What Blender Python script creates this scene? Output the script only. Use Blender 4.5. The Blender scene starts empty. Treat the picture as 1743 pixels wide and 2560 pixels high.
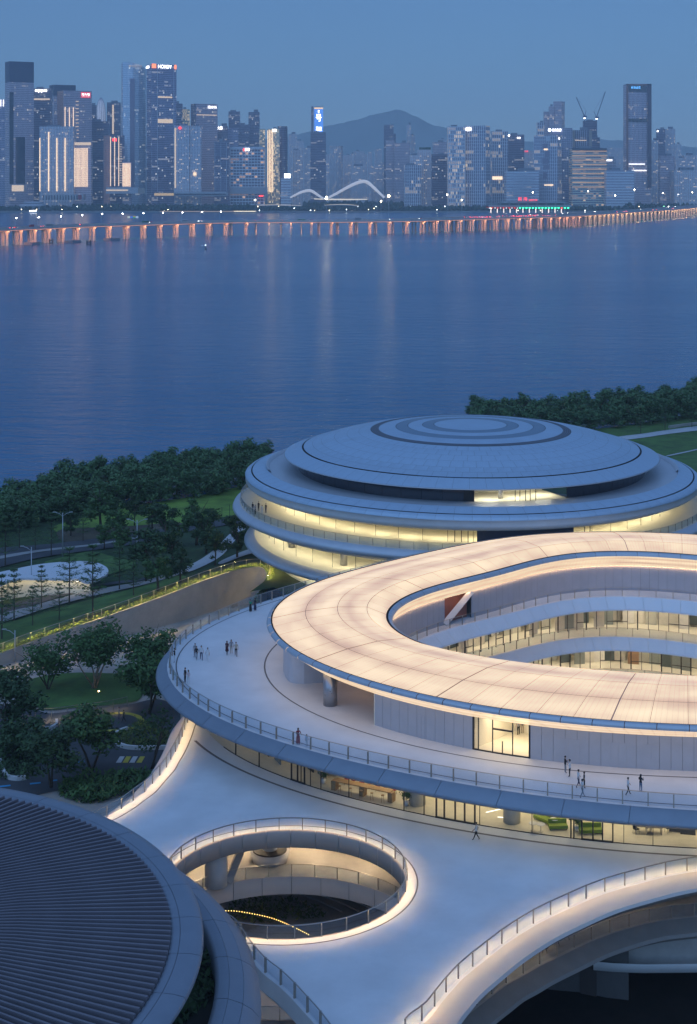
import bpy, bmesh, math, random
import numpy as np
from mathutils import Vector, Matrix
from mathutils.geometry import tessellate_polygon, delaunay_2d_cdt

# ------------------------------------------------------------------ camera, sky, sun, exposure
H, F, YH, CX = 80.0, 3850.0, 460.0, 871.5          # eye height above the bay, focal length / horizon / centre in photo pixels
scn = bpy.context.scene
COL = scn.collection
cam = bpy.data.cameras.new('camera')
cam.sensor_width = 36.0
cam.lens = 36.0 * F / 2560.0
cam.shift_y = -(1280.0 - YH) / 2560.0
cam.clip_start, cam.clip_end = 1.0, 60000.0
camo = bpy.data.objects.new('camera', cam)
camo.location = (0, 0, H)
camo.rotation_euler = (math.radians(90), 0, 0)
COL.objects.link(camo)
scn.camera = camo

SUN_EL, SUN_ROT = math.radians(8.0), math.radians(200)   # twilight glow behind the camera
world = bpy.data.worlds.new('World'); scn.world = world; world.use_nodes = True
wn = world.node_tree; wn.nodes.clear()
sky = wn.nodes.new('ShaderNodeTexSky'); sky.sky_type = 'NISHITA'; sky.sun_disc = False
sky.sun_elevation = SUN_EL; sky.sun_rotation = SUN_ROT
sky.air_density = 1.0; sky.dust_density = 0.0; sky.ozone_density = 6.0; sky.altitude = 0
b1 = wn.nodes.new('ShaderNodeBackground'); b1.inputs['Strength'].default_value = 0.055
b2 = wn.nodes.new('ShaderNodeBackground'); b2.inputs['Color'].default_value = (.30, .47, .95, 1); b2.inputs['Strength'].default_value = 0.225   # even blue of the dusk sky
ads = wn.nodes.new('ShaderNodeAddShader'); wo = wn.nodes.new('ShaderNodeOutputWorld')
wn.links.new(sky.outputs[0], b1.inputs[0]); wn.links.new(b1.outputs[0], ads.inputs[0]); wn.links.new(b2.outputs[0], ads.inputs[1]); wn.links.new(ads.outputs[0], wo.inputs[0])

sl = bpy.data.lights.new('sun', 'SUN'); sl.energy = 1.5; sl.angle = math.radians(110); sl.color = (.30, .56, 1.0)   # the broad after-glow
so = bpy.data.objects.new('sun', sl); COL.objects.link(so)
so.rotation_euler = (math.radians(42), 0, math.radians(-20))

scn.view_settings.view_transform = 'Standard'; scn.view_settings.look = 'None'
scn.view_settings.gamma = 1.0; scn.view_settings.use_curve_mapping = False
scn.view_settings.exposure = 0.0
scn.render.engine = 'CYCLES'
cy = scn.cycles
cy.use_denoising = True
cy.max_bounces = 6; cy.diffuse_bounces = 3; cy.glossy_bounces = 3; cy.transmission_bounces = 4; cy.transparent_max_bounces = 24
cy.volume_bounces = 2; cy.sample_clamp_indirect = 4.0; cy.caustics_reflective = False; cy.caustics_refractive = False
cy.use_light_tree = True
cy.use_adaptive_sampling = False

# ------------------------------------------------------------------ helpers
R = math.radians
def ray(x, y, h):
    """photo pixel -> point on the level h metres below the eye"""
    D = F * h / (y - YH)
    return Vector(((x - CX) * D / F, D, H - h))
def rayD(x, y, D):
    return Vector(((x - CX) * D / F, D, H - (y - YH) * D / F))
ZM = {'1a': (0, 130, .3793), '1b': (560, 200, .3793), '1c': (1100, 180, .4064), '2a': (0, 1080, .4425), '2b': (560, 940, .3793), '2c': (1100, 940, .4064),
      '2d': (0, 1500, .4425), '3a': (380, 1480, .4425), '3b': (960, 1320, .495), '3c': (900, 1680, .5329),
      '3d': (380, 1980, .4551), '3e': (1000, 2080, .4697), '3f': (0, 1950, .4425)}
def S(k, pts):
    a, b, s = ZM[k]
    return [(a + s * x, b + s * y) for x, y in pts]
def UP(pts, h): return [ray(x, y, h) for x, y in pts]

def setp(o, label=None, cat=None, group=None, kind=None):
    if label: o['label'] = label
    if cat: o['category'] = cat
    if group: o['group'] = group
    if kind: o['kind'] = kind
    return o
def link(o, parent=None):
    COL.objects.link(o)
    if parent is not None: o.parent = parent
    return o
def empty(name, loc=(0, 0, 0), label=None, cat=None, group=None, kind=None, rz=0):
    o = bpy.data.objects.new(name, None); o.location = loc; o.rotation_euler = (0, 0, rz); o.empty_display_size = .5
    link(o); return setp(o, label, cat, group, kind)
def mk(name, v, f, m=None, smooth=False, uv=None):
    me = bpy.data.meshes.new(name)
    me.from_pydata([tuple(p) for p in v], [], f)
    if m is not None: me.materials.append(m)
    if smooth: me.polygons.foreach_set('use_smooth', [True] * len(me.polygons))
    if uv is not None:
        l = me.uv_layers.new(name='UVMap')
        idx = [0] * len(me.loops); me.loops.foreach_get('vertex_index', idx)
        a = np.asarray(uv, dtype=np.float32)[idx].ravel(); l.data.foreach_set('uv', a)
    me.update()
    return me
def ob(name, v, f, m, parent=None, smooth=False, uv=None, loc=None):
    o = bpy.data.objects.new(name, mk(name, v, f, m, smooth, uv))
    link(o, parent)
    if loc is not None: o.location = loc
    return o
def obm(name, me, parent=None, loc=(0, 0, 0), rz=0, sc=None):
    o = bpy.data.objects.new(name, me); link(o, parent); o.location = loc; o.rotation_euler = (0, 0, rz)
    if sc is not None: o.scale = sc if hasattr(sc, '__len__') else (sc, sc, sc)
    return o
class B:
    """vertex/face collector for one part"""
    def __init__(s): s.v = []; s.f = []
    def add(s, v, f):
        n = len(s.v); s.v += [tuple(p) for p in v]; s.f += [tuple(i + n for i in q) for q in f]; return s
    def box(s, x0, x1, y0, y1, z0, z1):
        return s.add([(x0,y0,z0),(x1,y0,z0),(x1,y1,z0),(x0,y1,z0),(x0,y0,z1),(x1,y0,z1),(x1,y1,z1),(x0,y1,z1)],
                     [(0,3,2,1),(4,5,6,7),(0,1,5,4),(1,2,6,5),(2,3,7,6),(3,0,4,7)])
    def obox(s, p, q, w, z0, z1):
        """box along the plan segment p-q, width w"""
        d = Vector((q[0]-p[0], q[1]-p[1])); n = Vector((-d.y, d.x)).normalized() * w / 2
        c = [(p[0]+n.x,p[1]+n.y),(p[0]-n.x,p[1]-n.y),(q[0]-n.x,q[1]-n.y),(q[0]+n.x,q[1]+n.y)]
        return s.add([(a,b,z0) for a,b in c]+[(a,b,z1) for a,b in c], [(0,1,2,3)[::-1],(4,5,6,7),(0,1,5,4),(1,2,6,5),(2,3,7,6),(3,0,4,7)])
    def cyl(s, x, y, z0, z1, r0, r1=None, n=12, cap=True):
        r1 = r0 if r1 is None else r1
        v = [(x+r*math.cos(2*math.pi*i/n), y+r*math.sin(2*math.pi*i/n), z) for z, r in ((z0,r0),(z1,r1)) for i in range(n)]
        f = [(i,(i+1)%n,n+(i+1)%n,n+i) for i in range(n)]
        if cap: f += [tuple(range(n))[::-1], tuple(range(n,2*n))]
        return s.add(v, f)
    def tube(s, pts, rad, n=6, cap=True):
        pts = [Vector(p) for p in pts]; m = len(pts)
        rad = [rad]*m if not hasattr(rad,'__len__') else rad
        v=[]; f=[]
        for i,p in enumerate(pts):
            d=(pts[min(i+1,m-1)]-pts[max(i-1,0)]).normalized()
            a=d.cross(Vector((0,0,1)));
            if a.length<.05: a=d.cross(Vector((1,0,0)))
            a.normalize(); b=d.cross(a)
            for k in range(n):
                t=2*math.pi*k/n; v.append(p+(a*math.cos(t)+b*math.sin(t))*rad[i])
        for i in range(m-1):
            for k in range(n): f.append((i*n+k,i*n+(k+1)%n,(i+1)*n+(k+1)%n,(i+1)*n+k))
        if cap: f += [tuple(range(n))[::-1], tuple(range((m-1)*n,m*n))]
        return s.add(v,f)
    def prism(s, poly, z0, z1, bottom=True):
        """closed plan polygon (ccw) extruded"""
        n=len(poly); v=[(p[0],p[1],z0) for p in poly]+[(p[0],p[1],z1) for p in poly]
        f=[(i,(i+1)%n,n+(i+1)%n,n+i) for i in range(n)]
        t=tessellate_polygon([[Vector((p[0],p[1],0)) for p in poly]])
        f+=[tuple(n+i for i in q) for q in t]
        if bottom: f+=[tuple(q)[::-1] for q in t]
        return s.add(v,f)
    def build(s, name, m, parent=None, smooth=False, loc=None): return ob(name, s.v, s.f, m, parent, smooth, None, loc)
    def mesh(s, name, m, smooth=False): return mk(name, s.v, s.f, m, smooth)
def grid_faces(nr, nc, closed):
    f=[]
    for i in range(nr-1):
        for j in range(nc if closed else nc-1):
            k=(j+1)%nc; f.append((i*nc+j, i*nc+k, (i+1)*nc+k, (i+1)*nc+j))
    return f
def sweep(name, rows, m, parent=None, closed=False, smooth=True, uv=None):
    """rows: list of equal-length polylines (Vectors); quads between neighbours"""
    nc=len(rows[0]); v=[p for r in rows for p in r]
    return ob(name, v, grid_faces(len(rows), nc, closed), m, parent, smooth, uv)
def polyline_resample(p, step):
    p=[Vector(q) for q in p]; L=[0]
    for a,b in zip(p,p[1:]): L.append(L[-1]+(b-a).length)
    n=max(2,int(round(L[-1]/step))+1); out=[]
    for i in range(n):
        s=L[-1]*i/(n-1); k=0
        while k<len(L)-2 and L[k+1]<s: k+=1
        t=(s-L[k])/max(L[k+1]-L[k],1e-9); out.append(p[k].lerp(p[k+1],t))
    return out
def catmull(p, sub=6, closed=False):
    p=[Vector(q) for q in p]; n=len(p); out=[]
    rng=range(n if closed else n-1)
    for i in rng:
        if closed: a,b,c,d=p[(i-1)%n],p[i],p[(i+1)%n],p[(i+2)%n]
        else: a,b,c,d=p[max(i-1,0)],p[i],p[i+1],p[min(i+2,n-1)]
        for k in range(sub):
            t=k/sub
            out.append(.5*((2*b)+(c-a)*t+(2*a-5*b+4*c-d)*t*t+(3*b-a-3*c+d)*t**3))
    if not closed: out.append(p[-1])
    return out
def offset_line(p, d):
    """plan offset of an open polyline, +d to its left"""
    out=[]; n=len(p)
    for i in range(n):
        t=(p[min(i+1,n-1)]-p[max(i-1,0)]); nn=Vector((-t.y,t.x,0)).normalized(); out.append(p[i]+nn*d)
    return out
def lift(p, z): return [Vector((q.x,q.y,z)) for q in p]

# ------------------------------------------------------------------ materials
MATS={}
def N(nt, t, **kw):
    n=nt.nodes.new('ShaderNode'+t)
    for k,v in kw.items():
        if k in n.inputs.keys(): n.inputs[k].default_value=v
        else: setattr(n,k,v)
    return n
def mat(name, col, rough=.6, metal=0, noise=0.12, scale=1.5, bump=0, spec=.5, emit=None, estr=0, coat=0):
    if name in MATS: return MATS[name]
    m=bpy.data.materials.new(name); m.use_nodes=True; nt=m.node_tree
    p=nt.nodes['Principled BSDF']; p.inputs['Roughness'].default_value=rough; p.inputs['Metallic'].default_value=metal
    p.inputs['Specular IOR Level'].default_value=spec; p.inputs['Coat Weight'].default_value=coat
    c=(*col,1) if len(col)==3 else col
    if noise>0:
        tc=N(nt,'TexCoord'); nz=N(nt,'TexNoise',Scale=scale,Detail=5.0,Roughness=.6)
        nt.links.new(tc.outputs['Object'],nz.inputs['Vector'])
        mr=N(nt,'MapRange'); mr.inputs['From Min'].default_value=.3; mr.inputs['From Max'].default_value=.7
        mr.inputs['To Min'].default_value=1-noise; mr.inputs['To Max'].default_value=1+noise*.6
        nt.links.new(nz.outputs['Fac'],mr.inputs['Value'])
        mx=N(nt,'Mix',data_type='RGBA',blend_type='MULTIPLY'); mx.inputs['Factor'].default_value=1
        mx.inputs['A'].default_value=c; nt.links.new(mr.outputs[0],mx.inputs['B']); nt.links.new(mx.outputs['Result'],p.inputs['Base Color'])
        ra=N(nt,'MapRange'); ra.inputs['To Min'].default_value=max(rough-.1,.02); ra.inputs['To Max'].default_value=min(rough+.12,1)
        nt.links.new(nz.outputs['Fac'],ra.inputs['Value']); nt.links.new(ra.outputs[0],p.inputs['Roughness'])
        if bump>0:
            bp=N(nt,'Bump'); bp.inputs['Strength'].default_value=bump; bp.inputs['Distance'].default_value=.05
            nt.links.new(nz.outputs['Fac'],bp.inputs['Height']); nt.links.new(bp.outputs[0],p.inputs['Normal'])
    else: p.inputs['Base Color'].default_value=c
    if emit: p.inputs['Emission Color'].default_value=(*emit,1); p.inputs['Emission Strength'].default_value=estr
    MATS[name]=m; return m
def emis(name, col, s):
    if name in MATS: return MATS[name]
    m=bpy.data.materials.new(name); m.use_nodes=True; nt=m.node_tree; nt.nodes.clear()
    e=N(nt,'Emission'); e.inputs[0].default_value=(*col,1); e.inputs[1].default_value=s
    o=N(nt,'OutputMaterial'); nt.links.new(e.outputs[0],o.inputs[0]); MATS[name]=m; return m
def glassmat(name, tint=(1,1,1), refl=.08, rough=.02):
    if name in MATS: return MATS[name]
    m=bpy.data.materials.new(name); m.use_nodes=True; nt=m.node_tree; nt.nodes.clear()
    t=N(nt,'BsdfTransparent'); t.inputs[0].default_value=(*tint,1)
    g=N(nt,'BsdfGlossy'); g.inputs['Roughness'].default_value=rough; g.inputs['Color'].default_value=(.9,.95,1,1)
    lw=N(nt,'LayerWeight',Blend=.5); pw=N(nt,'Math',operation='POWER'); pw.inputs[1].default_value=4.0; nt.links.new(lw.outputs['Facing'],pw.inputs[0])
    ad=N(nt,'Math',operation='MULTIPLY_ADD'); ad.inputs[1].default_value=.6; ad.inputs[2].default_value=refl
    nt.links.new(pw.outputs[0],ad.inputs[0]); mx=N(nt,'MixShader')
    nt.links.new(ad.outputs[0],mx.inputs[0]); nt.links.new(t.outputs[0],mx.inputs[1]); nt.links.new(g.outputs[0],mx.inputs[2])
    o=N(nt,'OutputMaterial'); nt.links.new(mx.outputs[0],o.inputs[0]); MATS[name]=m; return m

M_deck = mat('white_terrazzo_floor', (.72,.72,.73), .55, noise=.10, scale=.22)
M_alu = mat('pale_aluminium_cladding', (.52,.54,.58), .38, metal=.25, noise=.07, scale=.5)
M_alu2 = mat('blue_grey_cladding', (.25,.28,.33), .42, metal=.25, noise=.08, scale=.6)
M_fascia = mat('white_fascia_panel', (.66,.65,.64), .5, noise=.07, scale=.5)
M_wallp = mat('grey_wall_panel', (.44,.44,.47), .5, noise=.06, scale=.6)
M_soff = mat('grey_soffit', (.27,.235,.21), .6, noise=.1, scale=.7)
M_dark = mat('dark_gap', (.015,.016,.02), .7, noise=0)
M_drain = mat('drain_slot', (.14,.13,.13), .6, noise=0)
M_frame = mat('dark_window_frame', (.02,.022,.026), .4, noise=0)
M_steel = mat('brushed_steel', (.45,.42,.38), .35, metal=.8, noise=.1, scale=6)
M_conc = mat('concrete', (.40,.37,.34), .8, noise=.14, scale=.8, bump=.15)
M_colm = mat('steel_column', (.40,.40,.42), .3, metal=.7, noise=.05, scale=2)
M_warm = mat('warm_grey_panel', (.52,.43,.37), .55, noise=.07, scale=.5)
M_lip = mat('warm_white_lip', (.58,.51,.46), .55, noise=.06, scale=.5)
M_glass = glassmat('clear_glass', (.95,.97,.98), .02)
M_rglass = glassmat('railing_glass', (.90,.94,.97), .05)
M_dglass = mat('dark_glass', (.012,.016,.028), .12, noise=0, spec=.8)
M_cream = mat('cream_interior', (.78,.74,.62), .7, noise=.06, scale=.6)
M_led = emis('warm_led', (1.0,.66,.30), 100)
M_led2 = emis('warm_led_soft', (1.0,.74,.46), 70)
M_ceil = emis('ceiling_light', (1.0,.87,.62), 9)

# lettering meshes are made first, while the scene is still empty
TXT={}
for body in ['oppo','周大福','CHOW TAI FOOK','◆中国华润','HORDY','南方科','●','✱','大族','号','聪','一','平安','招商集团','前海金控','前 海','QIAN HAI']:
    c=bpy.data.curves.new('text','FONT'); c.body=body; c.size=1.0; c.extrude=.05
    o=bpy.data.objects.new('text',c); COL.objects.link(o); bpy.context.view_layer.update()
    TXT[body]=bpy.data.meshes.new_from_object(o.evaluated_get(bpy.context.evaluated_depsgraph_get())); bpy.data.objects.remove(o)
# ================================================================== RING BUILDING (plan curves r(theta) about RC)
RC = Vector((41.0, 187.0, 0))
NT = 180
TH = [2*math.pi*i/NT for i in range(NT)]
def polar(P): return [(math.atan2(p.y-RC.y, p.x-RC.x), math.hypot(p.x-RC.x, p.y-RC.y)) for p in P]
def basis(th, n): return [1.0]+[g(k*th) for k in range(1,n+1) for g in (math.cos, math.sin)]
def fit_r(P, n=5, base=None, ridge=.02, mirror=True):
    A=[]; b=[]
    for t,r in polar(P):
        A.append(basis(t,n)); b.append(r-(base(t) if base else 0))
    if mirror:
        for t,r in polar(P):
            if math.cos(t)<-.25: A.append([.5*x for x in basis(math.pi-t,n)]); b.append(.5*(r-(base(t) if base else 0)))
    A=np.array(A); b=np.array(b); reg=np.diag([0]+[ridge*len(b)*k*k*.05 for k in range(1,n+1) for _ in (0,1)])
    c=np.linalg.solve(A.T@A+reg, A.T@b)
    if base: return lambda t: base(t)+float(np.dot(c,basis(t,n)))
    return lambda t: float(np.dot(c,basis(t,n)))
T_out=S('3a',[(822,0),(740,50),(690,110),(677,150),(685,200),(715,250),(770,300),(850,352),(940,400),(1060,443),(1200,485),(1330,520),(1450,548)])+S('3c',[(200,82),(400,125),(600,160),(800,190),(1000,213),(1200,230),(1400,237),(1582,240)])+S('3b',[(0,172),(100,152),(250,118),(400,88),(550,62),(700,40),(850,28),(1000,20),(1100,18),(1218,20),(1400,28),(1582,40)])
T_in=S('3b',[(1582,150),(1400,125),(1230,115),(1100,118),(950,135),(800,160),(600,205),(450,240),(300,285),(150,335),(70,375),(20,415),(8,440),(15,480),(50,525),(130,570),(230,603),(350,635),(500,660),(650,683),(800,703),(950,722),(1100,738),(1300,748),(1582,755)])
T_rail=S('2d',[(955,330),(965,400),(990,450),(1030,500),(1070,545),(1140,600),(1200,640),(1265,680),(1340,712),(1420,742),(1510,772)])+S('3c',[(75,435),(265,475),(468,514),(682,550),(902,584),(1133,610),(1373,631),(1494,637),(1582,640)])+S('2a',[(1582,940),(1440,990),(1330,1020),(1220,1062),(1120,1115),(1045,1165),(985,1220)])
T_drain=S('3a',[(703,295),(660,350),(645,420),(680,510),(760,600),(870,672),(1000,735),(1150,790),(1350,840)])+S('3c',[(200,325),(400,375),(600,405),(800,435),(1000,462),(1200,480),(1400,493),(1582,500)])
T_wall=S('3c',[(62,250),(240,300),(540,360),(800,402),(1050,433),(1320,455),(1582,463)])
T_glass=S('3c',[(0,605),(160,645),(355,683),(540,715),(755,752),(985,782),(1185,803),(1420,815),(1582,822)])+S('3a',[(305,800),(440,900),(565,965),(710,1025),(865,1080),(1057,1145)])
T_kerb=S('3a',[(270,870),(400,950),(550,1025),(700,1085),(850,1140)])+S('3c',[(190,690),(400,730),(600,762),(800,793),(1000,822),(1200,840),(1400,852),(1582,858)])
T_in1=S('3b',[(1582,370),(1400,353),(1150,347),(950,365),(700,410),(550,445),(400,480),(250,540),(180,570)])
T_in2=S('3b',[(1582,590),(1400,560),(1150,548),(950,560),(750,590),(550,640)])
LV0, LV1, LV2, LV3 = 51.5, 57.0, 62.5, 68.0     # eave, terrace, deck, lower deck: metres below the eye
GND = 75.0
r_out=fit_r(UP(T_out,LV0),6); r_in=fit_r(UP(T_in,LV0),6)
r_rail=fit_r(UP(T_rail,LV1),6)
r_drain=fit_r(UP(T_drain,LV1),3,r_out)
r_wall=fit_r(UP(T_wall,LV1),2,r_out,.3)
r_glass=fit_r(UP(T_glass,LV2),2,r_rail,.2,False)
r_kerb=fit_r(UP(T_kerb,LV2),2,r_rail,.2,False)
r_in1=fit_r(UP(T_in1,LV1),2,r_in,.3,False)
r_in2=fit_r(UP(T_in2,LV2),2,r_in,.5,False)
def pt(t,r,h): return Vector((RC.x+r*math.cos(t), RC.y+r*math.sin(t), H-h))
def ringpts(fn, off, h, ths=TH): return [pt(t, fn(t)+off, h) for t in ths]
def arc(t0,t1,n): return [t0+(t1-t0)*i/(n-1) for i in range(n)]
def theta_of(x,y,h): p=ray(x,y,h); return math.atan2(p.y-RC.y,p.x-RC.x)
def resample_fn(fn, step):
    """angles evenly spaced along the closed curve fn, about step metres apart"""
    ts=[2*math.pi*i/2000 for i in range(2001)]; L=[0]
    for a,b in zip(ts,ts[1:]): L.append(L[-1]+(pt(b,fn(b),0)-pt(a,fn(a),0)).length)
    n=int(round(L[-1]/step)); return list(np.interp(np.arange(n)*L[-1]/n, L, ts)), n

RB = empty('ring_building', (RC.x,RC.y,H-GND), 'large ring shaped building with glowing translucent roof around an open courtyard', 'building')
def P(o):
    """keep world coordinates while parenting to an empty"""
    return o
def rb(o, par=None):
    par = RB if par is None else par
    o.parent = par; o.matrix_parent_inverse = Matrix.Translation(par.location).inverted(); return o

# --- glowing roof: panels over a dark grid
def glow_mat(name, strength):
    m=bpy.data.materials.new(name); m.use_nodes=True; nt=m.node_tree; nt.nodes.clear()
    uvn=N(nt,'UVMap'); sp=N(nt,'SeparateXYZ'); nt.links.new(uvn.outputs[0],sp.inputs[0])
    def math_(op,a,b=None):
        n=N(nt,'Math',operation=op)
        for i,x in enumerate((a,b)):
            if x is None: continue
            if hasattr(x,'links') or hasattr(x,'is_linked'): nt.links.new(x,n.inputs[i])
            else: n.inputs[i].default_value=x
        return n.outputs[0]
    u=sp.outputs[0]; v=sp.outputs[1]              # u metres along the ring, v 0..1 across it
    rib=math_('ABSOLUTE',math_('SUBTRACT',math_('FRACT',math_('MULTIPLY',u,1/.46)),.5))
    ribm=N(nt,'MapRange'); nt.links.new(rib,ribm.inputs['Value']); ribm.inputs['From Min'].default_value=.40; ribm.inputs['From Max'].default_value=.5; ribm.inputs['To Min'].default_value=1; ribm.inputs['To Max'].default_value=.80
    # lamps behind the sheet: two rows of soft bright runs
    band=math_('ABSOLUTE',math_('SINE',math_('MULTIPLY',math_('ADD',v,.06),8.6)))
    cmb=N(nt,'CombineXYZ'); nt.links.new(math_('MULTIPLY',u,.16),cmb.inputs[0]); nt.links.new(math_('MULTIPLY',v,5.0),cmb.inputs[1])
    nz=N(nt,'TexNoise',Scale=1.0,Detail=2.0); nt.links.new(cmb.outputs[0],nz.inputs['Vector'])
    cmb2=N(nt,'CombineXYZ'); nt.links.new(math_('MULTIPLY',u,2.2),cmb2.inputs[0]); nt.links.new(math_('MULTIPLY',v,3.0),cmb2.inputs[1])
    nz2=N(nt,'TexNoise',Scale=1.0,Detail=3.0); nt.links.new(cmb2.outputs[0],nz2.inputs['Vector'])
    g=math_('ADD',math_('MULTIPLY',band,.26),math_('ADD',math_('MULTIPLY',nz.outputs['Fac'],.62),math_('MULTIPLY',nz2.outputs['Fac'],.14)))
    g=math_('ADD',g,.34)
    st=math_('MULTIPLY',math_('MULTIPLY',g,ribm.outputs[0]),strength)
    cr=N(nt,'ValToRGB'); cr.color_ramp.elements[0].position=.45; cr.color_ramp.elements[0].color=(1,.56,.33,1); cr.color_ramp.elements[1].position=1.1 if False else 1.0; cr.color_ramp.elements[1].color=(1,.75,.46,1)
    nt.links.new(g,cr.inputs[0])
    e=N(nt,'Emission'); nt.links.new(cr.outputs[0],e.inputs[0]); nt.links.new(st,e.inputs[1])
    gl=N(nt,'BsdfPrincipled'); gl.inputs['Base Color'].default_value=(.25,.23,.2,1); gl.inputs['Roughness'].default_value=.3
    ad=N(nt,'AddShader'); nt.links.new(e.outputs[0],ad.inputs[0]); nt.links.new(gl.outputs[0],ad.inputs[1])
    o=N(nt,'OutputMaterial'); nt.links.new(ad.outputs[0],o.inputs[0]); return m
M_glow=glow_mat('glowing_roof_sheet',.95); M_glow2=glow_mat('glowing_soffit_sheet',.95)
def roof_z(v): # v 0 outer .. 1 inner ; height above the eave
    k=[0,.29,.57,.83,1.0]; z=[0,.75,1.15,1.05,.1]
    return float(np.interp(v,k,z))
def roof_pt(t,v,dz=0):
    return pt(t, r_out(t)+(r_in(t)-r_out(t))*v, LV0-roof_z(v)-dz)
roof=sweep('roof_grid',[ [roof_pt(t,v,-.09) for t in TH] for v in (0,.15,.29,.43,.57,.7,.83,1.0)], mat('roof_grid',(.40,.31,.30),.6,noise=0), None, True); rb(roof)
NP=90
tsamp,_=resample_fn(lambda t:(r_out(t)+r_in(t))/2, 270.0/NP)
import bisect
NP=len(tsamp); tsamp=tsamp+[tsamp[0]+2*math.pi]
rest=B(); rest_uv=[]
VB=[0,.29,.57,.83,1.0]
ulen=0
for i in range(NP):
    t0,t1=tsamp[i],tsamp[i+1]
    major = i%5==0
    g0=.0018 if major else .0006; g1=.0006
    if (i+1)%5==0: g1=.0018
    tm=(t0+t1)/2; xr=RC.x+(r_out(tm))*math.cos(tm); vis = math.cos(tm)<.62 and True
    for k in range(4):
        v0,v1=VB[k]+.0025,VB[k+1]-.0025
        if k==0: v0=0.0
        vv=[v0,(v0+v1)/2,v1]; tt=[t0+g0,tm,t1-g1]
        vs=[roof_pt(t,v) for v in vv for t in tt]; uv=[(ulen+3.0*j/2,v) for v in vv for j in range(3)]
        fs=grid_faces(3,3,False)
        if vis: rb(ob('roof_panel',vs,fs,M_glow,None,True,uv),roof) if False else rb(ob('roof_panel',vs,fs,M_glow,None,True,uv))
        else: rest.add(vs,fs); rest_uv+=uv
    ulen+=3.0
o=ob('roof_panel_field',rest.v,rest.f,M_glow,None,True,rest_uv); rb(o); o['kind']='stuff'
def edge_row(fn,offs,hs,name,mt,par=None,ths=TH,closed=True,smooth=True):
    return rb(sweep(name,[[pt(t,fn(t)+o,h) for t in ths] for o,h in zip(offs,hs)],mt,None,closed,smooth),par)
# dark gutters and rounded edge panels, outer and inner
edge_row(r_out,(-.02,.0,.16,.18),(LV0-.02,LV0+.15,LV0+.15,LV0-.02),'outer_gutter',M_dark)
edge_row(r_in,(.02,.0,-.22,-.24),(LV0-.12,LV0+.1,LV0+.1,LV0-.08),'inner_gutter',M_dark)
def edge_panels(fn, offs, hs, step, name, mt, vis):
    ts,n=resample_fn(fn,step); ts=ts+[ts[0]+2*math.pi]; rest=B()
    for i in range(n):
        t0,t1=ts[i]+.0008,ts[i+1]-.0008
        tt=arc(t0,t1,3); vs=[pt(t,fn(t)+o,h) for o,h in zip(offs,hs) for t in tt]; fs=grid_faces(len(offs),3,False)
        if vis((t0+t1)/2): rb(ob(name,vs,fs,mt,None,True))
        else: rest.add(vs,fs)
    if rest.v: o=rb(rest.build(name+'_run',mt,None,True)); o['kind']='stuff'
edge_panels(r_out,(.18,.40,.60,.68,.60),(LV0-.03,LV0-.0,LV0+.12,LV0+.33,LV0+.5),3.0,'edge_panel',M_alu,lambda t: math.sin(t)<.35 and math.cos(t)<.6)
edge_panels(r_in,(-.24,-.5,-.72,-.78),(LV0-.08,LV0-.02,LV0+.15,LV0+.45),3.0,'inner_edge_panel',M_alu,lambda t: math.sin(t)>-.45 and math.cos(t)<.75)
uvs=[(r_out(t)*t,v) for v in (.1,.5,.9) for t in TH]
rb(sweep('glowing_soffit',[[pt(t,r_out(t)+.60+(r_wall(t)-r_out(t)-.60)*f,LV0+.5+dz) for t in TH] for f,dz in ((0,0),(.45,.75),(1.0,1.7))],M_glow2,None,True,True,uvs))
uvs=[(r_in(t)*t,v) for v in (.1,.5,.9) for t in TH]
rb(sweep('added_court_glow',[[pt(t,r_in(t)+.24,LV0+2.035) for t in TH],[pt(t,r_in(t)+.34,LV0+2.035) for t in TH]],emis('added_court_glow',(1.0,.60,.32),15),None,True))  # added strip, hidden behind the soffit edge, to warm the court wall
rb(sweep('inner_glowing_soffit',[[pt(t,r_in(t)-.78+(.2+.78)*f+.0,LV0+.45+dz) for t in TH] for f,dz in ((0,0),(.5,.7),(1.0,1.55))],M_glow2,None,True,True,uvs))
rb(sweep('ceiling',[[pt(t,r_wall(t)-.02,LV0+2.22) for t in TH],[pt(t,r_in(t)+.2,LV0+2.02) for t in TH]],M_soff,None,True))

# --- outer wall of panels with the entrance, the covered opening on the left, inner wall to the court
W_TOP,W_BOT=LV0+2.2,LV1
th_open=theta_of(933,1813,LV1); th_d0=theta_of(1187,1872,LV1); th_d1=theta_of(1327,1894,LV1)
def panels_along(fn,off,t0,t1,step,h0,h1,name,mt,thick=.12,gap=.012,sink=True,cap=300):
    L=(pt((t0+t1)/2,fn((t0+t1)/2),0)-RC).length*(t1-t0); L=sum((pt(a,fn(a),0)-pt(b,fn(b),0)).length for a,b in zip(arc(t0,t1,80),arc(t0,t1,80)[1:]))
    n=max(1,int(round(L/step)))
    for i in range(n):
        a=t0+(t1-t0)*i/n; b=t0+(t1-t0)*(i+1)/n
        p=pt(a,fn(a)+off,0); q=pt(b,fn(b)+off,0); d=(q-p).normalized()*gap
        bb=B().obox(p+d,q-d,thick,H-h1,H-h0); rb(bb.build(name,mt))
panels_along(r_wall,0,th_open,th_d0,1.15,W_TOP,W_BOT,'wall_panel',M_wallp)
panels_along(r_wall,0,th_d1,R(-38),1.15,W_TOP,W_BOT,'wall_panel',M_wallp)
rb(sweep('wall_backing',[[pt(t,r_wall(t)-.1,h) for t in arc(th_open,th_d0,40)] for h in (W_TOP,W_BOT)],M_dark,None))
rb(sweep('wall_backing',[[pt(t,r_wall(t)-.1,h) for t in arc(th_d1,R(-38),40)] for h in (W_TOP,W_BOT)],M_dark,None))
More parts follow.
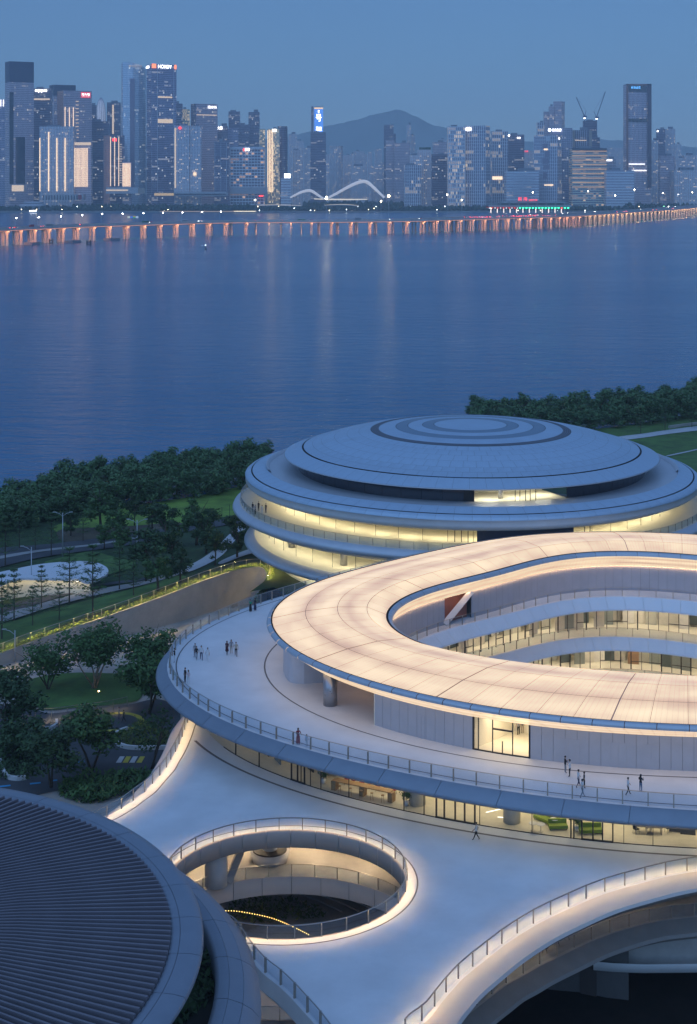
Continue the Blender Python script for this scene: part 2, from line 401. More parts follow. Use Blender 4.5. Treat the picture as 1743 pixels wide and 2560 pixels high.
rb(sweep('outer_wall',[[pt(t,r_wall(t),h) for t in arc(R(-38),R(140),90)] for h in (W_TOP,W_BOT)],M_wallp,None))
# flush service doors drawn by their joints
for sx in ((1026,1055),(1460,1508),(1572,1602),(1635,1665)):
    a=theta_of(sx[0],1850,LV1); b=theta_of(sx[1],1850,LV1)
    p=pt(a,r_wall(a)+.062,0); q=pt(b,r_wall(b)+.062,0); mid=(p+q)/2; dd=(q-p).normalized()*.012
    d=B(); d.obox(p,mid-dd,.05,H-W_BOT+.03,H-W_BOT+2.4); d.obox(mid+dd,q,.05,H-W_BOT+.03,H-W_BOT+2.4)
    rb(d.build('service_door',M_wallp))
# end wall of the closed part at the opening
a=th_open; rb(B().obox(pt(a,r_wall(a)+.06,0),pt(a,r_in(a)+.2,0),.15,H-W_BOT,H-W_TOP).build('end_wall',M_cream))
# entrance: dark frame, glass, lit room behind
def glazed_room(t0,t1,fn,off,h0,h1,depth,lit,par=None,mt=M_cream):
    ts=arc(t0,t1,9)
    inn=[pt(t,fn(t)+off-depth,0) for t in ts]; out=[pt(t,fn(t)+off-.15,0) for t in ts]
    rb(sweep('room_floor',[lift(out,H-h1+.02),lift(inn,H-h1+.02)],mt))
    rb(sweep('room_wall',[lift(inn,H-h1),lift(inn,H-h0)],mt)); 
    rb(sweep('room_wall',[[out[0],inn[0]] and lift([out[0],inn[0]],H-h1),lift([out[0],inn[0]],H-h0)],mt)); rb(sweep('room_wall',[lift([out[-1],inn[-1]],H-h1),lift([out[-1],inn[-1]],H-h0)],mt))
    c=[p.lerp(q,.25) for p,q in zip(out,inn)]; d=[p.lerp(q,.55) for p,q in zip(out,inn)]
    rb(sweep('ceiling_light',[lift(c,H-h0-.05),lift(d,H-h0-.05)],lit))
glazed_room(th_d0,th_d1,r_wall,0,W_TOP,W_BOT,7,emis('entrance_light',(1.0,.80,.52),7))
ent=empty('glass_entrance',pt((th_d0+th_d1)/2,r_wall((th_d0+th_d1)/2),LV1),'dark framed glass entrance with lit hall under the glowing roof edge','entrance')
def entr(o): return rb(o,ent)
def wp(t,dr=0): return pt(t,r_wall(t)+dr,0)
fr=B()
for k in (0,.09,.345,.52,.70,1.0):
    t=th_d0+(th_d1-th_d0)*k; w=.2 if k in (0,1.0) else .09
    a=wp(t-w/2/48.); b=wp(t+w/2/48.); entr(B().obox(a,b,.16,H-LV1,H-W_TOP-(.0 if k!=.52 else 2.0)).build('mullion',M_frame))
ts=arc(th_d0,th_d1,7)
for (ta,tb,z0,z1) in ((ts[0],ts[-1],0,.12),(th_d0+(th_d1-th_d0)*.345,th_d0+(th_d1-th_d0)*.70,2.35,2.5)):
    tt=arc(ta,tb,6); bb=B()
    for a,b in zip(tt,tt[1:]): bb.obox(wp(a),wp(b),.14,H-LV1+z0,H-LV1+z1)
    entr(bb.build('transom',M_frame))
for a,b in zip(ts,ts[1:]): pass
entr(sweep('pane',[[wp(t) +Vector((0,0,H-LV1+.1)) for t in ts],[wp(t)+Vector((0,0,H-W_TOP)) for t in ts]],M_glass))
# capsule shaped room at the left of the opening
cap=UP(S('3a',[(742,440),(755,480),(785,512),(860,519),(970,511)]),LV1)
back=[cap[-1]+Vector((3,9,0)),cap[-1]+Vector((-1,10.5,0)),cap[0]+Vector((3,7.5,0)),cap[0]+Vector((.6,4.0,0))]
poly=catmull(cap[:4],5)+[cap[4]]+back
rb(B().prism([(p.x,p.y) for p in poly],H-LV1,H-W_TOP-.0,False).build('rounded_room_wall',mat('pale_blue_panel',(.55,.56,.60),.4,metal=.3,noise=.05),None,False))
# inner wall of the ring (faces the court), with the reddish recess and its brace
ti0,ti1=R(-190),R(20)
def th_wall(sx): return min(arc(R(80),R(190),2000),key=lambda t:abs(pt(t,r_in(t)+.45,0).x/pt(t,r_in(t)+.45,0).y*F+CX-sx)+(0 if pt(t,r_in(t),0).y>RC.y-2 else 1e4))
th_r0=th_wall(1111); th_r1=th_wall(1178)
def iw(t0,t1,step=1.2): 
    panels_along(r_in,.45,t0,t1,step,W_TOP-.2,LV1,'court_wall_panel',M_wallp)
    rb(sweep('court_wall_backing',[[pt(t,r_in(t)+.6,h) for t in arc(t0,t1,60)] for h in (W_TOP-.2,LV1)],M_dark))
th_r0,th_r1=max(th_r0,th_r1),min(th_r0,th_r1)
iw(R(25),th_r1); iw(th_r0,R(196))
rr=arc(th_r1,th_r0,6); Mred=mat('red_brown_wall',(.34,.13,.09),.6)
rb(sweep('recess_wall',[[pt(t,r_in(t)+1.1,h) for t in rr] for h in (W_TOP-.2,LV1)],Mred))
pa=pt(rr[0],r_in(rr[0])+.5,LV1-3.3); pb=pt(rr[-1],r_in(rr[-1])+.5,LV1)
rb(B().tube([pa,pb],.55,4).build('diagonal_brace',M_fascia))
pw=[pt(t,r_in(t)+1.2,0) for t in arc(th_open,th_open-.62,12)]
rb(sweep('recess_back_wall',[lift(pw,H-LV1),lift(pw,H-W_TOP)],M_cream))
for k in range(4):
    t=th_open-.05-.13*k; tt_=arc(t,t-.06,4)
    rb(sweep('recess_lamp',[[pt(x,(r_wall(x)+r_in(x))/2+o,W_TOP+.06) for x in tt_] for o in (-.3,.3)],emis('recess_lamp',(1.0,.60,.34),3.5)))
# --- round column
pc=ray(826,1762,LV1); rb(B().cyl(pc.x,pc.y,H-LV1,H-W_TOP,.76,n=28).build('column',M_colm,None,True))

# --- terrace slab
def annulus(name,fo,oo,fi,oi,h,mt,n=3):
    return rb(sweep(name,[[pt(t,(fo(t)+oo)+((fi(t)+oi)-(fo(t)+oo))*k/n,h) for t in TH] for k in range(n+1)],mt,None,True,False))
annulus('terrace_floor',r_rail,.3,r_in1,-.1,LV1,M_deck,4)
edge_row(r_drain,(-.09,.09),(LV1-.012,LV1-.012),'drain_slot',M_drain)
edge_row(r_rail,(-.85,-.70),(LV1-.012,LV1-.012),'edge_drain_slot',M_drain,ths=arc(R(95),R(330),120),closed=False)
ts,n=resample_fn(r_rail,6.0); ts+=[ts[0]+2*math.pi]
rest=B()
for i in range(n):
    tt=arc(ts[i]+.0004,ts[i+1]-.0004,5); tm=tt[2]
    offs=(.3,.55,1.45,1.62,1.5); hs=(LV1,LV1+.06,LV1+.82,LV1+1.02,LV1+1.2)
    vs=[pt(t,r_rail(t)+o,h) for o,h in zip(offs,hs) for t in tt]; fs=grid_faces(5,5,False)
    if math.cos(tm)<.55 and math.sin(tm)<.5: rb(ob('ledge_panel',vs,fs,M_alu2,None,True))
    else: rest.add(vs,fs)
o=rb(rest.build('ledge_panel_run',M_alu2,None,True)); o['kind']='stuff'
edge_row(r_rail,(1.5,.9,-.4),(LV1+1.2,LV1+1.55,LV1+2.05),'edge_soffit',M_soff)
rb(sweep('soffit',[[pt(t,r_rail(t)-.4,LV1+2.05) for t in TH],[pt(t,r_glass(t)-.3,LV1+2.2) for t in TH]],M_fascia,None,True))
M_band=mat('white_band_panel',(.80,.79,.80),.45,noise=.04,scale=.5)
# inside edge: white bands
def court_band(fn,h,name):
    ts,n=resample_fn(fn,2.6); ts+=[ts[0]+2*math.pi]; rest=B()
    for i in range(n):
        tt=arc(ts[i]+.0006,ts[i+1]-.0006,3); offs=(-.1,-.2,-1.35,-1.4,.1); hs=(h-.0,h+.05,h+1.4,h+1.6,h+1.9)
        vs=[pt(t,fn(t)+o,hh) for o,hh in zip(offs,hs) for t in tt]; fs=grid_faces(5,3,False)
        if math.sin(tt[1])>-.5 and math.cos(tt[1])<.75: rb(ob(name,vs,fs,M_band,None,False))
        else: rest.add(vs,fs)
    o=rb(rest.build(name+'_run',M_band)); o['kind']='stuff'
court_band(r_in1,LV1,'court_fascia_panel'); court_band(r_in2,LV2,'court_fascia_panel')
annulus('court_soffit',r_in1,0,r_in1,5.5,LV1+1.9,M_cream,1)
annulus('court_floor',r_in2,-.1,r_in1,12.0,LV2,M_cream,2)
annulus('lower_court_floor',r_in2,-.6,r_in2,14.0,LV3,M_cream,2)
annulus('lower_court_soffit',r_in2,0,r_in2,12,LV2+1.9,M_cream,1)
# court glazing on two levels: mullions, panes, coloured partitions behind, ceiling lights
def court_glazing(fn,off,h0,h1,seed):
    rnd=random.Random(seed); t0,t1=R(35),R(205)
    L=sum((pt(a,fn(a)+off,0)-pt(b,fn(b)+off,0)).length for a,b in zip(arc(t0,t1,80),arc(t0,t1,80)[1:])); n=int(L/1.55)
    tt=arc(t0,t1,n+1)
    kinds=[(.75,.72,.62),(.30,.34,.32),(.10,.13,.13),(.55,.55,.48),(.35,.22,.13),(.82,.80,.74)]
    for i in range(n):
        a,b=tt[i],tt[i+1]; p=pt(a,fn(a)+off,0); q=pt(b,fn(b)+off,0)
        mul=B().obox(p,p+(q-p).normalized()*(.16 if rnd.random()<.4 else .07),.12,H-h1,H-h0); rb(mul.build('court_mullion',M_frame))
        if rnd.random()<.4: rb(B().obox(p,q,.1,H-h1+1.05,H-h1+1.13).build('court_transom',M_frame))
        k=rnd.choice((0,0,1,2,3,5,0,4 if rnd.random()<.4 else 3))
        dd=rnd.uniform(.8,4.5); pp=pt(a,fn(a)+off+dd,0); qq=pt(b,fn(b)+off+dd,0)
        rb(B().obox(pp,qq,.1,H-h1+.02,H-h0-rnd.choice((0,0,.9,1.6))).build('room_partition',mat('partition_%d'%k,kinds[k],.7,noise=.1)))
    ths=arc(t0,t1,90)
    rb(sweep('court_glass',[[pt(t,fn(t)+off+.03,h) for t in ths] for h in (h0,h1)],M_glass))
    rb(sweep('court_room_wall',[[pt(t,fn(t)+off+6,h) for t in ths] for h in (h0,h1)],M_cream))
    for k in range(14):
        a=t0+(t1-t0)*(k+.1)/14; b=t0+(t1-t0)*(k+.8)/14
        rb(sweep('ceiling_light',[[pt(t,fn(t)+off+o,h0+.03) for t in arc(a,b,5)] for o in (1.2,1.9)],emis('court_light',(1.0,.84,.60),10)))
        rb(sweep('walkway_light',[[pt(t,fn(t)+o,h0+.02) for t in arc(a,b,5)] for o in (off-1.4,off-1.25)],emis('walkway_light',(1.0,.66,.36),26)))
court_glazing(r_in1,3.4,LV1+1.9,LV2,3); court_glazing(r_in2,3.6,LV2+1.9,LV3,4)
annulus('court_ground',r_in2,1.5,lambda t:.5,0,GND,M_conc,2)

# --- deck level rooms behind the curved shop glass
tg0,tg1=theta_of(520,1835,LV2),R(-35)
tg0=tg0 if tg0<0 else tg0-2*math.pi
ths=arc(tg0,tg1,120)
G_TOP=LV1+2.2
rb(sweep('shop_glass',[[pt(t,r_glass(t),h) for t in ths] for h in (G_TOP,LV2-.02)],M_glass))
rb(sweep('shop_floor',[[pt(t,r_glass(t)+.0,LV2-.02) for t in ths],[pt(t,r_glass(t)-9,LV2-.02) for t in ths]],mat('shop_floor',(.62,.56,.44),.45,noise=.08)))
rb(sweep('shop_back_wall',[[pt(t,r_glass(t)-9,h) for t in ths] for h in (G_TOP,LV2)],M_cream))
rb(sweep('shop_ceiling',[[pt(t,r_glass(t)+.0,G_TOP) for t in ths],[pt(t,r_glass(t)-9,G_TOP) for t in ths]],M_cream))
t_dark=theta_of(760,1965,LV2); t_dark=t_dark if t_dark<0 else t_dark-2*math.pi
Mshop=emis('shop_light',(1.0,.86,.58),7.5); Mshop_dim=emis('shop_light_dim',(1.0,.85,.6),1.6)
k=0; t=tg0+.02
while t<tg1:
    dim = t<t_dark
    for o in (-2.0,-5.5):
        rb(sweep('ceiling_light',[[pt(x,r_glass(x)+oo,G_TOP+.03) for x in arc(t,t+.045,4)] for oo in (o,o-.9)],Mshop_dim if dim else Mshop))
    t+=.075
def gp(x,y,off=0,h=LV2):
    t=theta_of(x,y,h); return t, pt(t,r_glass(t)+off,0)
for sx in (560,628,696,850,1302,1425,1658):          # thin glass joints
    t,p=gp(sx,2000); q=pt(t+.0012,r_glass(t+.0012),0)
    rb(B().obox(p,q,.08,H-LV2,H-G_TOP).build('glass_joint',M_frame))
# ================================================================== GLASS RAILINGS
POST=B().box(-.035,.035,-.06,.06,0,1.16).mesh('post',M_steel)
POSTW=B().box(-.05,.05,-.09,.09,0,1.2).mesh('post',mat('warm_post',(.42,.36,.30),.45,metal=.5,noise=.05))
def railing(label, path, closed=False, hgt=1.2, led=False, step=2.3, post=POST, ledmat=None, name='glass_railing', inward=0, bottom=.06):
    pts=[Vector(p) for p in path]
    if closed: pts=pts+[pts[0]]
    pp=polyline_resample(pts, step); fine=polyline_resample(pts, .6)
    base=pp[0].copy(); root=empty(name, base, label, 'railing')
    def rr(o): o.parent=root; o.matrix_parent_inverse=Matrix.Translation(base).inverted(); return o
    n=len(pp)
    for i,p in enumerate(pp):
        if closed and i==n-1: break
        a=pp[max(i-1,0)]; b=pp[min(i+1,n-1)]; rz=math.atan2(b.y-a.y,b.x-a.x)
        o=obm('post',post,None,p,rz); rr(o)
    for a,b in zip(pp,pp[1:]):
        d=(b-a); u=Vector((d.x,d.y,0)).normalized()*.03; nn=Vector((-u.y,u.x,0)).normalized()*.012
        a2,b2=a+u,b-u; z0,z1=bottom,hgt-.07
        v=[a2+nn+Vector((0,0,z0)),a2-nn+Vector((0,0,z0)),b2-nn+Vector((0,0,z0)),b2+nn+Vector((0,0,z0))]
        v=v+[q+Vector((0,0,z1-z0)) for q in v]
        rr(ob('glass_panel',v,[(0,1,5,4),(1,2,6,5),(2,3,7,6),(3,0,4,7),(4,5,6,7)],M_rglass))
    def bar(o0,o1,z0,z1,nm,mt):
        L=offset_line(fine,o0); Rr=offset_line(fine,o1); dz0=Vector((0,0,z0)); dz1=Vector((0,0,z1))
        rr(sweep(nm,[[p+dz0 for p in L],[p+dz1 for p in L],[p+dz1 for p in Rr],[p+dz0 for p in Rr],[p+dz0 for p in L]],mt,None,False,False))
    bar(.04,-.04,hgt-.04,hgt,'handrail',M_steel)
    if led:                                            # strip set up inside the channel of the handrail
        bar(.04,.034,hgt-.07,hgt-.041,'handrail_lip',M_steel); bar(-.034,-.04,hgt-.07,hgt-.041,'handrail_lip',M_steel)
        bar(.028,-.028,hgt-.055,hgt-.045,'light_strip',ledmat or M_led)
    return root

tt=arc(R(88),R(325),200)
railing('glass railing running round the outer edge of the upper white terrace',[pt(t,r_rail(t),LV1) for t in tt],hgt=1.3,post=POSTW)
tt=arc(R(25),R(215),120)
railing('glass railing above the top white band inside the ring courtyard',[pt(t,r_in1(t)+.1,LV1) for t in tt])
railing('glass railing above the second white band inside the ring courtyard',[pt(t,r_in2(t)+.1,LV2) for t in tt])
railing('glass railing of the lowest visible courtyard walkway',[pt(t,r_in2(t)-.5,LV3) for t in tt])

# ================================================================== DECK with round hole
DK=empty('elevated_deck',(0,135,H-GND),'broad white elevated deck with a round opening between the buildings','deck')
def dk(o): return rb(o,DK)
HC=Vector((-5.58,138.2,0)); HR=10.72
LIPR=1.0
A_R=UP(S('3e',[(95,1022),(145,980),(195,915),(250,848),(310,782),(370,730),(435,678),(505,622),(577,570),(655,520),(732,475),(812,435),(896,397),(983,358),(1075,322),(1168,293),(1270,265),(1373,238),(1480,215),(1582,200)]),LV2)
A_R=[A_R[0]+(A_R[0]-A_R[2])*2.2+Vector((1.2,0,0)),A_R[0]+(A_R[0]-A_R[1])*1.3]+A_R+[A_R[-1]+Vector((5,1.0,0)),A_R[-1]+Vector((14,1.5,0)),A_R[-1]+Vector((24,.5,0))]
A_R=catmull(A_R,3)
A_L=UP(S('2d',[(1062,690),(1035,760),(1010,820),(985,870),(960,910),(935,955),(905,990),(865,1035),(825,1080),(770,1120),(710,1165),(645,1205),(580,1236),(480,1275)]),LV2)
A_L=[A_L[0]+Vector((1.0,6,0))]+A_L+[A_L[-1]+Vector((-8,-3.2,0))]
A_L=catmull(A_L,3)
A_B=UP(S('3d',[(440,760),(530,880),(617,985),(702,1053),(778,1125),(848,1203),(912,1274),(985,1370),(1050,1470)]),LV2)
A_B=[A_B[0]+Vector((-7,4.5,0)),A_B[0]+Vector((-3,2.2,0))]+A_B; A_B=catmull(A_B,3)
tgl=arc(R(-35),tg0,80)
outer=[p for p in A_R]+[pt(t,r_glass(t)-.2,LV2) for t in tgl if pt(t,r_glass(t),0).x<A_R[-1].x and pt(t,r_glass(t),0).x>A_L[0].x+.5]+[p for p in A_L]+[p for p in A_B]
hole=[HC+Vector((HR*math.cos(a),HR*math.sin(a),0)) for a in arc(0,2*math.pi,73)[:-1]]
def flat(name,loops,z,mt,down=False):
    vs=[p for l in loops for p in l]; t=tessellate_polygon([[Vector((p.x,p.y,0)) for p in l] for l in loops])
    fs=[tuple(q) for q in t]; fx=[]
    for q in fs:
        a,b,c=[vs[i] for i in q]; up=(b.x-a.x)*(c.y-a.y)-(b.y-a.y)*(c.x-a.x)>0
        fx.append(q if up!=down else q[::-1])
    return ob(name,[(p.x,p.y,z) for p in vs],fx,mt)
dk(flat('deck_floor',[outer,hole],H-LV2,M_deck))
def strip(name,line,o0,o1,z,mt,dkf=dk): return dkf(sweep(name,[lift(offset_line(line,o0),z),lift(offset_line(line,o1),z)],mt,None,False,False))
# edge ledge of the right arc: rounded white lip, dark underside
def edge(line,sgn,prof,mats,names):
    for (a,b),mt,nm in zip(zip(prof,prof[1:]),mats,names):
        dk(sweep(nm,[lift(offset_line(line,sgn*a[0]),H-a[1]),lift(offset_line(line,sgn*b[0]),H-b[1])],mt,None,False,True))
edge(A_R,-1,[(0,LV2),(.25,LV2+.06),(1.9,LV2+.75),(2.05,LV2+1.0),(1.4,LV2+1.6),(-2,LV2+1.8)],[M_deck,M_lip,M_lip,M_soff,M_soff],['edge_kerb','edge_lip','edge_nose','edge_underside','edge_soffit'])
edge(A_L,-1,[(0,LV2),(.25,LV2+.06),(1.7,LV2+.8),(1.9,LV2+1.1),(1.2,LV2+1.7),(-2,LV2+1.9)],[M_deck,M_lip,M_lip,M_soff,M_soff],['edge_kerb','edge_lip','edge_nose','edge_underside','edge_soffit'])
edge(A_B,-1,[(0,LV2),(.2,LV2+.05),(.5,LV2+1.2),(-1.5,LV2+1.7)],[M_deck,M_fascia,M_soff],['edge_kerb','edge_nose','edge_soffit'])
strip('drain_slot',A_L,.98,1.12,H-LV2+.012,M_drain)
kt=arc(tg0+.03,R(-40),90); dk(sweep('drain_slot',[[pt(t,r_kerb(t)+o,LV2-.012) for t in kt] for o in (-.16,.16)],M_drain,None,False,False))
def circ(r,z,n=96): return [Vector((HC.x+r*math.cos(2*math.pi*i/n),HC.y+r*math.sin(2*math.pi*i/n),z)) for i in range(n)]
dk(sweep('drain_slot',[circ(HR+.98,H-LV2+.012),circ(HR+1.12,H-LV2+.012)],M_drain,None,True,False))
# hole wall panels
nseg=28
for i in range(nseg):
    a0,a1=2*math.pi*i/nseg+.002,2*math.pi*(i+1)/nseg-.002; aa=arc(a0,a1,4)
    prof=[(HR+.15,LV2-.02),(HR-.02,LV2-.02),(HR-.06,LV2+.1),(HR-.06,LV2+1.65),(HR+.2,LV2+1.75)]
    vs=[(HC.x+r*math.cos(a),HC.y+r*math.sin(a),H-h) for r,h in prof for a in aa]
    dk(ob('opening_fascia_panel',vs,grid_faces(5,4,False),M_warm,None,True))
outer_l=[p for p in A_R]+[pt(t,r_glass(t)-3,LV2) for t in tgl if pt(t,r_glass(t),0).x<A_R[-1].x and pt(t,r_glass(t),0).x>A_L[0].x+.5]+[p for p in A_L]+[p for p in A_B]
dk(flat('deck_soffit',[outer_l,circ(HR+.2,0,72)],H-LV2-1.76,M_cream,True))
hp=[HC+Vector(((HR+.12)*math.cos(a),(HR+.12)*math.sin(a),H-LV2)) for a in arc(0,2*math.pi,145)[:-1]]
railing('glowing glass railing ringing the round opening in the white deck',hp,True,led=True)
railing('long curved glass railing with warm glow along the right edge of the deck',A_R[3:],led=True,inward=0)
railing('curved glass railing with warm glow on the left edge of the deck',A_L[1:],led=True)
railing('unlit glass railing on the deck edge beside the louvred roof',A_B,post=POSTW)

# lower deck seen through the hole and below the right arc
L_R=UP(S('3e',[(355,965),(425,910),(497,855),(570,800),(650,757),(727,712),(812,670),(896,630),(983,588),(1075,550),(1168,520),(1270,490),(1373,468),(1480,455),(1582,445)]),LV3)
L_R=[L_R[0]+(L_R[0]-L_R[2])*3.5,L_R[0]+(L_R[0]-L_R[1])*1.5]+L_R+[L_R[-1]+Vector((6,.8,0)),L_R[-1]+Vector((20,0,0))]; L_R=catmull(L_R,3)
LO=empty('lower_deck',(0,135,H-GND),'grey lower deck level seen through the round opening and under the right arc','deck')
def lo(o): return rb(o,LO)
HR2=13.0
low_outer=[p for p in L_R]+[Vector((L_R[-1].x,172,0)),Vector((-20,172,0)),Vector((-26,150,0)),Vector((-30,138,0)),Vector((-24,124,0)),Vector((-12,118,0)),Vector((-4,108,0)),Vector((2,100,0))]
lo(flat('lower_floor',[low_outer,circ(HR2,0,72)],H-LV3,M_conc))
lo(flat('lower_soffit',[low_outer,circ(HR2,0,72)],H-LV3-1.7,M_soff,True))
for i in range(nseg):
    a0,a1=2*math.pi*i/nseg+.002,2*math.pi*(i+1)/nseg-.002; aa=arc(a0,a1,4)
    prof=[(HR2+.1,LV3-.02),(HR2-.05,LV3-.02),(HR2-.05,LV3+1.7)]
    lo(ob('opening_fascia_panel',[(HC.x+r*math.cos(a),HC.y+r*math.sin(a),H-h) for r,h in prof for a in aa],grid_faces(3,4,False),M_warm,None,True))
for (a,b),mt,nm in zip(zip([(0,LV3),(.2,LV3+.04),(1.7,LV3+.7),(1.8,LV3+1.0),(.8,LV3+1.7)],[(.2,LV3+.04),(1.7,LV3+.7),(1.8,LV3+1.0),(.8,LV3+1.7)]),[M_conc,M_soff,M_soff,M_soff],['edge_kerb','edge_lip','edge_nose','edge_underside']):
    lo(sweep(nm,[lift(offset_line(L_R,-a[0]),H-a[1]),lift(offset_line(L_R,-b[0]),H-b[1])],mt))
hp=[HC+Vector(((HR2+.12)*math.cos(a),(HR2+.12)*math.sin(a),H-LV3)) for a in arc(0,2*math.pi,145)[:-1]]
railing('dim glass railing of the lower level inside the round opening',hp,True)
railing('dim glass railing of the lower level under the right arc',L_R)
# columns, brace, planter and lamps on the lower level
def lp(x,y,h=LV3): return ray(x,y,h)
for k,(x,y,r) in enumerate((( *S('3d',[(352,510)])[0],1.1),( *S('3d',[(648,372)])[0],.75))):
    p=lp(x,y); lo(B().cyl(p.x,p.y,H-LV3,H-LV2-1.76,r,n=24).build('column',M_fascia,None,True))
    if k==1:
        pl=B().cyl(p.x,p.y,H-LV3,H-LV3+.95,1.75,2.0,n=32); o=pl.build('round_planter',M_fascia,None,True,); setp(o,'round white planter around a column inside the deck opening','planter')
        lo(B().cyl(p.x,p.y,H-LV3+.96,H-LV3+1.1,1.7,n=32).build('column_collar',M_dark))
p=lp(*S('3d',[(415,500)])[0]); q=lp(*S('3d',[(530,420)])[0])
lo(B().tube([p,Vector((q.x,q.y,H-LV2-1.8))],.5,4).build('diagonal_brace',M_conc))
for (zx,zy) in ((910,350),(240,440),(1180,420),(560,330),(700,300)):
    p=lp(*S('3d',[(zx,zy)])[0]); p.z=H-LV2-1.80
    o=lo(B().cyl(p.x,p.y,p.z-.04,p.z,.45,n=16).build('downlight',emis('downlight',(1.0,.76,.48),100)))
for (zx,zy) in ((1150,440),(560,760),(640,690),(1450,300)):
    p=ray(*S('3e',[(zx,zy)])[0],LV3); p+=Vector((-2,4,0)); p.z=H-LV2-1.80
    lo(B().cyl(p.x,p.y,p.z-.04,p.z,.4,n=16).build('downlight',emis('downlight_dim',(1.0,.78,.5),90)))
# three dark stools behind the lower railing
for k,(zx,zy,w) in enumerate(((770,640,'left'),(835,600,'middle'),(888,570,'right'))):
    p=ray(*S('3e',[(zx,zy)])[0],LV3); st=empty('lounge_chair',p,'dark round lounge chair on the lower deck, %s one of three'%w,'chair','dark lounge chairs')
    b=B()
    for a in range(4): b.tube([(.28*math.cos(a*1.57+.8),.28*math.sin(a*1.57+.8),0),(.18*math.cos(a*1.57+.8),.18*math.sin(a*1.57+.8),.45)],.02,5)
    b.build('leg_frame',M_frame,st)
    s_=B().cyl(0,0,.42,.52,.32,.38,n=14); s_.build('seat',mat('charcoal_fabric',(.05,.05,.06),.9),st,True)
    bk=B(); aa=arc(-.3,3.44,9); bk.add([(r*math.cos(a),r*math.sin(a),z) for r,z in ((.36,.5),(.42,.88),(.36,.88),(.31,.5)) for a in aa],grid_faces(4,9,False)); bk.build('backrest',mat('charcoal_fabric',(.05,.05,.06),.9),st,True)

# ================================================================== LOUVRED ROOF BUILDING (lower left)
DC=Vector((-40.9,104.0,0))
LB=empty('louvred_roof_building',(DC.x,DC.y,H-GND),'round building with dark radial roof louvres and pale rim in the near left corner','building')
def lb(o): return rb(o,LB)
ND=200
def dring(r,h,a0=-math.pi,a1=math.pi,n=ND): return [Vector((DC.x+r*math.cos(a),DC.y+r*math.sin(a),H-h)) for a in arc(a0,a1,n)]
def revol(prof,name,mt,fn,a0=-math.pi,a1=math.pi,n=ND): return fn(sweep(name,[dring(r,h,a0,a1,n) for r,h in prof],mt))
RIM_H=52.0
M_louv=mat('dark_louvre',(.23,.205,.225),.4,metal=.35,noise=.08,scale=.4)
revol([(28.75,RIM_H+.55),(20,RIM_H-.25),(.1,RIM_H-1.0)],'roof_membrane',mat('dark_roof',(.03,.033,.045),.6),lb)
# louvres: one radial fin each (shared mesh)
fin=B(); r0,r1=8.0,28.72
za,zb=-RIM_H+1.55,-RIM_H+.30
sec=[(-.30,-.55),(-.29,-.02),(-.13,.0),(.12,-.26)]            # leaning blade: thin upright face, rounded sloping top
def secp(r,z,k): return [(r,s*k,z+d*k) for s,d in sec]
fin.add(secp(r0,za,.34)+secp((r0+r1)/2,(za+zb)/2+.25,.68)+secp(r1,zb,1.0),[(i,(i+1)%4,j*0+4+(i+1)%4,4+i) for j in (0,) for i in range(4)]+[(4+i,4+(i+1)%4,8+(i+1)%4,8+i) for i in range(4)]+[(3,2,1,0),(8,9,10,11)])
fm=fin.mesh('roof_louvre',M_louv)
nl=250
for i in range(nl):
    a=2*math.pi*i/nl
    if -2.0<a-2*math.pi*(a>math.pi)<2.2:
        o=obm('roof_louvre',fm,None,(DC.x,DC.y,H),a); lb(o)
def dpanels(prof,name,mt,n,gap=.0007,vis=lambda a:-1.9<a<2.4):
    rest=B()
    for i in range(n):
        a0,a1=-math.pi+2*math.pi*i/n+gap,-math.pi+2*math.pi*(i+1)/n-gap; aa=arc(a0,a1,7)
        vs=[(DC.x+r*math.cos(a),DC.y+r*math.sin(a),H-h) for r,h in prof for a in aa]; fs=grid_faces(len(prof),7,False)
        if vis((a0+a1)/2): lb(ob(name,vs,fs,mt,None,True))
        else: rest.add(vs,fs)
    o=lb(rest.build(name+'_run',mt,None,True)); o['kind']='stuff'
dpanels([(28.7,RIM_H+.3),(28.75,RIM_H-.02),(28.95,RIM_H-.04),(29.35,RIM_H-.05)],'rim_trim_panel',M_alu2,36)
dpanels([(29.38,RIM_H-.05),(30.2,RIM_H-.03),(30.85,RIM_H+.08),(31.0,RIM_H+.3),(30.6,RIM_H+.55),(29.5,RIM_H+.8)],'rim_panel',M_alu2,36)
revol([(29.5,RIM_H+.8),(27,RIM_H+1.2)],'rim_soffit',M_soff,lb)
revol([(28,RIM_H+1.1),(28,RIM_H+6)],'recess_wall',M_dglass,lb)
revol([(28,RIM_H+5.0),(31.85,RIM_H+5.0)],'planting_bed',mat('dark_soil',(.03,.03,.025),.9),lb)
dpanels([(31.8,RIM_H+5.0),(31.8,RIM_H+3.1),(32.1,RIM_H+3.0),(32.75,RIM_H+3.02)],'lower_rim_trim_panel',M_alu2,36)
dpanels([(32.77,RIM_H+3.02),(33.75,RIM_H+3.35)],'lower_rim_panel',M_alu2,36)
dpanels([(33.77,RIM_H+3.37),(34.4,RIM_H+3.75),(34.9,RIM_H+4.3),(34.95,RIM_H+4.8),(34.2,RIM_H+5.6)],'outer_rim_panel',M_alu2,36)
revol([(34.2,RIM_H+5.6),(33,RIM_H+8),(32.5,GND)],'outer_wall',M_fascia,lb)

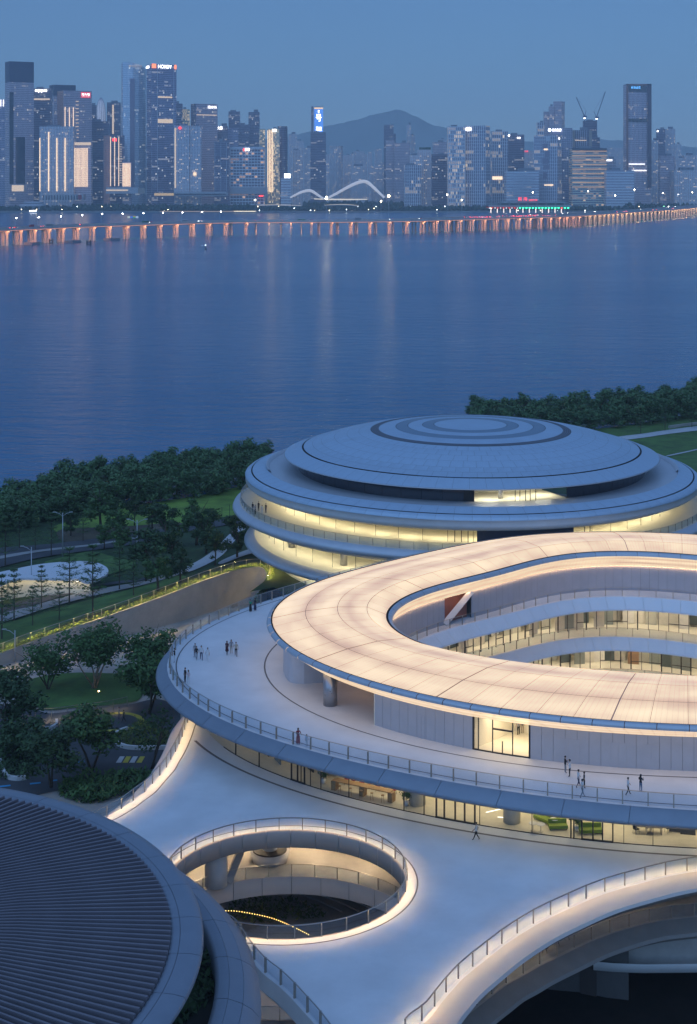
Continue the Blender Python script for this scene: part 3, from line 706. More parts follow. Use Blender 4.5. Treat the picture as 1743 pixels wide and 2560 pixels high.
# ================================================================== DOME BUILDING
QC=Vector((22.4,283.1,0))
DB=empty('dome_building',(QC.x,QC.y,H-GND),'round domed building with stepped silver roof tiers and cream lit glass floors','building')
def db(o): return rb(o,DB)
def qring(r,h,a0=-math.pi,a1=math.pi,n=161): return [Vector((QC.x+r*math.cos(a),QC.y+r*math.sin(a),H-h)) for a in arc(a0,a1,n)]
def qrev(prof,name,mt,a0=-math.pi,a1=math.pi,n=161): return db(sweep(name,[qring(r,h,a0,a1,n) for r,h in prof],mt))
M_dome=mat('dome_panel',(.42,.54,.66),.42,metal=.2,noise=.10,scale=.25)
M_dome2=mat('dome_dark_band',(.21,.29,.37),.4,metal=.25,noise=.08,scale=.4)
M_grille=mat('dome_grille',(.19,.21,.25),.5,noise=.1)
def domez(r): return float(np.interp(r,[0,6.7,8.8,11.5,13.7,16.9,18.3,22,26,30.8,33.6,34.2],[44.1,44.2,44.3,44.45,44.62,44.95,45.12,45.75,46.7,48.15,49.1,49.4]))
qrev([(r,domez(r)+.09) for r in (.05,6.7,11.5,16.9,22,26,30.5)],'roof_backing',mat('roof_joint',(.13,.14,.16),.6,noise=0))
qrev([(30.5,48.2),(31.2,48.5)],'roof_slot',M_dark)
qrev([(31.1,48.42),(33.9,49.4)],'rim_backing',mat('roof_joint',(.13,.14,.16),.6,noise=0))
def qpanels(r0,r1,n,name,mt,stag=0,gap=.014,vis=lambda a:-math.pi<a<.35,prof=None):
    rest=B(); sh={}
    pr=prof or [(r0+gap,domez(r0+gap)),((r0+r1)/2,domez((r0+r1)/2)),(r1-gap,domez(r1-gap))]
    da=2*math.pi/n; g=gap/((r0+r1)/2); aa=arc(-da/2+g,da/2-g,3)
    vs=[(r*math.cos(a),r*math.sin(a),-h) for r,h in pr for a in aa]; fs=grid_faces(len(pr),3,False)
    me=mk(name,vs,fs,mt,True)
    for i in range(n):
        a=-math.pi+da*(i+.5+stag)
        if vis(a): db(obm(name,me,None,(QC.x,QC.y,H),a))
        else:
            c,s=math.cos(a),math.sin(a); rest.add([(QC.x+x*c-y*s,QC.y+x*s+y*c,H+z) for x,y,z in vs],fs)
    if rest.v: o=db(rest.build(name+'_field',mt,None,True)); o['kind']='stuff'
qrev([(.01,44.1),(6.65,44.2)],'crown_disc',M_dome)
front=lambda a:-math.pi*.98<a<-.02
qrev([(6.75,44.2),(8.75,44.3)],'dark_band',M_dome2); qrev([(8.85,44.3),(11.45,44.45)],'pale_band',M_dome)
qrev([(11.55,44.45),(13.65,44.62)],'dark_band',M_dome2); qrev([(13.75,44.62),(16.85,44.95)],'pale_band',M_dome)
for k in range(4): qrev([(16.95+k*.35,44.98+k*.035-.05),(17.13+k*.35,45.0+k*.035-.05)],'grille_ring',M_grille)
rr=[18.35,20.5,22.7,25.0,27.4,29.0,30.65]
for k in range(6): qpanels(rr[k],rr[k+1],64 if k<3 else 76,'roof_panel',M_dome,stag=.5*(k%2),vis=lambda a:-math.pi*.90<a<-.12*math.pi+.1)
qpanels(30.95,34.1,76,'rim_panel',M_dome,vis=front)
qrev([(34.1,49.37),(34.2,49.45),(34.05,49.55),(31.7,49.75)],'rim_edge',M_alu)
# recessed attic glazing
a_l0=math.atan2(ray(1186,1254,51.8).y-QC.y,ray(1186,1254,51.8).x-QC.x); a_l1=math.atan2(ray(1438,1250,51.8).y-QC.y,ray(1438,1250,51.8).x-QC.x)
na=56; da=2*math.pi/na
for i in range(na):
    a0,a1=-math.pi+da*i+.001,-math.pi+da*(i+1)-.001
    am=(a0+a1)/2
    if am>.6 or a_l0-.02<am<a_l1+.02: continue
    db(ob('attic_pane',[(QC.x+31.6*math.cos(a),QC.y+31.6*math.sin(a),H-h) for h in (49.7,51.9) for a in arc(a0,a1,3)],grid_faces(2,3,False),M_dglass))
qrev([(31.5,49.6),(31.5,52)],'attic_backing',M_dark,-math.pi,a_l0); qrev([(31.5,49.6),(31.5,52)],'attic_backing',M_dark,a_l1,math.pi)
qrev([(31.6,49.7),(31.6,51.9)],'attic_lit_glass',M_glass,a_l0,a_l1,24)
qrev([(31.6,51.88),(24,51.88)],'attic_floor',M_cream,a_l0,a_l1,24); qrev([(24,49.7),(24,51.9)],'attic_wall',M_cream,a_l0,a_l1,24); qrev([(31.6,49.72),(24,49.72)],'attic_ceiling',M_cream,a_l0,a_l1,24)
for k in range(3):
    a=a_l0+(a_l1-a_l0)*(k+.12)/3; b=a+(a_l1-a_l0)*.22; qrev([(30.4-k,49.75),(29.9-k,49.75)],'attic_lamp',emis('attic_lamp',(1.0,.92,.68),30),a,b,6)
for k in (.42,.47,.53,.58,.64):
    a=a_l0+(a_l1-a_l0)*k; db(B().cyl(QC.x+31.65*math.cos(a),QC.y+31.65*math.sin(a),H-51.9,H-49.75,.06,n=6).build('attic_mullion',M_frame))
a=a_l0+(a_l1-a_l0)*.3; db(B().cyl(QC.x+29*math.cos(a),QC.y+29*math.sin(a),H-51.9,H-49.75,.45,n=14).build('attic_column',M_colm,None,True))
# lower tier
qrev([(31.5,51.9),(35.5,51.75),(37.3,51.6)],'tier_floor',M_alu)
qrev([(36.9,51.6),(37.3,51.15),(37.5,51.15)],'tier_lip',M_alu,-.2,math.pi+.2)
tz=lambda r: float(np.interp(r,[37.3,40.0,41.2],[51.55,52.15,52.6]))
qrev([(37.3,51.65),(39.9,52.25)],'tier_backing',mat('roof_joint',(.13,.14,.16),.6,noise=0))
qrev([(39.8,52.4),(40.4,52.5)],'tier_slot',M_dark)
qrev([(40.3,52.35),(41.2,52.85)],'tier_edge_backing',mat('roof_joint',(.13,.14,.16),.6,noise=0))
qpanels(37.35,40.0,88,'tier_panel',M_dome,vis=front,prof=[(37.35,51.5),(38.7,51.8),(39.98,52.12)])
qpanels(40.22,41.3,88,'tier_edge_panel',M_dome,vis=front,prof=[(40.22,52.2),(40.9,52.42),(41.3,52.75),(41.3,52.95)])
qrev([(41.3,52.95),(41.05,53.05),(41.25,53.75),(40.9,54.3),(39.6,54.85),(38.5,54.95)],'tier_fascia',M_fascia)
qrev([(38.5,54.95),(35.2,55.0)],'tier_soffit',M_cream)
# two lit floors with glass set back behind ledges
Mdl=emis('dome_floor_light',(1.0,.86,.52),26)
def floor_band(r_glass_,h0,h1,ra,npane,lamp):
    a0,a1=-math.pi-.35,-.15
    qrev([(r_glass_,h0),(r_glass_,h1)],'floor_glass',M_glass,a0,.5,100)
    qrev([(r_glass_-8,h0),(r_glass_-8,h1)],'floor_back_wall',M_cream,-math.pi-.5,.6,100)
    qrev([(r_glass_,h0+.0),(r_glass_-8,h0+.0)],'floor_ceiling',M_cream,-math.pi-.5,.6,100)
    for i in range(npane):
        a=-math.pi-.35+i*(math.pi+.8)/npane
        db(B().cyl(QC.x+(r_glass_+.03)*math.cos(a),QC.y+(r_glass_+.03)*math.sin(a),H-h1,H-h0,.035,n=5).build('glass_joint',M_frame))
    for i in range(26):
        a=-math.pi-.4+i*(math.pi+.9)/26; qrev([(r_glass_-1.2,h0+.04),(r_glass_-1.9,h0+.04)],'floor_lamp',lamp,a,a+.085,4)
floor_band(35.5,55.0,57.6,0,34,Mdl)
qrev([(42.3,57.6),(27,57.6)],'terrace_floor',mat('cream_terrace',(.62,.58,.48),.6,noise=.06))
qrev([(42.3,57.6),(42.5,57.65),(43.4,58.15),(43.6,58.6),(43.2,59.1),(41.5,59.9),(39.5,60.2)],'terrace_ledge',M_alu)
qrev([(39.5,60.2),(36,60.2)],'terrace_soffit',M_cream)
floor_band(37.2,60.2,63.6,0,30,Mdl)
qrev([(39.6,63.7),(28,63.6)],'lower_terrace_floor',M_cream)
qrev([(39.6,63.7),(41.2,64.2),(41.5,64.7),(40.8,65.3),(38,66.2),(34.0,66.5)],'lower_ledge',M_alu)
floor_band(33.8,66.4,68.4,0,26,Mdl)
qrev([(35,68.4),(26,68.4)],'ground_terrace',M_cream)
qrev([(35,68.4),(37.4,68.7),(37.6,69.2),(35,70.5),(30,72.3),(29.5,GND+1)],'bowl_base',M_alu)
for (a,rr_,h0,h1) in ((-2.75,35.0,60.2,63.6),(-2.3,34.8,60.2,63.6),(-1.95,34.6,60.2,63.6)):
    db(B().cyl(QC.x+rr_*math.cos(a),QC.y+rr_*math.sin(a),H-h1,H-h0,.62,n=18).build('column',M_colm,None,True))
for a in (-1.72,-1.69,-1.66,-1.10,-1.07): 
    db(B().cyl(QC.x+35.6*math.cos(a),QC.y+35.6*math.sin(a),H-57.6,H-55,.07,n=6).build('door_post',M_frame))
qrev([(35.65,55.0),(35.65,57.6)],'dark_door_screen',mat('dark_blue_screen',(.03,.05,.10),.4,noise=0),-1.62,-1.16,16)
railing('glass railing round the terrace of the domed building',[Vector((QC.x+42.1*math.cos(a),QC.y+42.1*math.sin(a),H-57.6)) for a in arc(-math.pi-.75,.55,160)],hgt=1.25)
# ================================================================== GROUND ON THE NEAR SHORE
rng=random.Random(11)
M_grass=mat('lawn',(.085,.165,.035),.9,noise=.45,scale=.25,bump=.3)
M_grassb=mat('bright_lawn',(.18,.29,.04),.9,noise=.4,scale=.2,bump=.3)
M_dgrass=mat('dark_planting',(.035,.07,.02),.95,noise=.5,scale=.5,bump=.5)
M_asph=mat('asphalt',(.07,.072,.078),.75,noise=.25,scale=.3)
M_pave=mat('pale_paving',(.34,.33,.32),.8,noise=.15,scale=.4)
M_road=mat('concrete_road',(.40,.35,.31),.75,noise=.3,scale=.22)
M_earth=mat('bare_earth',(.10,.08,.05),.95,noise=.4,scale=.2)
M_path=mat('white_path',(.55,.55,.56),.7,noise=.1,scale=.5)
# raised park: height falls from the retaining wall to the shore
def shoreD(X): return 372+max(0,X+10)*.75
def hpark(X,D):
    u=min(1.25,max(-1.2,(X+56)/34)); hw=73.3-4.4*max(0,min(1.1,u)); Dw=240+33*u
    Ds=shoreD(X); k=(D-Dw)/(Ds-Dw); k=max(0,min(1,k))
    return hw+(78.6-hw)*k
def upark(x,y):
    lo_,hi_=60.0,1200.0
    for _ in range(50):
        m=(lo_+hi_)/2; X=(x-CX)*m/F
        if (y-YH)*m/F < hpark(X,m): lo_=m
        else: hi_=m
    D=(lo_+hi_)/2; X=(x-CX)*D/F; return Vector((X,D,H-hpark(X,D)))
WT=S('2a',[(-160,1312),(0,1255),(200,1180),(400,1112),(600,1045),(800,975),(1000,900),(1150,842),(1300,792),(1400,770),(1470,765),(1500,785),(1508,820),(1490,865),(1455,910),(1410,965)])
WTH=[74.2,73.3,72.7,72.0,71.3,70.5,69.8,69.3,68.9,68.7,68.6,68.6,68.7,69.1,69.6,70.3]
wtop=catmull([ray(x,y,h) for (x,y),h in zip(WT,WTH)],4)
gp_=[(-290,40),(260,40),(260,253),(200,243),(60,243),(12,241),(0,239),(wtop[-1].x+4,wtop[-1].y+4)]+[(q.x,q.y+.3) for q in reversed(wtop)]+[(-290,203)]
gt=tessellate_polygon([[Vector((a,b,0)) for a,b in gp_]])
ground=ob('ground',[(a,b,H-GND-.1) for a,b in gp_],[tuple(q) for q in gt],M_road); setp(ground,kind='structure')
def cdt_patch(name,outline,zf,mt,step,dz=0,parent=None,holes=()):
    """plan polygon filled with a grid of points and draped over zf"""
    xs=[p[0] for p in outline]; ys=[p[1] for p in outline]
    pts=[Vector((p[0],p[1])) for p in outline]; n=len(pts); edges=[(i,(i+1)%n) for i in range(n)]
    x=min(xs)
    while x<max(xs):
        y=min(ys)
        while y<max(ys): pts.append(Vector((x+.13,y+.17))); y+=step
        x+=step
    r=delaunay_2d_cdt(pts,edges,[],1,1e-4)
    return ob(name,[(p.x,p.y,zf(p.x,p.y)+dz) for p in r[0]],[tuple(f) for f in r[2]],mt,parent,True)
zpark=lambda X,D:H-hpark(X,D)
shore=[(X,shoreD(X)+8) for X in range(260,-300,-20)]
pk=[(p.x,p.y) for p in wtop]+[(wtop[-1].x+4,wtop[-1].y+3),(0,236),(12,238),(60,240),(200,240),(260,250)]+shore+[(-290,200)]
park=cdt_patch('park_terrain',pk,zpark,M_dgrass,9); setp(park,kind='structure')
def patch(name,kz,pts,mt,dz,step=5,fn=None):
    q=catmull([upark(x,y) for x,y in S(kz,pts)],4,True)
    o=cdt_patch(name,[(p.x,p.y) for p in q],zpark,mt,step,dz); setp(o,kind='structure'); return o
patch('lawn','2a',[(300,545),(400,505),(600,455),(800,412),(1100,365),(1420,310),(1420,450),(1330,470),(1150,500),(950,530),(740,545),(560,580),(400,600)],M_grassb,.10)
patch('bare_ground','2a',[(330,560),(480,545),(740,535),(1000,515),(1020,545),(740,570),(480,615),(350,620)],M_earth,.16)
patch('road','2a',[(-40,665),(250,640),(550,606),(850,563),(1100,528),(1420,475),(1420,505),(1100,560),(860,592),(560,640),(260,675),(-40,705)],M_asph,.22)
patch('road','2a',[(-40,730),(200,690),(420,660),(650,632),(840,602),(845,622),(660,655),(430,685),(200,720),(-40,775)],M_asph,.22)
patch('pavement','2a',[(-40,715),(200,675),(430,650),(640,622),(800,595),(800,602),(640,632),(430,660),(200,688),(-40,730)],M_pave,.27)
patch('path','2a',[(1375,520),(1300,580),(1200,680),(1080,755),(950,800),(965,815),(1090,790),(1240,715),(1310,640),(1400,535)],M_path,.25)
patch('path','2a',[(1460,655),(1350,690),(1240,740),(1255,752),(1360,712),(1470,680)],M_path,.25)
patch('pavement','2a',[(-40,1050),(200,985),(500,905),(800,850),(1000,790),(1010,812),(820,868),(520,935),(210,1020),(-40,1095)],M_pave,.25)
patch('road','2a',[(-40,1005),(250,930),(560,865),(800,830),(960,790),(960,797),(800,845),(560,880),(250,965),(-40,1045)],M_asph,.22)
patch('lawn','2a',[(250,745),(350,715),(480,685),(560,690),(640,712),(760,740),(745,775),(640,805),(560,830),(500,800),(400,760)],M_grass,.28)
patch('lawn','2a',[(-40,1110),(300,1010),(600,930),(900,850),(1000,820),(1050,830),(880,915),(600,1012),(300,1115),(-40,1230)],M_grass,.20)
# right hand lawn and path beyond the dome
def patch2(name,pts,mt,dz): 
    q=catmull([upark(x,y) for x,y in S('2c',pts)],4,True); o=cdt_patch(name,[(p.x,p.y) for p in q],zpark,mt,8,dz); setp(o,kind='structure'); return o
patch2('lawn',[(900,345),(1200,300),(1700,225),(1800,400),(1750,760),(1560,720),(1400,520),(1200,420)],M_grass,.15)
patch2('path',[(1080,382),(1250,360),(1420,335),(1700,300),(1700,325),(1420,360),(1250,385),(1110,400)],M_path,.3)
patch2('path',[(1410,492),(1582,455),(1700,425),(1700,429),(1582,461),(1410,498)],M_path,.3)
bw=[upark(x,y) for x,y in S('2c',[(1410,325),(1500,312),(1600,300)])]
b=B()
for p,q in zip(bw,bw[1:]): b.obox(p,q,.6,p.z,p.z+1.0)
setp(b.build('low_wall',M_conc),'low pale wall beside the path at the right shore','wall')

# retaining wall of the sunken road with planted, lit top and railing
RW=empty('retaining_wall',(wtop[20].x,wtop[20].y,H-GND),'long curved concrete retaining wall of the sunken road with glowing hedge on top','wall')
wl=[p.copy() for p in wtop]
rb(sweep('wall_face',[wl,[Vector((p.x,p.y,H-GND-.15)) for p in wl]],mat('board_marked_concrete',(.47,.385,.32),.8,noise=.12,scale=.5,bump=.2)),RW)
rb(sweep('wall_cap',[[q+Vector((0,0,.02)) for q in offset_line(wl,-.06)],[q+Vector((0,0,.10)) for q in offset_line(wl,-.06)],[q+Vector((0,0,.10)) for q in offset_line(wl,.2)],[q-Vector((0,0,.3)) for q in offset_line(wl,.2)]],M_conc),RW)
# hedge strip: small leafy tufts between wall and railing
def tufts(name,line,w,h,dens,mt,seed,lw=.16):
    r=random.Random(seed); b=B()
    for p,q in zip(line,line[1:]):
        L=(q-p).length
        for _ in range(int(L*dens)):
            c=p.lerp(q,r.random())+Vector((r.uniform(-w,w),r.uniform(-w,w),0)); zz=r.uniform(0,h)
            a=r.uniform(0,6.28); t=r.uniform(-.9,.9); s=lw*r.uniform(.6,1.3)
            d=Vector((math.cos(a),math.sin(a),t)).normalized()*s; e=Vector((-math.sin(a),math.cos(a),r.uniform(-.5,.5))).normalized()*s*.5
            c=c+Vector((0,0,zz)); b.add([c-d,c+e,c+d,c-e],[(0,1,2,3)])
    o=b.build(name,mt); o['kind']='stuff'; return o
M_hedge=mat('hedge_leaves',(.20,.25,.05),.8,noise=.3,scale=2)
hl=offset_line(wl,.8)
rb(tufts('hedge_strip',hl,.55,.55,40,M_hedge,5),RW)
railing('thin railing with lit hedge following the curved retaining wall',[p+Vector((0,0,.15)) for p in offset_line(wl,.55)[:-9]],hgt=1.25,step=2.6,name='metal_railing',led=True,ledmat=emis('hedge_led',(1.0,.74,.25),210))
# road dashes on the sunken road
for k,(x,y) in enumerate(S('2a',[(880,1090),(930,1078),(985,1060),(1040,1045),(1090,1030),(800,1112),(720,1135),(1140,1015),(640,1160)])):
    p=ray(x,y,GND); o=B().obox(p,p+Vector((2.4,1.6,0)),.25,H-GND-.09,H-GND-.085).build('lane_dash',M_path); o.parent=ground

# white leaf shaped pavilion with lit underside
PV=S('2a',[(-60,812),(100,770),(250,743),(430,729),(540,736),(600,762),(612,790),(585,815),(500,846),(440,830),(330,826),(200,824),(90,828),(-60,880)])
pv=catmull([upark(x,y+55) for x,y in PV],5,True); pz=pv[0].z
root=empty('pavilion',sum(pv,Vector())/len(pv),'low pavilion with white leaf shaped roof and cream lit front beside the park road','pavilion')
zr=H-71.0
pr=catmull([ray(x,y,71.0) for x,y in PV],5,True)
def pv_(o): return rb(o,root)
t=tessellate_polygon([[Vector((p.x,p.y,0)) for p in pr]])
b=B(); n=len(pr); b.add([(p.x,p.y,zr) for p in pr]+[(p.x,p.y,zr-.45) for p in pr],[tuple(q) if ((pr[q[1]]-pr[q[0]]).cross(pr[q[2]]-pr[q[0]])).z>0 else tuple(q)[::-1] for q in t]+[(i,(i+1)%n,n+(i+1)%n,n+i) for i in range(n)]+[tuple(n+i for i in q) for q in t])
pv_(b.build('roof_canopy',mat('white_canopy',(.68,.68,.70),.5,noise=.05)))
fw=catmull([ray(x,y,71.4) for x,y in S('2a',[(-60,880),(90,836),(200,834),(330,838),(440,845),(490,850)])],5)
fw=offset_line(fw,1.2); pv_(sweep('lit_front_wall',[lift(fw,zr-.4),lift(fw,zr-5.2)],M_cream))
pv_(sweep('eave_light',[lift(offset_line(fw,-.7),zr-.47),lift(offset_line(fw,-1.0),zr-.47)],emis('pavilion_light',(1.0,.84,.55),8)))

# ------------------------------------------------------------------ lower left garden: island lawn, paths, planters, crossing
GZ=H-GND
def flatpatch(name,kz,pts,mt,dz,kind='structure',h=GND):
    q=catmull([ray(x,y,h) for x,y in S(kz,pts)],5,True); o=flat(name,[q],GZ+dz,mt)
    if kind: setp(o,kind=kind)
    return o,q
_,isl=flatpatch('island_lawn','2d',[(60,510),(130,465),(250,430),(420,412),(600,415),(770,425),(820,480),(790,560),(700,585),(560,600),(400,612),(270,622),(180,595),(90,560)],M_grass,.05)
flatpatch('garden_path','2d',[(-60,640),(150,600),(280,640),(500,610),(720,590),(900,560),(1020,640),(960,860),(880,960),(600,1010),(300,1080),(-60,1100)],M_asph,-.02)
flatpatch('void_shade_patch','3e',[(250,1100),(480,1015),(700,860),(1000,700),(1300,600),(1650,530),(1750,1300),(400,1400)],mat('void_shade_patch',(.016,.013,.011),.95,noise=.3,scale=.5,spec=.1),-.03)  # near-black sheet: shade of the void under the right arc, painted as ground colour
# curving kerb walls lit from below
def lowwall(label,kz,pts,hh,lit,closed=False,w=.35):
    q=catmull([ray(x,y,GND) for x,y in S(kz,pts)],5,closed)
    if closed: q=q+[q[0]]
    root=empty('garden_kerb',q[0],label,'kerb')
    b=B()
    for p,r in zip(q,q[1:]): b.obox(p,r,w,GZ-.1,GZ+hh)
    rb(b.build('kerb_wall',M_fascia),root)
    if lit:
        rb(sweep('light_strip',[[p+Vector((0,0,.12)) for p in offset_line(q,-w*.5-.1)],[p+Vector((0,0,.18)) for p in offset_line(q,-w*.5-.1)]],emis('kerb_led',(1.0,.80,.52),6)),root)
    return q
lowwall('pale kerb with warm light strip curving round the leftmost planting','2d',[(320,690),(318,715),(280,735),(200,742),(120,735),(40,730)],.5,True)
lowwall('pale curved kerb round the bright planter beside the crossing','2d',[(720,735),(680,750),(645,775),(655,810),(700,835),(780,845),(940,842)],.5,False)
lowwall('pale kerb curling at the far left below the dark trees','2d',[(0,915),(15,950),(25,985),(50,1010),(100,1018),(150,1012)],.5,False)
rl=catmull([ray(x,y,GND) for x,y in S('2d',[(200,675),(320,668),(450,650),(600,630),(720,605)])],5)
railing('lit glass railing along the garden ramp below the island lawn',[p for p in rl],hgt=1.5,led=True,name='ramp_railing',ledmat=M_led2)
# yellow ring marking and painted crossing
p=ray(*S('2d',[(655,688)])[0],GND)
b=B(); v=[]; n=40
for r_ in (2.3,2.9): v+=[(p.x+r_*1.35*math.cos(2*math.pi*i/n),p.y+r_*1.35*math.sin(2*math.pi*i/n),GZ+.02) for i in range(n)]
b.add(v,grid_faces(2,n,True)); o=b.build('yellow_ring_marking',mat('yellow_paint',(.55,.45,.06),.7)); o.parent=ground
for k,(zx,col) in enumerate(((680,0),(717,1),(755,0),(795,1))):
    q=[ray(x,y,GND) for x,y in S('2d',[(zx-25,920),(zx+5,920),(zx+25,884),(zx-2,884)])]
    o=ob('crossing_stripe',[(a.x,a.y,GZ+.02) for a in q],[(0,1,2,3)],mat('yellow_paint',(.55,.45,.06),.7) if col else M_path); o.parent=ground
for (zx,zy,w) in ((575,738,30),(350,775,30),(455,915,45),(200,1035,60),(300,1020,50),(30,1050,60)):
    q=[ray(x,y,GND) for x,y in S('2d',[(zx-w/2,zy),(zx+w/2,zy-6),(zx+w/2,zy+2),(zx-w/2,zy+9)])]
    o=ob('blue_marking',[(a.x,a.y,GZ+.022) for a in q],[(0,1,2,3)],mat('blue_paint',(.05,.30,.55),.7)); o.parent=ground
# ground cover beds
def bed(label,kz,pts,mt,hh,dens,seed,h=GND,lw=.25):
    q=catmull([ray(x,y,h) for x,y in S(kz,pts)],4,True); r=random.Random(seed)
    xs=[p.x for p in q]; ys=[p.y for p in q]; b=B(); poly=[(p.x,p.y) for p in q]
    def inside(x,y):
        c=False; j=len(poly)-1
        for i in range(len(poly)):
            if (poly[i][1]>y)!=(poly[j][1]>y) and x<(poly[j][0]-poly[i][0])*(y-poly[i][1])/(poly[j][1]-poly[i][1])+poly[i][0]: c=not c
            j=i
        return c
    A=(max(xs)-min(xs))*(max(ys)-min(ys)); cnt=0
    for _ in range(int(A*dens)):
        x,y=r.uniform(min(xs),max(xs)),r.uniform(min(ys),max(ys))
        if not inside(x,y): continue
        hm=hh*(.55+.45*math.sin(x*1.3)*math.cos(y*1.1)); c=Vector((x,y,H-h+r.uniform(.05,max(.1,hm))))
        a=r.uniform(0,6.28); s=lw*r.uniform(.6,1.4); d=Vector((math.cos(a)*s,math.sin(a)*s,r.uniform(.1,1.0)*s)); e=Vector((-math.sin(a)*s*.4,math.cos(a)*s*.4,r.uniform(-.2,.2)*s))
        b.add([c-d,c+e,c+d,c-e],[(0,1,2,3)])
    o=b.build('ground_cover',mt); setp(o,label,'plants',kind='stuff'); return o
M_leafa=mat('leaf_green',(.068,.14,.034),.7,noise=.35,scale=.8)
M_leafb=mat('leaf_dark',(.042,.085,.026),.75,noise=.4,scale=.6)
M_leafc=mat('leaf_yellowish',(.10,.13,.02),.7,noise=.35,scale=1.2)
bed('yellow green ground cover inside the curved kerb','2d',[(680,755),(760,700),(850,690),(960,760),(940,835),(780,830),(700,815)],M_leafc,.7,22,1)
bed('dense dark ground cover in front of the deck edge','2d',[(330,1080),(420,1010),(600,985),(800,975),(860,1000),(800,1060),(700,1110),(520,1150),(400,1130)],M_leafa,1.4,26,2,lw=.35)
bed('dark ground cover under the leftmost trees','2d',[(-40,760),(160,770),(290,830),(230,900),(140,1000),(-40,990)],M_leafb,1.1,14,3,lw=.35)
bed('grassy planting on the ground below the round deck opening','3d',[(380,700),(430,620),(560,585),(740,580),(900,640),(950,680),(760,710),(560,720)],M_leafc,.6,14,4,h=GND)
bed('shrubs in the gap between the two rims of the louvred building','3f',[(1160,800),(1220,950),(1215,1150),(1150,1300),(1000,1420),(930,1350),(1080,1160),(1150,980)],M_leafb,1.3,26,6,h=RIM_H+5.0,lw=.3)
# light garland across the garden below the opening
gl=catmull([ray(x,y,GND-1.0) for x,y in S('3d',[(360,655),(450,655),(550,670),(660,695),(760,735),(860,785)])],6)
b=B()
for i,p in enumerate(polyline_resample(gl,.28)): b.cyl(p.x,p.y,p.z,p.z+.06,.035,n=6)
setp(b.build('light_garland',emis('garland',(1.0,.65,.18),5)),'string of small golden lights across the garden below the opening','string lights')
for k in range(4):
    l=[ray(x+k*26,y-k*2,GND) for x,y in S('3d',[(730+k*30,565),(850+k*30,610),(960+k*30,660)])]
    b=B()
    for p,q in zip(l,l[1:]): b.obox(p,q,.12,GZ-.1,GZ+.05)
    o=b.build('kerb_line',M_pave); o.parent=ground
# ground level under the right arc: dark service block with round platform
SB=empty('service_block',(28,122,GZ),'dark ground floor block with door under the right arc of the deck','building')
w=[ray(x,y,GND) for x,y in S('3e',[(690,900),(820,930),(980,945),(1130,975),(1250,990)])]; w=[p+Vector((0,3,0)) for p in w]
rb(sweep('wall',[lift(w,GZ),lift(w,GZ+5)],mat('dark_wall',(.10,.09,.085),.8)),SB)
p=w[2]; q=w[3]; rb(B().obox(p+Vector((.1,-.15,0)),p.lerp(q,.62)+Vector((0,-.15,0)),.1,GZ,GZ+2.6).build('door',mat('service_door_brown',(.06,.045,.04),.6)),SB)
pl=[ray(x,y,72.0) for x,y in S('3e',[(1030,712),(1140,722),(1300,728),(1582,725),(1700,722)])]
rb(sweep('platform_edge',[lift(pl,H-71.6),lift(pl,H-72.4),lift(offset_line(pl,2),H-72.4)],M_fascia),SB)
rb(sweep('platform_wall',[lift(offset_line(pl,1.5),H-69.6),lift(offset_line(pl,1.5),H-72.4)],M_conc),SB)

# ------------------------------------------------------------------ trees
def leaf_cloud(r, blobs, n, lw, zmin=None):
    b=B()
    tot=sum(x[3]**2 for x in blobs)
    for (cx,cy,cz,rad,sq) in blobs:
        for _ in range(int(n*rad**2/tot)):
            while True:
                d=Vector((r.gauss(0,1),r.gauss(0,1),r.gauss(0,1)))
                if d.length>.01: break
            d.normalize(); k=rad*(r.random()**.5)*(.95+.45*r.random())
            c=Vector((cx,cy,cz))+Vector((d.x*k,d.y*k,d.z*k*sq))
            a=r.uniform(0,6.28); s=lw*r.uniform(.55,1.35); up=r.uniform(-.8,.8)
            e1=Vector((math.cos(a),math.sin(a),up)).normalized()*s; e2=e1.cross(d if abs(e1.normalized().dot(d))<.95 else Vector((0,0,1))).normalized()*s*.55
            b.add([c-e1,c+e2,c+e1,c-e2],[(0,1,2,3)])
    return b
M_bark=mat('bark',(.09,.07,.05),.9,noise=.3,scale=3); M_barkl=mat('pale_bark',(.30,.24,.18),.85,noise=.25,scale=3)
M_belt=mat('mangrove_leaf',(.088,.165,.06),.75,noise=.4,scale=.35)
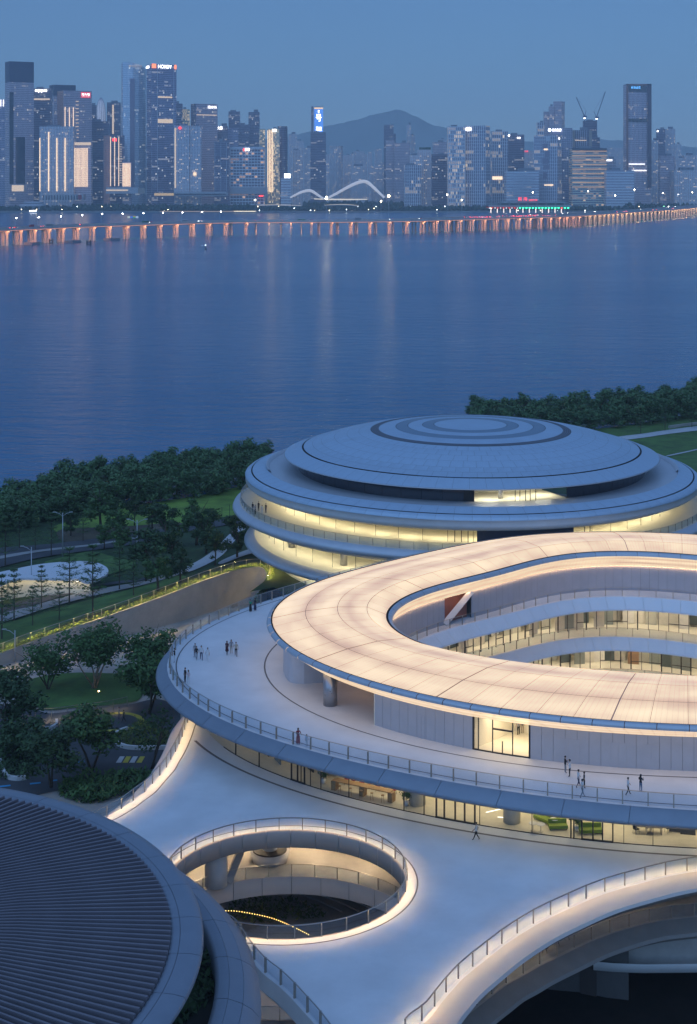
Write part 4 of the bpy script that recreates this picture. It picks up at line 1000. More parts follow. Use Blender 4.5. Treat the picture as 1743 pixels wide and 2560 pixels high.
def broad_tree(seed,hh,w,n,lw,mt,stems=1,bark=M_bark,low=.35,nb=11):
    r=random.Random(seed); tb=B(); tips=[]
    for s in range(stems):
        a=r.uniform(0,6.28); sp=.0 if stems==1 else w*.5
        base=Vector((r.uniform(-.12,.12)*stems*.5,r.uniform(-.12,.12)*stems*.5,0)); top=Vector((math.cos(a)*sp*r.uniform(.3,.8),math.sin(a)*sp*r.uniform(.3,.8),hh*r.uniform(.5,.62)))
        mid=base.lerp(top,.5)+Vector((r.uniform(-.2,.2),r.uniform(-.2,.2),0)); rad=hh*.022/(stems**.4)
        tb.tube([base,mid,top],[rad*1.3,rad,rad*.6],6); tips.append(top)
        for k in range(4 if stems==1 else 2):
            a=r.uniform(0,6.28); e=top+Vector((math.cos(a)*w*.38,math.sin(a)*w*.38,hh*r.uniform(.05,.28))); st=mid.lerp(top,r.uniform(.3,1))
            tb.tube([st,st.lerp(e,.5)+Vector((0,0,.2)),e],[rad*.5,rad*.35,rad*.12],5)
    bl=[]
    nb=nb*2
    for k in range(nb):
        a=2.4*k+r.uniform(-.4,.4); rr_=w*.5*(k/nb)**.5*r.uniform(.75,1.0); z=hh*(low+(1-low)*.45)+hh*(1-low)*.42*r.uniform(-1,1)*math.sqrt(max(0,1-(rr_/(w*.55))**2))
        bl.append((math.cos(a)*rr_,math.sin(a)*rr_,z,w*r.uniform(.11,.22),.85))
    return tb.mesh('trunk',bark,True), leaf_cloud(r,bl,n,lw).mesh('crown',mt)
def layered_tree(seed,hh,w,n,lw,mt):
    """slender tree with tiers of near level branches"""
    r=random.Random(seed); tb=B(); tb.tube([(0,0,0),(.05,0,hh*.5),(0,0,hh)],[hh*.014,hh*.01,hh*.003],6); b=B(); tiers=7
    for k in range(tiers):
        z=hh*(.28+.68*k/(tiers-1)); rad=w*.5*(1-.75*k/(tiers-1))*r.uniform(.85,1.1); nb=6
        for j in range(nb):
            a=6.283*j/nb+k*.5+r.uniform(-.2,.2); e=Vector((math.cos(a)*rad,math.sin(a)*rad,z+rad*.25)); tb.tube([(0,0,z),e],[hh*.005,hh*.0015],4)
            for _ in range(int(n/tiers/nb)):
                t=r.uniform(.25,1.05); c=Vector((0,0,z)).lerp(e,t)+Vector((r.gauss(0,.16)*rad*.6,r.gauss(0,.16)*rad*.6,r.gauss(0,.10)))
                aa=r.uniform(0,6.28); s=lw*r.uniform(.6,1.3); d=Vector((math.cos(aa)*s,math.sin(aa)*s,r.uniform(-.2,.3)*s)); f_=Vector((-math.sin(aa)*s*.5,math.cos(aa)*s*.5,r.uniform(-.2,.2)*s))
                b.add([c-d,c+f_,c+d,c-f_],[(0,1,2,3)])
    return tb.mesh('trunk',M_bark), b.mesh('crown',mt)
def plant(me,p,label,group=None,sc=1,rz=0,cat='tree',name='tree'):
    root=empty(name,p,label,cat,group,rz=rz); root.scale=(sc,sc,sc)
    obm('trunk',me[0],root); obm('crown',me[1],root); return root
# mangrove belt along the shore (individual trees)
belt=[broad_tree(40+k,8.5,6.6,1700,.36,M_belt,1,low=.06,nb=11) for k in range(6)]
r=random.Random(5); cnt=0
def belt_rows(kz,front,depths,spacing,label,group):
    line=polyline_resample([upark(x,y) for x,y in S(kz,front)],spacing)
    for d in depths:
        for i,p in enumerate(line):
            q=p+Vector((r.uniform(-1.5,1.5),d+r.uniform(-2,2),0)); q.z=H-min(79.6,hpark(q.x,q.y)+.3)
            plant(r.choice(belt),q,label,group,sc=r.choice((.8,.9,1.0,1.05,1.2)),rz=r.uniform(0,6.28),name='mangrove_tree')
belt_rows('2a',[(-60,590),(60,560),(180,520),(300,495),(480,462),(800,405),(1100,360),(1440,312)],(0,8,16,24,32),4.6,'dense green shoreline tree in the belt left of the domed building','shore trees left of the dome')
belt_rows('2c',[(250,335),(400,345),(560,352),(700,345),(900,338),(1100,310),(1300,290),(1500,265),(1720,235)],(0,9,18,27),5.2,'dense green shoreline tree in the belt right of the dome','shore trees right of the dome')
# park trees standing in the left landscape
lay=[layered_tree(70+k,9,4.4+.4*k,1050,.2,M_leafa) for k in range(5)]
dom=[broad_tree(80+k,7.5,4.4,2000,.24,M_leafa if k%2 else M_leafb,1,low=.2,nb=9) for k in range(4)]
spots=[(80,1070,'l',1.0,'slim tiered tree at the far left of the lit pavilion front'),(235,1000,'l',.85,'small tiered tree before the lit pavilion front'),(392,975,'l',1.12,'tall feathery tiered tree at the middle of the pavilion'),(525,1050,'l',1.35,'tall thin tree by the right tip of the white pavilion roof'),
 (675,895,'l',1.0,'tiered tree between the pavilion and the path'),(825,850,'d',1.35,'leafy tree just right of the second street lamp'),(895,905,'d',1.15,'bushy tree above the hedge at mid wall'),(1020,850,'d',.9,'slim round tree by the pale path bend'),
 (1110,640,'d',1.5,'dark dense tree standing before the park road'),(1165,690,'d',1.25,'dark rounded tree next to the dense one at the road'),(1215,755,'d',.9,'small tree inside the fork of the pale paths'),(1340,715,'d',1.15,'tree beside the domed building near the path end'),
 (860,600,'d',1.1,'dark tree at the road right of the bare ground'),(935,660,'d',1.3,'dark tall tree on the verge between both roads'),(760,530,'d',.85,'small dark tree on the bright lawn edge'),(570,560,'d',1.6,'large dark tree before the shore belt'),
 (590,665,'d',.8,'small round tree on the verge left of the second lamp'),(690,690,'d',.95,'round tree on the verge before the second lamp'),(660,610,'d',1.2,'dark tree behind the road verge'),(400,590,'d',.8,'low dark tree near the first street lamp'),
 (110,660,'l',.9,'thin tree at the far left of the park road'),(200,670,'l',.8,'thin tree on the park road left of the first lamp'),(290,700,'l',1.0,'thin tree just left of the first street lamp'),(470,620,'l',.8,'sparse tree right of the first street lamp'),
 (30,760,'l',1.1,'thin tree at the left edge above the pavilion roof'),(755,930,'l',.8,'bare looking thin tree on the lower lawn'),(335,1070,'l',.7,'sparse young tree on the lower lawn'),(185,1100,'l',.75,'sparse sapling on the lower lawn near the left edge'),(10,1180,'l',1.2,'dark thin tree at the left edge by the hedge'),(970,800,'d',1.2,'bushy tree behind the path bend')]
for k,(x,y,t_,sc,lab) in enumerate(spots):
    (sx,sy),=S('2a',[(x,y)]); p=upark(sx,sy)
    plant(r.choice(lay if t_=='l' else dom),p,lab,None,sc*1.0,r.uniform(0,6.28),name='park_tree')
for k,(x,y,lab) in enumerate(((1235,360,'staked young tree left of the lit one at the right path'),(1385,340,'staked young tree lit warm by the right path'),(1550,320,'staked young tree at the right edge path'))):
    (sx,sy),=S('2c',[(x,y)]); plant(lay[k%3],upark(sx,sy),lab,None,.85,k,name='park_tree')
# big multi-stem trees in the lower garden
def gplant(me,kz,x,y,lab,sc=1,rz=0): 
    (sx,sy),=S(kz,[(x,y)]); return plant(me,ray(sx,sy,GND),lab,None,sc,rz,name='garden_tree')
gplant(broad_tree(101,9.6,9.2,4200,.30,M_leafa,6,M_barkl,.36,16),'2d',535,498,'large spreading multi stem tree with lit trunk on the island lawn')
gplant(broad_tree(102,7.4,7.4,2300,.28,M_leafa,4,M_bark,.34,12),'2d',275,505,'smaller multi stem tree left of the large one on the lawn')
gplant(broad_tree(103,9.0,7.6,2800,.30,M_leafa,3,M_bark,.25,13),'2d',850,470,'tree half hidden behind the tip of the upper terrace')
gplant(broad_tree(104,9.5,8.5,3600,.30,M_leafa,3,M_bark,.25,14),'2d',840,640,'dense green tree between the ring path and the terrace')
gplant(broad_tree(105,8.6,7.0,2600,.30,M_leafa,2,M_bark,.3,12),'2d',520,975,'round tree standing before the painted crossing')
gplant(broad_tree(106,9.5,8.5,3200,.32,M_leafb,3,M_bark,.22,13),'2d',50,760,'dark spreading tree at the left edge')
gplant(broad_tree(107,7.6,7.0,2400,.30,M_leafb,2,M_bark,.2,12),'2d',290,1060,'dark bushy tree above the louvred roof')
gplant(broad_tree(108,8.2,6.0,500,.24,M_leafb,3,M_bark,.3,10),'2d',860,955,'almost bare branching tree beside the deck edge')
gplant(broad_tree(109,6.0,6.0,2000,.30,M_leafb,2,M_bark,.15,11),'2d',120,900,'low dark tree beneath the left edge trees')
# trunk spotlight of the large tree
p=ray(*S('2d',[(545,506)])[0],GND); b=B().cyl(p.x+.5,p.y-.9,GZ+.05,GZ+.13,.06,n=10)
setp(b.build('tree_spotlight',emis('tree_spot',(1.0,.62,.32),60)),'small warm ground spotlight at the foot of the large lawn tree','spotlight')
p=ray(*S('2c',[(1385,345)])[0],76.5)
# street lamps
def lamp_post(p,hh,lab,two=True):
    root=empty('street_lamp',p,lab,'street lamp'); m=mat('lamp_grey',(.45,.46,.48),.4,metal=.4,noise=0)
    B().tube([(0,0,0),(0,0,hh)],[.12,.07],8).build('pole',m,root,True)
    for s in ((-1,1) if two else (-1,)):
        B().tube([(0,0,hh-.7),(s*.8,0,hh-.1),(s*1.7,0,hh+.15)],.05,6).build('arm',m,root,True)
        B().box(s*1.7-.35,s*1.7+.35,-.12,.12,hh+.12,hh+.22).build('lamp_head',m,root)
    return root
for x,y,hh,lab in ((355,705,9.0,'tall grey double arm street lamp by the park road'),(775,760,9.0,'double arm street lamp behind the tip of the pavilion'),(178,930,9.0,'single street lamp before the lit pavilion front'),(85,1300,5.0,'thin dark post on the planted wall at left')):
    (sx,sy),=S('2a',[(x,y)]); lamp_post(upark(sx,sy) if y<1200 else ray(sx,sy,GND),hh,lab,y<800)
# fence beyond the lawn
f0,f1=upark(*S('2a',[(1210,545)])[0]),upark(*S('2a',[(1340,500)])[0])
fz=empty('mesh_fence',f0,'thin wire fence posts at the end of the bright lawn','fence')
for k in range(4):
    q=f0.lerp(f1,k/3); rb(B().cyl(q.x,q.y,q.z,q.z+4.2,.05,n=6).build('fence_post',M_frame),fz)
for z in (1.2,2.6,4.1): rb(B().tube([f0+Vector((0,0,z)),f1+Vector((0,0,z))],.015,4).build('wire',M_frame),fz)
# ================================================================== WATER
def water_mat():
    m=bpy.data.materials.new('bay_water'); m.use_nodes=True; nt=m.node_tree; p=nt.nodes['Principled BSDF']
    p.inputs['Base Color'].default_value=(.003,.13,.265,1); p.inputs['Roughness'].default_value=.12; p.inputs['IOR'].default_value=1.33
    tc=N(nt,'TexCoord'); mp=N(nt,'Mapping'); mp.inputs['Scale'].default_value=(.22,.42,1); nt.links.new(tc.outputs['Object'],mp.inputs[0])
    n1=N(nt,'TexNoise',Scale=1.0,Detail=4.0,Roughness=.6); nt.links.new(mp.outputs[0],n1.inputs['Vector'])
    mp2=N(nt,'Mapping'); mp2.inputs['Scale'].default_value=(.05,.11,1); mp2.inputs['Rotation'].default_value=(0,0,.25); nt.links.new(tc.outputs['Object'],mp2.inputs[0])
    n2=N(nt,'TexNoise',Scale=1.0,Detail=3.0,Roughness=.55); nt.links.new(mp2.outputs[0],n2.inputs['Vector'])
    # broad wind lanes change how rough the surface is
    mp3=N(nt,'Mapping'); mp3.inputs['Scale'].default_value=(.0009,.005,1); mp3.inputs['Rotation'].default_value=(0,0,-.12); nt.links.new(tc.outputs['Object'],mp3.inputs[0])
    n3=N(nt,'TexNoise',Scale=1.0,Detail=4.0,Roughness=.6); nt.links.new(mp3.outputs[0],n3.inputs['Vector'])
    ad=N(nt,'Math',operation='MULTIPLY_ADD'); ad.inputs[1].default_value=2.2; nt.links.new(n2.outputs['Fac'],ad.inputs[0]); nt.links.new(n1.outputs['Fac'],ad.inputs[2])
    bs=N(nt,'MapRange'); bs.inputs['From Min'].default_value=.35; bs.inputs['From Max'].default_value=.68; bs.inputs['To Min'].default_value=.45; bs.inputs['To Max'].default_value=1.0; nt.links.new(n3.outputs['Fac'],bs.inputs['Value'])
    bp=N(nt,'Bump'); bp.inputs['Distance'].default_value=.75; nt.links.new(bs.outputs[0],bp.inputs['Strength']); nt.links.new(ad.outputs[0],bp.inputs['Height']); nt.links.new(bp.outputs[0],p.inputs['Normal'])
    rg=N(nt,'MapRange'); rg.inputs['To Min'].default_value=.13; rg.inputs['To Max'].default_value=.22; nt.links.new(n3.outputs['Fac'],rg.inputs['Value']); nt.links.new(rg.outputs[0],p.inputs['Roughness'])
    return m
wat=ob('bay_water',[(-9000,40,0),(9000,40,0),(9000,4420,0),(-9000,4420,0)],[(0,1,2,3)],water_mat()); setp(wat,kind='structure')
# ================================================================== FAR SHORE
FS=4330.0
fl=ob('far_shore_ground',[(-9000,FS,2.5),(9000,FS,2.5),(9000,14500,2.5),(-9000,14500,2.5),(-9000,FS,-2),(9000,FS,-2)],[(0,1,2,3),(4,5,1,0)],mat('far_ground',(.07,.08,.06),.9,noise=.3,scale=.01)); setp(fl,kind='structure')
b=B().box(-2600,2600,FS-6,FS,0,4.2); setp(b.build('sea_wall',mat('sea_wall_stone',(.30,.27,.25),.85,noise=.3,scale=.05)),'long pale stone sea wall along the far shore','sea wall')
# distant ridge
rp=[(-400,300),(-100,330),(200,345),(420,345),(600,335),(720,320),(790,300),(850,288),(905,272),(950,262),(975,258),(1010,270),(1060,295),(1100,303),(1140,318),(1200,330),(1290,338),(1400,335),(1480,331),(1560,337),(1650,343),(1743,355),(1900,360),(2200,350)]
RD=13000.0; q=[rayD(x+20,y+17,RD) for x,y in rp]; q=catmull(q,5); rr_=random.Random(3)
q=[p+Vector((0,0,rr_.uniform(-5,5))) for p in q]
rows=[[Vector((p.x,RD-900,2)) for p in q],[Vector((p.x,RD-450,p.z*.45+rr_.uniform(-12,12))) for p in q],[p for p in q],[Vector((p.x,RD+900,2)) for p in q]]
o=sweep('distant_hills',rows,mat('hill_forest',(.16,.20,.19),.95,noise=.3,scale=.004)); setp(o,kind='structure')

# ---------------------------------------------------------------- towers
def facade(name,wall,glass,floor=4.0,bay=3.0,lit=.12,litcol=(1.0,.82,.55),lits=1.3,band=.28,mull=.18,rough=.25,metal=.1,runs=0.85):
    """window grid on metre UVs: spandrel bands, mullions, randomly lit panes"""
    m=bpy.data.materials.new(name); m.use_nodes=True; nt=m.node_tree; p=nt.nodes['Principled BSDF']; L=nt.links.new
    uv=N(nt,'UVMap'); sp=N(nt,'SeparateXYZ'); L(uv.outputs[0],sp.inputs[0])
    def MA(op,a,b=None):
        n=N(nt,'Math',operation=op)
        for i,x in enumerate((a,b)):
            if x is None: continue
            if isinstance(x,(int,float)): n.inputs[i].default_value=x
            else: L(x,n.inputs[i])
        return n.outputs[0]
    u=MA('DIVIDE',sp.outputs[0],bay*1.25); v=MA('DIVIDE',sp.outputs[1],floor*1.3)
    fu,fv=MA('FRACT',u),MA('FRACT',v); cu,cv=MA('FLOOR',u),MA('FLOOR',v)
    isw=MA('MULTIPLY',MA('GREATER_THAN',fu,mull),MA('GREATER_THAN',fv,band))
    c=N(nt,'CombineXYZ'); L(cu,c.inputs[0]); L(cv,c.inputs[1]); wnz=N(nt,'TexWhiteNoise',noise_dimensions='2D'); L(c.outputs[0],wnz.inputs['Vector'])
    c2=N(nt,'CombineXYZ'); L(MA('FLOOR',MA('DIVIDE',u,5.0)),c2.inputs[0]); L(cv,c2.inputs[1]); w2=N(nt,'TexWhiteNoise',noise_dimensions='2D'); L(c2.outputs[0],w2.inputs['Vector'])
    lit=lit*.95; lits=lits*.62; litcol=(litcol[0],litcol[1]*.93,litcol[2]*.82)
    on=MA('MAXIMUM',MA('LESS_THAN',wnz.outputs['Value'],lit*(1-runs)),MA('MULTIPLY',MA('LESS_THAN',w2.outputs['Value'],lit*runs*1.2),MA('LESS_THAN',wnz.outputs['Value'],.75)))
    e=MA('MULTIPLY',MA('MULTIPLY',on,isw),MA('MULTIPLY_ADD',wnz.outputs['Value'],0) if False else MA('ADD',.35,w2.outputs['Value']))
    mx=N(nt,'Mix',data_type='RGBA'); L(isw,mx.inputs['Factor']); mx.inputs['A'].default_value=(*[min(.75,c*k_+.03) for c,k_ in zip(wall,(3.0,2.1,1.9))],1); mx.inputs['B'].default_value=(*[c*k_+.02 for c,k_ in zip(glass,(3.6,2.5,2.2))],1)
    L(mx.outputs['Result'],p.inputs['Base Color'])
    rg=N(nt,'MapRange'); L(isw,rg.inputs['Value']); rg.inputs['To Min'].default_value=.7; rg.inputs['To Max'].default_value=rough; L(rg.outputs[0],p.inputs['Roughness'])
    p.inputs['Metallic'].default_value=metal; p.inputs['Emission Color'].default_value=(*litcol,1); L(MA('MULTIPLY',e,lits),p.inputs['Emission Strength'])
    return m
ST={}
def style(k):
    if k in ST: return ST[k]
    f={'blue':lambda:facade('blue_glass_facade',(.20,.24,.32),(.05,.075,.12),4.2,3.2,.10,(.85,.92,1.0),1.1,.22,.12,.18,.3),
       'grey':lambda:facade('grey_glass_facade',(.30,.29,.32),(.10,.10,.13),4.2,3.0,.05,(1.0,.9,.75),1.0,.25,.25,.25,.2),
       'dark':lambda:facade('dark_glass_facade',(.10,.12,.16),(.03,.04,.065),4.2,3.0,.09,(.9,.93,1.0),1.0,.3,.15,.2,.3),
       'brown':lambda:facade('brown_stone_facade',(.26,.17,.14),(.06,.05,.05),4.0,4.0,.03,(1.0,.8,.5),.9,.3,.5,.4,0),
       'resi':lambda:facade('residential_facade',(.46,.41,.39),(.10,.095,.11),3.2,3.6,.10,(1.0,.78,.5),1.0,.35,.4,.5,0,.1),
       'resi2':lambda:facade('pale_residential_facade',(.60,.52,.48),(.16,.15,.16),3.2,4.4,.10,(1.0,.80,.55),.9,.4,.35,.5,0,.1),
       'white':lambda:facade('white_grid_facade',(.58,.58,.58),(.07,.09,.13),7.5,5.0,.14,(1.0,.86,.6),1.0,.12,.3,.25,0),
       'litfin':lambda:facade('lit_fin_facade',(.55,.53,.50),(.09,.11,.15),8.5,4.2,.72,(1.0,.82,.52),.75,.25,.42,.3,0,.3),
       'band':lambda:facade('orange_band_facade',(.46,.36,.28),(.05,.06,.09),5.0,6.0,.28,(1.0,.68,.36),.75,.38,.06,.25,0,.7),
       'hotel':lambda:facade('hotel_grid_facade',(.46,.45,.45),(.045,.05,.07),6.5,7.0,.22,(1.0,.62,.35),.8,.3,.14,.3,0,.1),
       'gold':lambda:facade('gold_fin_facade',(.40,.34,.26),(.10,.09,.08),4.0,2.6,.55,(1.0,.76,.42),1.5,.2,.45,.4,0,.2),
       'teal':lambda:facade('teal_glass_facade',(.24,.34,.40),(.13,.22,.29),4.2,3.0,.03,(.9,.97,1.0),1.0,.18,.12,.15,.35),
       'wgrid':lambda:facade('pale_low_grid_facade',(.50,.50,.52),(.10,.12,.16),6.0,3.0,.02,(1,.9,.7),.8,.45,.2,.4,0)}[k]
    ST[k]=f(); return ST[k]
def wallbox(pts,z0,z1,name,mt,parent,cap=True,inset=0):
    """vertical prism with metre UVs; pts ccw plan"""
    v=[];f=[];uv=[];n=len(pts);L=0
    for i in range(n):
        a,b=pts[i],pts[(i+1)%n]; d=math.hypot(b[0]-a[0],b[1]-a[1]); k=len(v)
        v+=[(a[0],a[1],z0),(b[0],b[1],z0),(b[0],b[1],z1),(a[0],a[1],z1)]; uv+=[(L,z0),(L+d,z0),(L+d,z1),(L,z1)]; f.append((k,k+1,k+2,k+3)); L+=d+7.3
    o=ob(name,v,f,mt,parent,False,uv)
    if cap: 
        c=ob('roof',[(p[0],p[1],z1) for p in pts],[tuple(range(n))],mat('flat_roof',(.13,.13,.15),.8,noise=0),parent)
    return o
M_crown=mat('dark_crown',(.06,.065,.10),.4,noise=0)
FACE={}
def yface(root,x):
    if root.name not in FACE: return 0
    c,s,ab=FACE[root.name]; d=abs(x-c)*s; t=math.tan(R(28))
    return d/t if ((x<c)==ab) else d*t
def rect(w,d,yaw):
    c,s=math.cos(yaw),math.sin(yaw); return [(x*c-y*s,x*s+y*c) for x,y in ((-w/2,-d/2),(w/2,-d/2),(w/2,d/2),(-w/2,d/2))]
def tower(x0,x1,ytop,D,st,label,corner=None,crown=0,cat='tower',extra=None,st2=None,plan=None,name='tower'):
    """photo columns x0..x1 and roof row at distance D; corner = photo column of the near corner"""
    s=D/F; W=(x1-x0)*s; X=((x0+x1)/2-CX)*s; zt=H-(ytop-YH)*s; z0=2.5
    root=empty(name,(X,D,z0),label,cat); h=zt-z0
    if plan=='round': pts=[(W/2*math.cos(a),W/2*math.sin(a)) for a in arc(0,2*math.pi,25)[:-1]]
    elif corner:
        a=(corner-x0)*s; b_=(x1-corner)*s; yaw=R(32) if a<b_ else R(-32)
        # near corner at plan origin: left wall recedes left, right wall recedes right
        ya=R(38); yb=R(90)-ya
        if a<b_: wl,wr=a/math.sin(R(28)),b_/math.cos(R(28)); dl=Vector((-math.sin(R(28)),math.cos(R(28)),0)); dr=Vector((math.cos(R(28)),math.sin(R(28)),0))
        else: wl,wr=a/math.cos(R(28)),b_/math.sin(R(28)); dl=Vector((-math.cos(R(28)),math.sin(R(28)),0)); dr=Vector((math.sin(R(28)),math.cos(R(28)),0))
        o_=Vector(((corner-(x0+x1)/2)*s,0,0)); A=o_+dl*wl; C=o_+dr*wr; Dd=A+dr*wr
        pts=[(p.x,p.y) for p in (o_,C,Dd,A)]; FACE[root.name]=(corner,s,a<b_)
    else: pts=[(p[0],p[1]+W*.3) for p in rect(W*.985,W*.6,R(2))]
    hc=h*crown
    if corner and st2: # two differently clad visible faces
        bd=wallbox(pts,0,h-hc,'shaft',style(st),root,hc==0); bd.data.materials.append(style(st2)); bd.data.polygons[3].material_index=1
    else: wallbox(pts,0,h-hc,'shaft',style(st),root,hc==0)
    if hc: wallbox(pts,h-hc,h,'crown',M_crown,root)
    r_=random.Random(int(x0*7+ytop))
    if r_.random()<.75 and plan!='round' and not corner:
        w=W*r_.uniform(.25,.5); xx=r_.uniform(-W*.2,W*.2); B().box(xx-w/2,xx+w/2,W*.15,W*.4,h,h+r_.uniform(4,9)).build('roof_plant_room',mat('plant_room',(.25,.25,.28),.7,noise=0),root)
    if extra: extra(root,s,X,zt,W,h,D)
    return root
def onface(root,s,X,D,x0,x1,y0,y1,name,mt,off=1.5):
    """flat lit element on the front of a tower: photo box -> thin box"""
    zc=lambda y: H-(y-YH)*s-root.location.z
    if root.name in FACE:
        off=.5
        if x0<FACE[root.name][0]<x1: x0=FACE[root.name][0]+.3
    a,b_=(x0-CX)*s-X,(x1-CX)*s-X; ya,yb=yface(root,x0)-off,yface(root,x1)-off; z0,z1=zc(y1),zc(y0)
    return B().add([(a,ya-.8,z0),(b_,yb-.8,z0),(b_,yb,z0),(a,ya,z0),(a,ya-.8,z1),(b_,yb-.8,z1),(b_,yb,z1),(a,ya,z1)],[(0,3,2,1),(4,5,6,7),(0,1,5,4),(1,2,6,5),(2,3,7,6),(3,0,4,7)]).build(name,mt,root)
def sign(root,s,X,D,x0,x1,yc,hpx,body,mt,off=2.2,name='sign_lettering',fit=True):
    me=TXT[body].copy(); me.name=name
    co=np.empty(len(me.vertices)*3); me.vertices.foreach_get('co',co); co=co.reshape(-1,3)
    mn,mxx=co.min(0),co.max(0); wpx=(x1-x0)*s; hh=hpx*s
    out=np.empty_like(co); out[:,0]=(co[:,0]-mn[0])/(mxx[0]-mn[0])*wpx+(x0-CX)*s-X; out[:,2]=(co[:,1]-mn[1])/(mxx[1]-mn[1])*hh+H-(yc-YH)*s-hh/2-root.location.z; out[:,1]=-off-co[:,2]*8-.6
    if root.name in FACE: out[:,1]=[yface(root,(x_+X)/s+CX)-1.8 for x_ in out[:,0]]
    me.vertices.foreach_set('co',out.ravel()); me.materials.clear(); me.materials.append(mt); me.update()
    q=bpy.data.objects.new(name,me); link(q,root); return q
E_w=emis('sign_white',(.9,.93,1.0),5.0); E_r=emis('sign_red',(1.0,.06,.07),2.4); E_gold=emis('fin_light',(1.0,.74,.50),1.6); E_goldd=emis('fin_light_dim',(1.0,.80,.62),.75); E_b=emis('sign_blue',(.12,.45,1.0),2.4); E_or=emis('sign_orange',(1.0,.25,.12),2.0); E_wm=emis('sign_white_soft',(.9,.93,1.0),2.2); E_redbox=mat('red_sign_board',(.5,.02,.04),.5,noise=0,emit=(1,.05,.08),estr=.8)
z1a=lambda x:.3793*x; y1a=lambda y:130+.3793*y
# --- left cluster
tower(-30,13,249,4700,'blue','blue glass tower cut by the left edge with lit crown fins',extra=lambda r,s,X,zt,W,h,D:[onface(r,s,X,D,a,a+2.2,249,266,'crown_fin_light',E_wm) for a in (1.5,8)])
tower(5,79,153,4560,'grey','tallest grey tower at far left with dark crown band',corner=23.5,crown=.14,extra=lambda r,s,X,zt,W,h,D:[onface(r,s,X,D,24,33,230,460,'dark_glass_slot',M_dglass,-6),onface(r,s,X,D,38,59,342,460,'dark_lower_glass',M_dglass,-14)])
tower(82,127,221,4750,'dark','glass tower with white glowing sign right of the tallest one',extra=lambda r,s,X,zt,W,h,D:[sign(r,s,X,D,88,118,228,8.5,'oppo',E_w),onface(r,s,X,D,84,125,246,250,'lit_floor_band',E_goldd)])
tower(117,185,211.5,4950,'grey','tall grey tower with dark crown behind the red signed one',corner=135,crown=.09)
tower(135,224,226,4650,'grey','grey tower with brown side and red sign board on top',corner=159,st2='brown',extra=lambda r,s,X,zt,W,h,D:[onface(r,s,X,D,199,221,229,243,'sign_board',E_redbox,-22),sign(r,s,X,D,201,219,234.5,6,'周大福',E_w,-20),sign(r,s,X,D,202,219,240.3,1.6,'CHOW TAI FOOK',E_wm,-20)]+[onface(r,s,X,D,x,x+1.5,268,318,'fin_light',E_gold,-4) for x in (162,172,181)]+[onface(r,s,X,D,187,194,y,y+1.6,'lit_balcony',E_goldd,-12) for y in range(252,350,9)])
tower(98,184,316,4480,'resi','wide grey residential block with four warm light columns',extra=lambda r,s,X,zt,W,h,D:[onface(r,s,X,D,x,x+2.4,y,478,'fin_light',E_gold) for x,y in ((99,345),(121,330),(141.5,345),(162,345))])
tower(186,228,354.5,4500,'grey','short tower striped with bright vertical light fins and lit top floor',extra=lambda r,s,X,zt,W,h,D:[onface(r,s,X,D,187+k*3.1,188.3+k*3.1,370,467,'fin_light',E_gold) for k in range(11)]+[onface(r,s,X,D,186,228,356,363,'lit_top_floor',E_goldd)])
tower(224,241,263,5100,'dark','thin dark tower beside the white spire')
def spire(root,s,X,zt,W,h,D): pass
s_=5300/F; X_=(252.5-CX)*s_; zt_=H-(244-YH)*s_; sp_=empty('spire_tower',(X_,5300,2.5),'pale bullet shaped tower glowing white between dark towers','tower')
pro=[(11.5,330),(11.8,295),(11.0,275),(9.0,262),(6.2,253),(3.0,247),(.3,244)]
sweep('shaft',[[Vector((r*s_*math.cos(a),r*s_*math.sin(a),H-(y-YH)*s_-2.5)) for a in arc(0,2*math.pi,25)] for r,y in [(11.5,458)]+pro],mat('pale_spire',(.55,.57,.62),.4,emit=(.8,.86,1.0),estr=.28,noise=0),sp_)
for k in range(14):
    a=2*math.pi*k/14; B().tube([(1.02*r*s_*math.cos(a),1.02*r*s_*math.sin(a),H-(y-YH)*s_-2.5) for r,y in pro],.9,4).build('rib',mat('spire_rib',(.3,.32,.4),.5,noise=0),sp_)
tower(228,273,303,4850,'dark','dark stepped glass block below the white spire')
tower(267,301,256,5000,'dark','dark tower with bright lit seam right of the spire',extra=lambda r,s,X,zt,W,h,D:[onface(r,s,X,D,281,285,262,335,'lit_seam',E_goldd)])
# curved tower
def curved(root,s,X,zt,W,h,D): pass
D_=4600; s_=D_/F; X_=(331-CX)*s_; cvr=empty('curved_tower',(X_,D_,2.5),'tall teal glass tower with curved front and sloping top','tower')
pl=[(301.5,18),(306,4),(318,0),(332,1.5),(346,7),(356,16),(361,28)]; ptop=[158,156,155,157,160,166,172]
bp_=[((x-CX)*s_-X_,d*s_) for x,d in pl]; v=[];uv=[]; L=0
for i,((x,y),yt) in enumerate(zip(bp_,ptop)):
    if i: L+=math.hypot(x-bp_[i-1][0],y-bp_[i-1][1])
    zt=H-(yt-YH)*s_-2.5; v+=[(x,y,0),(x,y,zt)]; uv+=[(L,0),(L,zt)]
o=ob('shaft',v,[(2*i,2*i+2,2*i+3,2*i+1) for i in range(6)],style('teal'),cvr,False,uv); o.data.materials.append(style('grey')); o.data.polygons[0].material_index=1
ob('back_wall',[v[0],v[12],v[13],v[1]],[(0,1,2,3)],style('grey'),cvr,False,[(0,0),(60,0),(60,300),(0,300)]); ob('roof',[v[2*i+1] for i in range(7)],[tuple(range(7))],M_crown,cvr)
onface(cvr,s_,X_,D_,319,322.5,166,340,'edge_light',emis('edge_light',(.75,.95,.9),.5),-2); onface(cvr,s_,X_,D_,325,337,196,470,'open_grid_facade',style('dark'),-1); sign(cvr,s_,X_,D_,322,355,165,6,'◆中国华润',emis('dim_sign',(.8,.75,.8),.5),1)
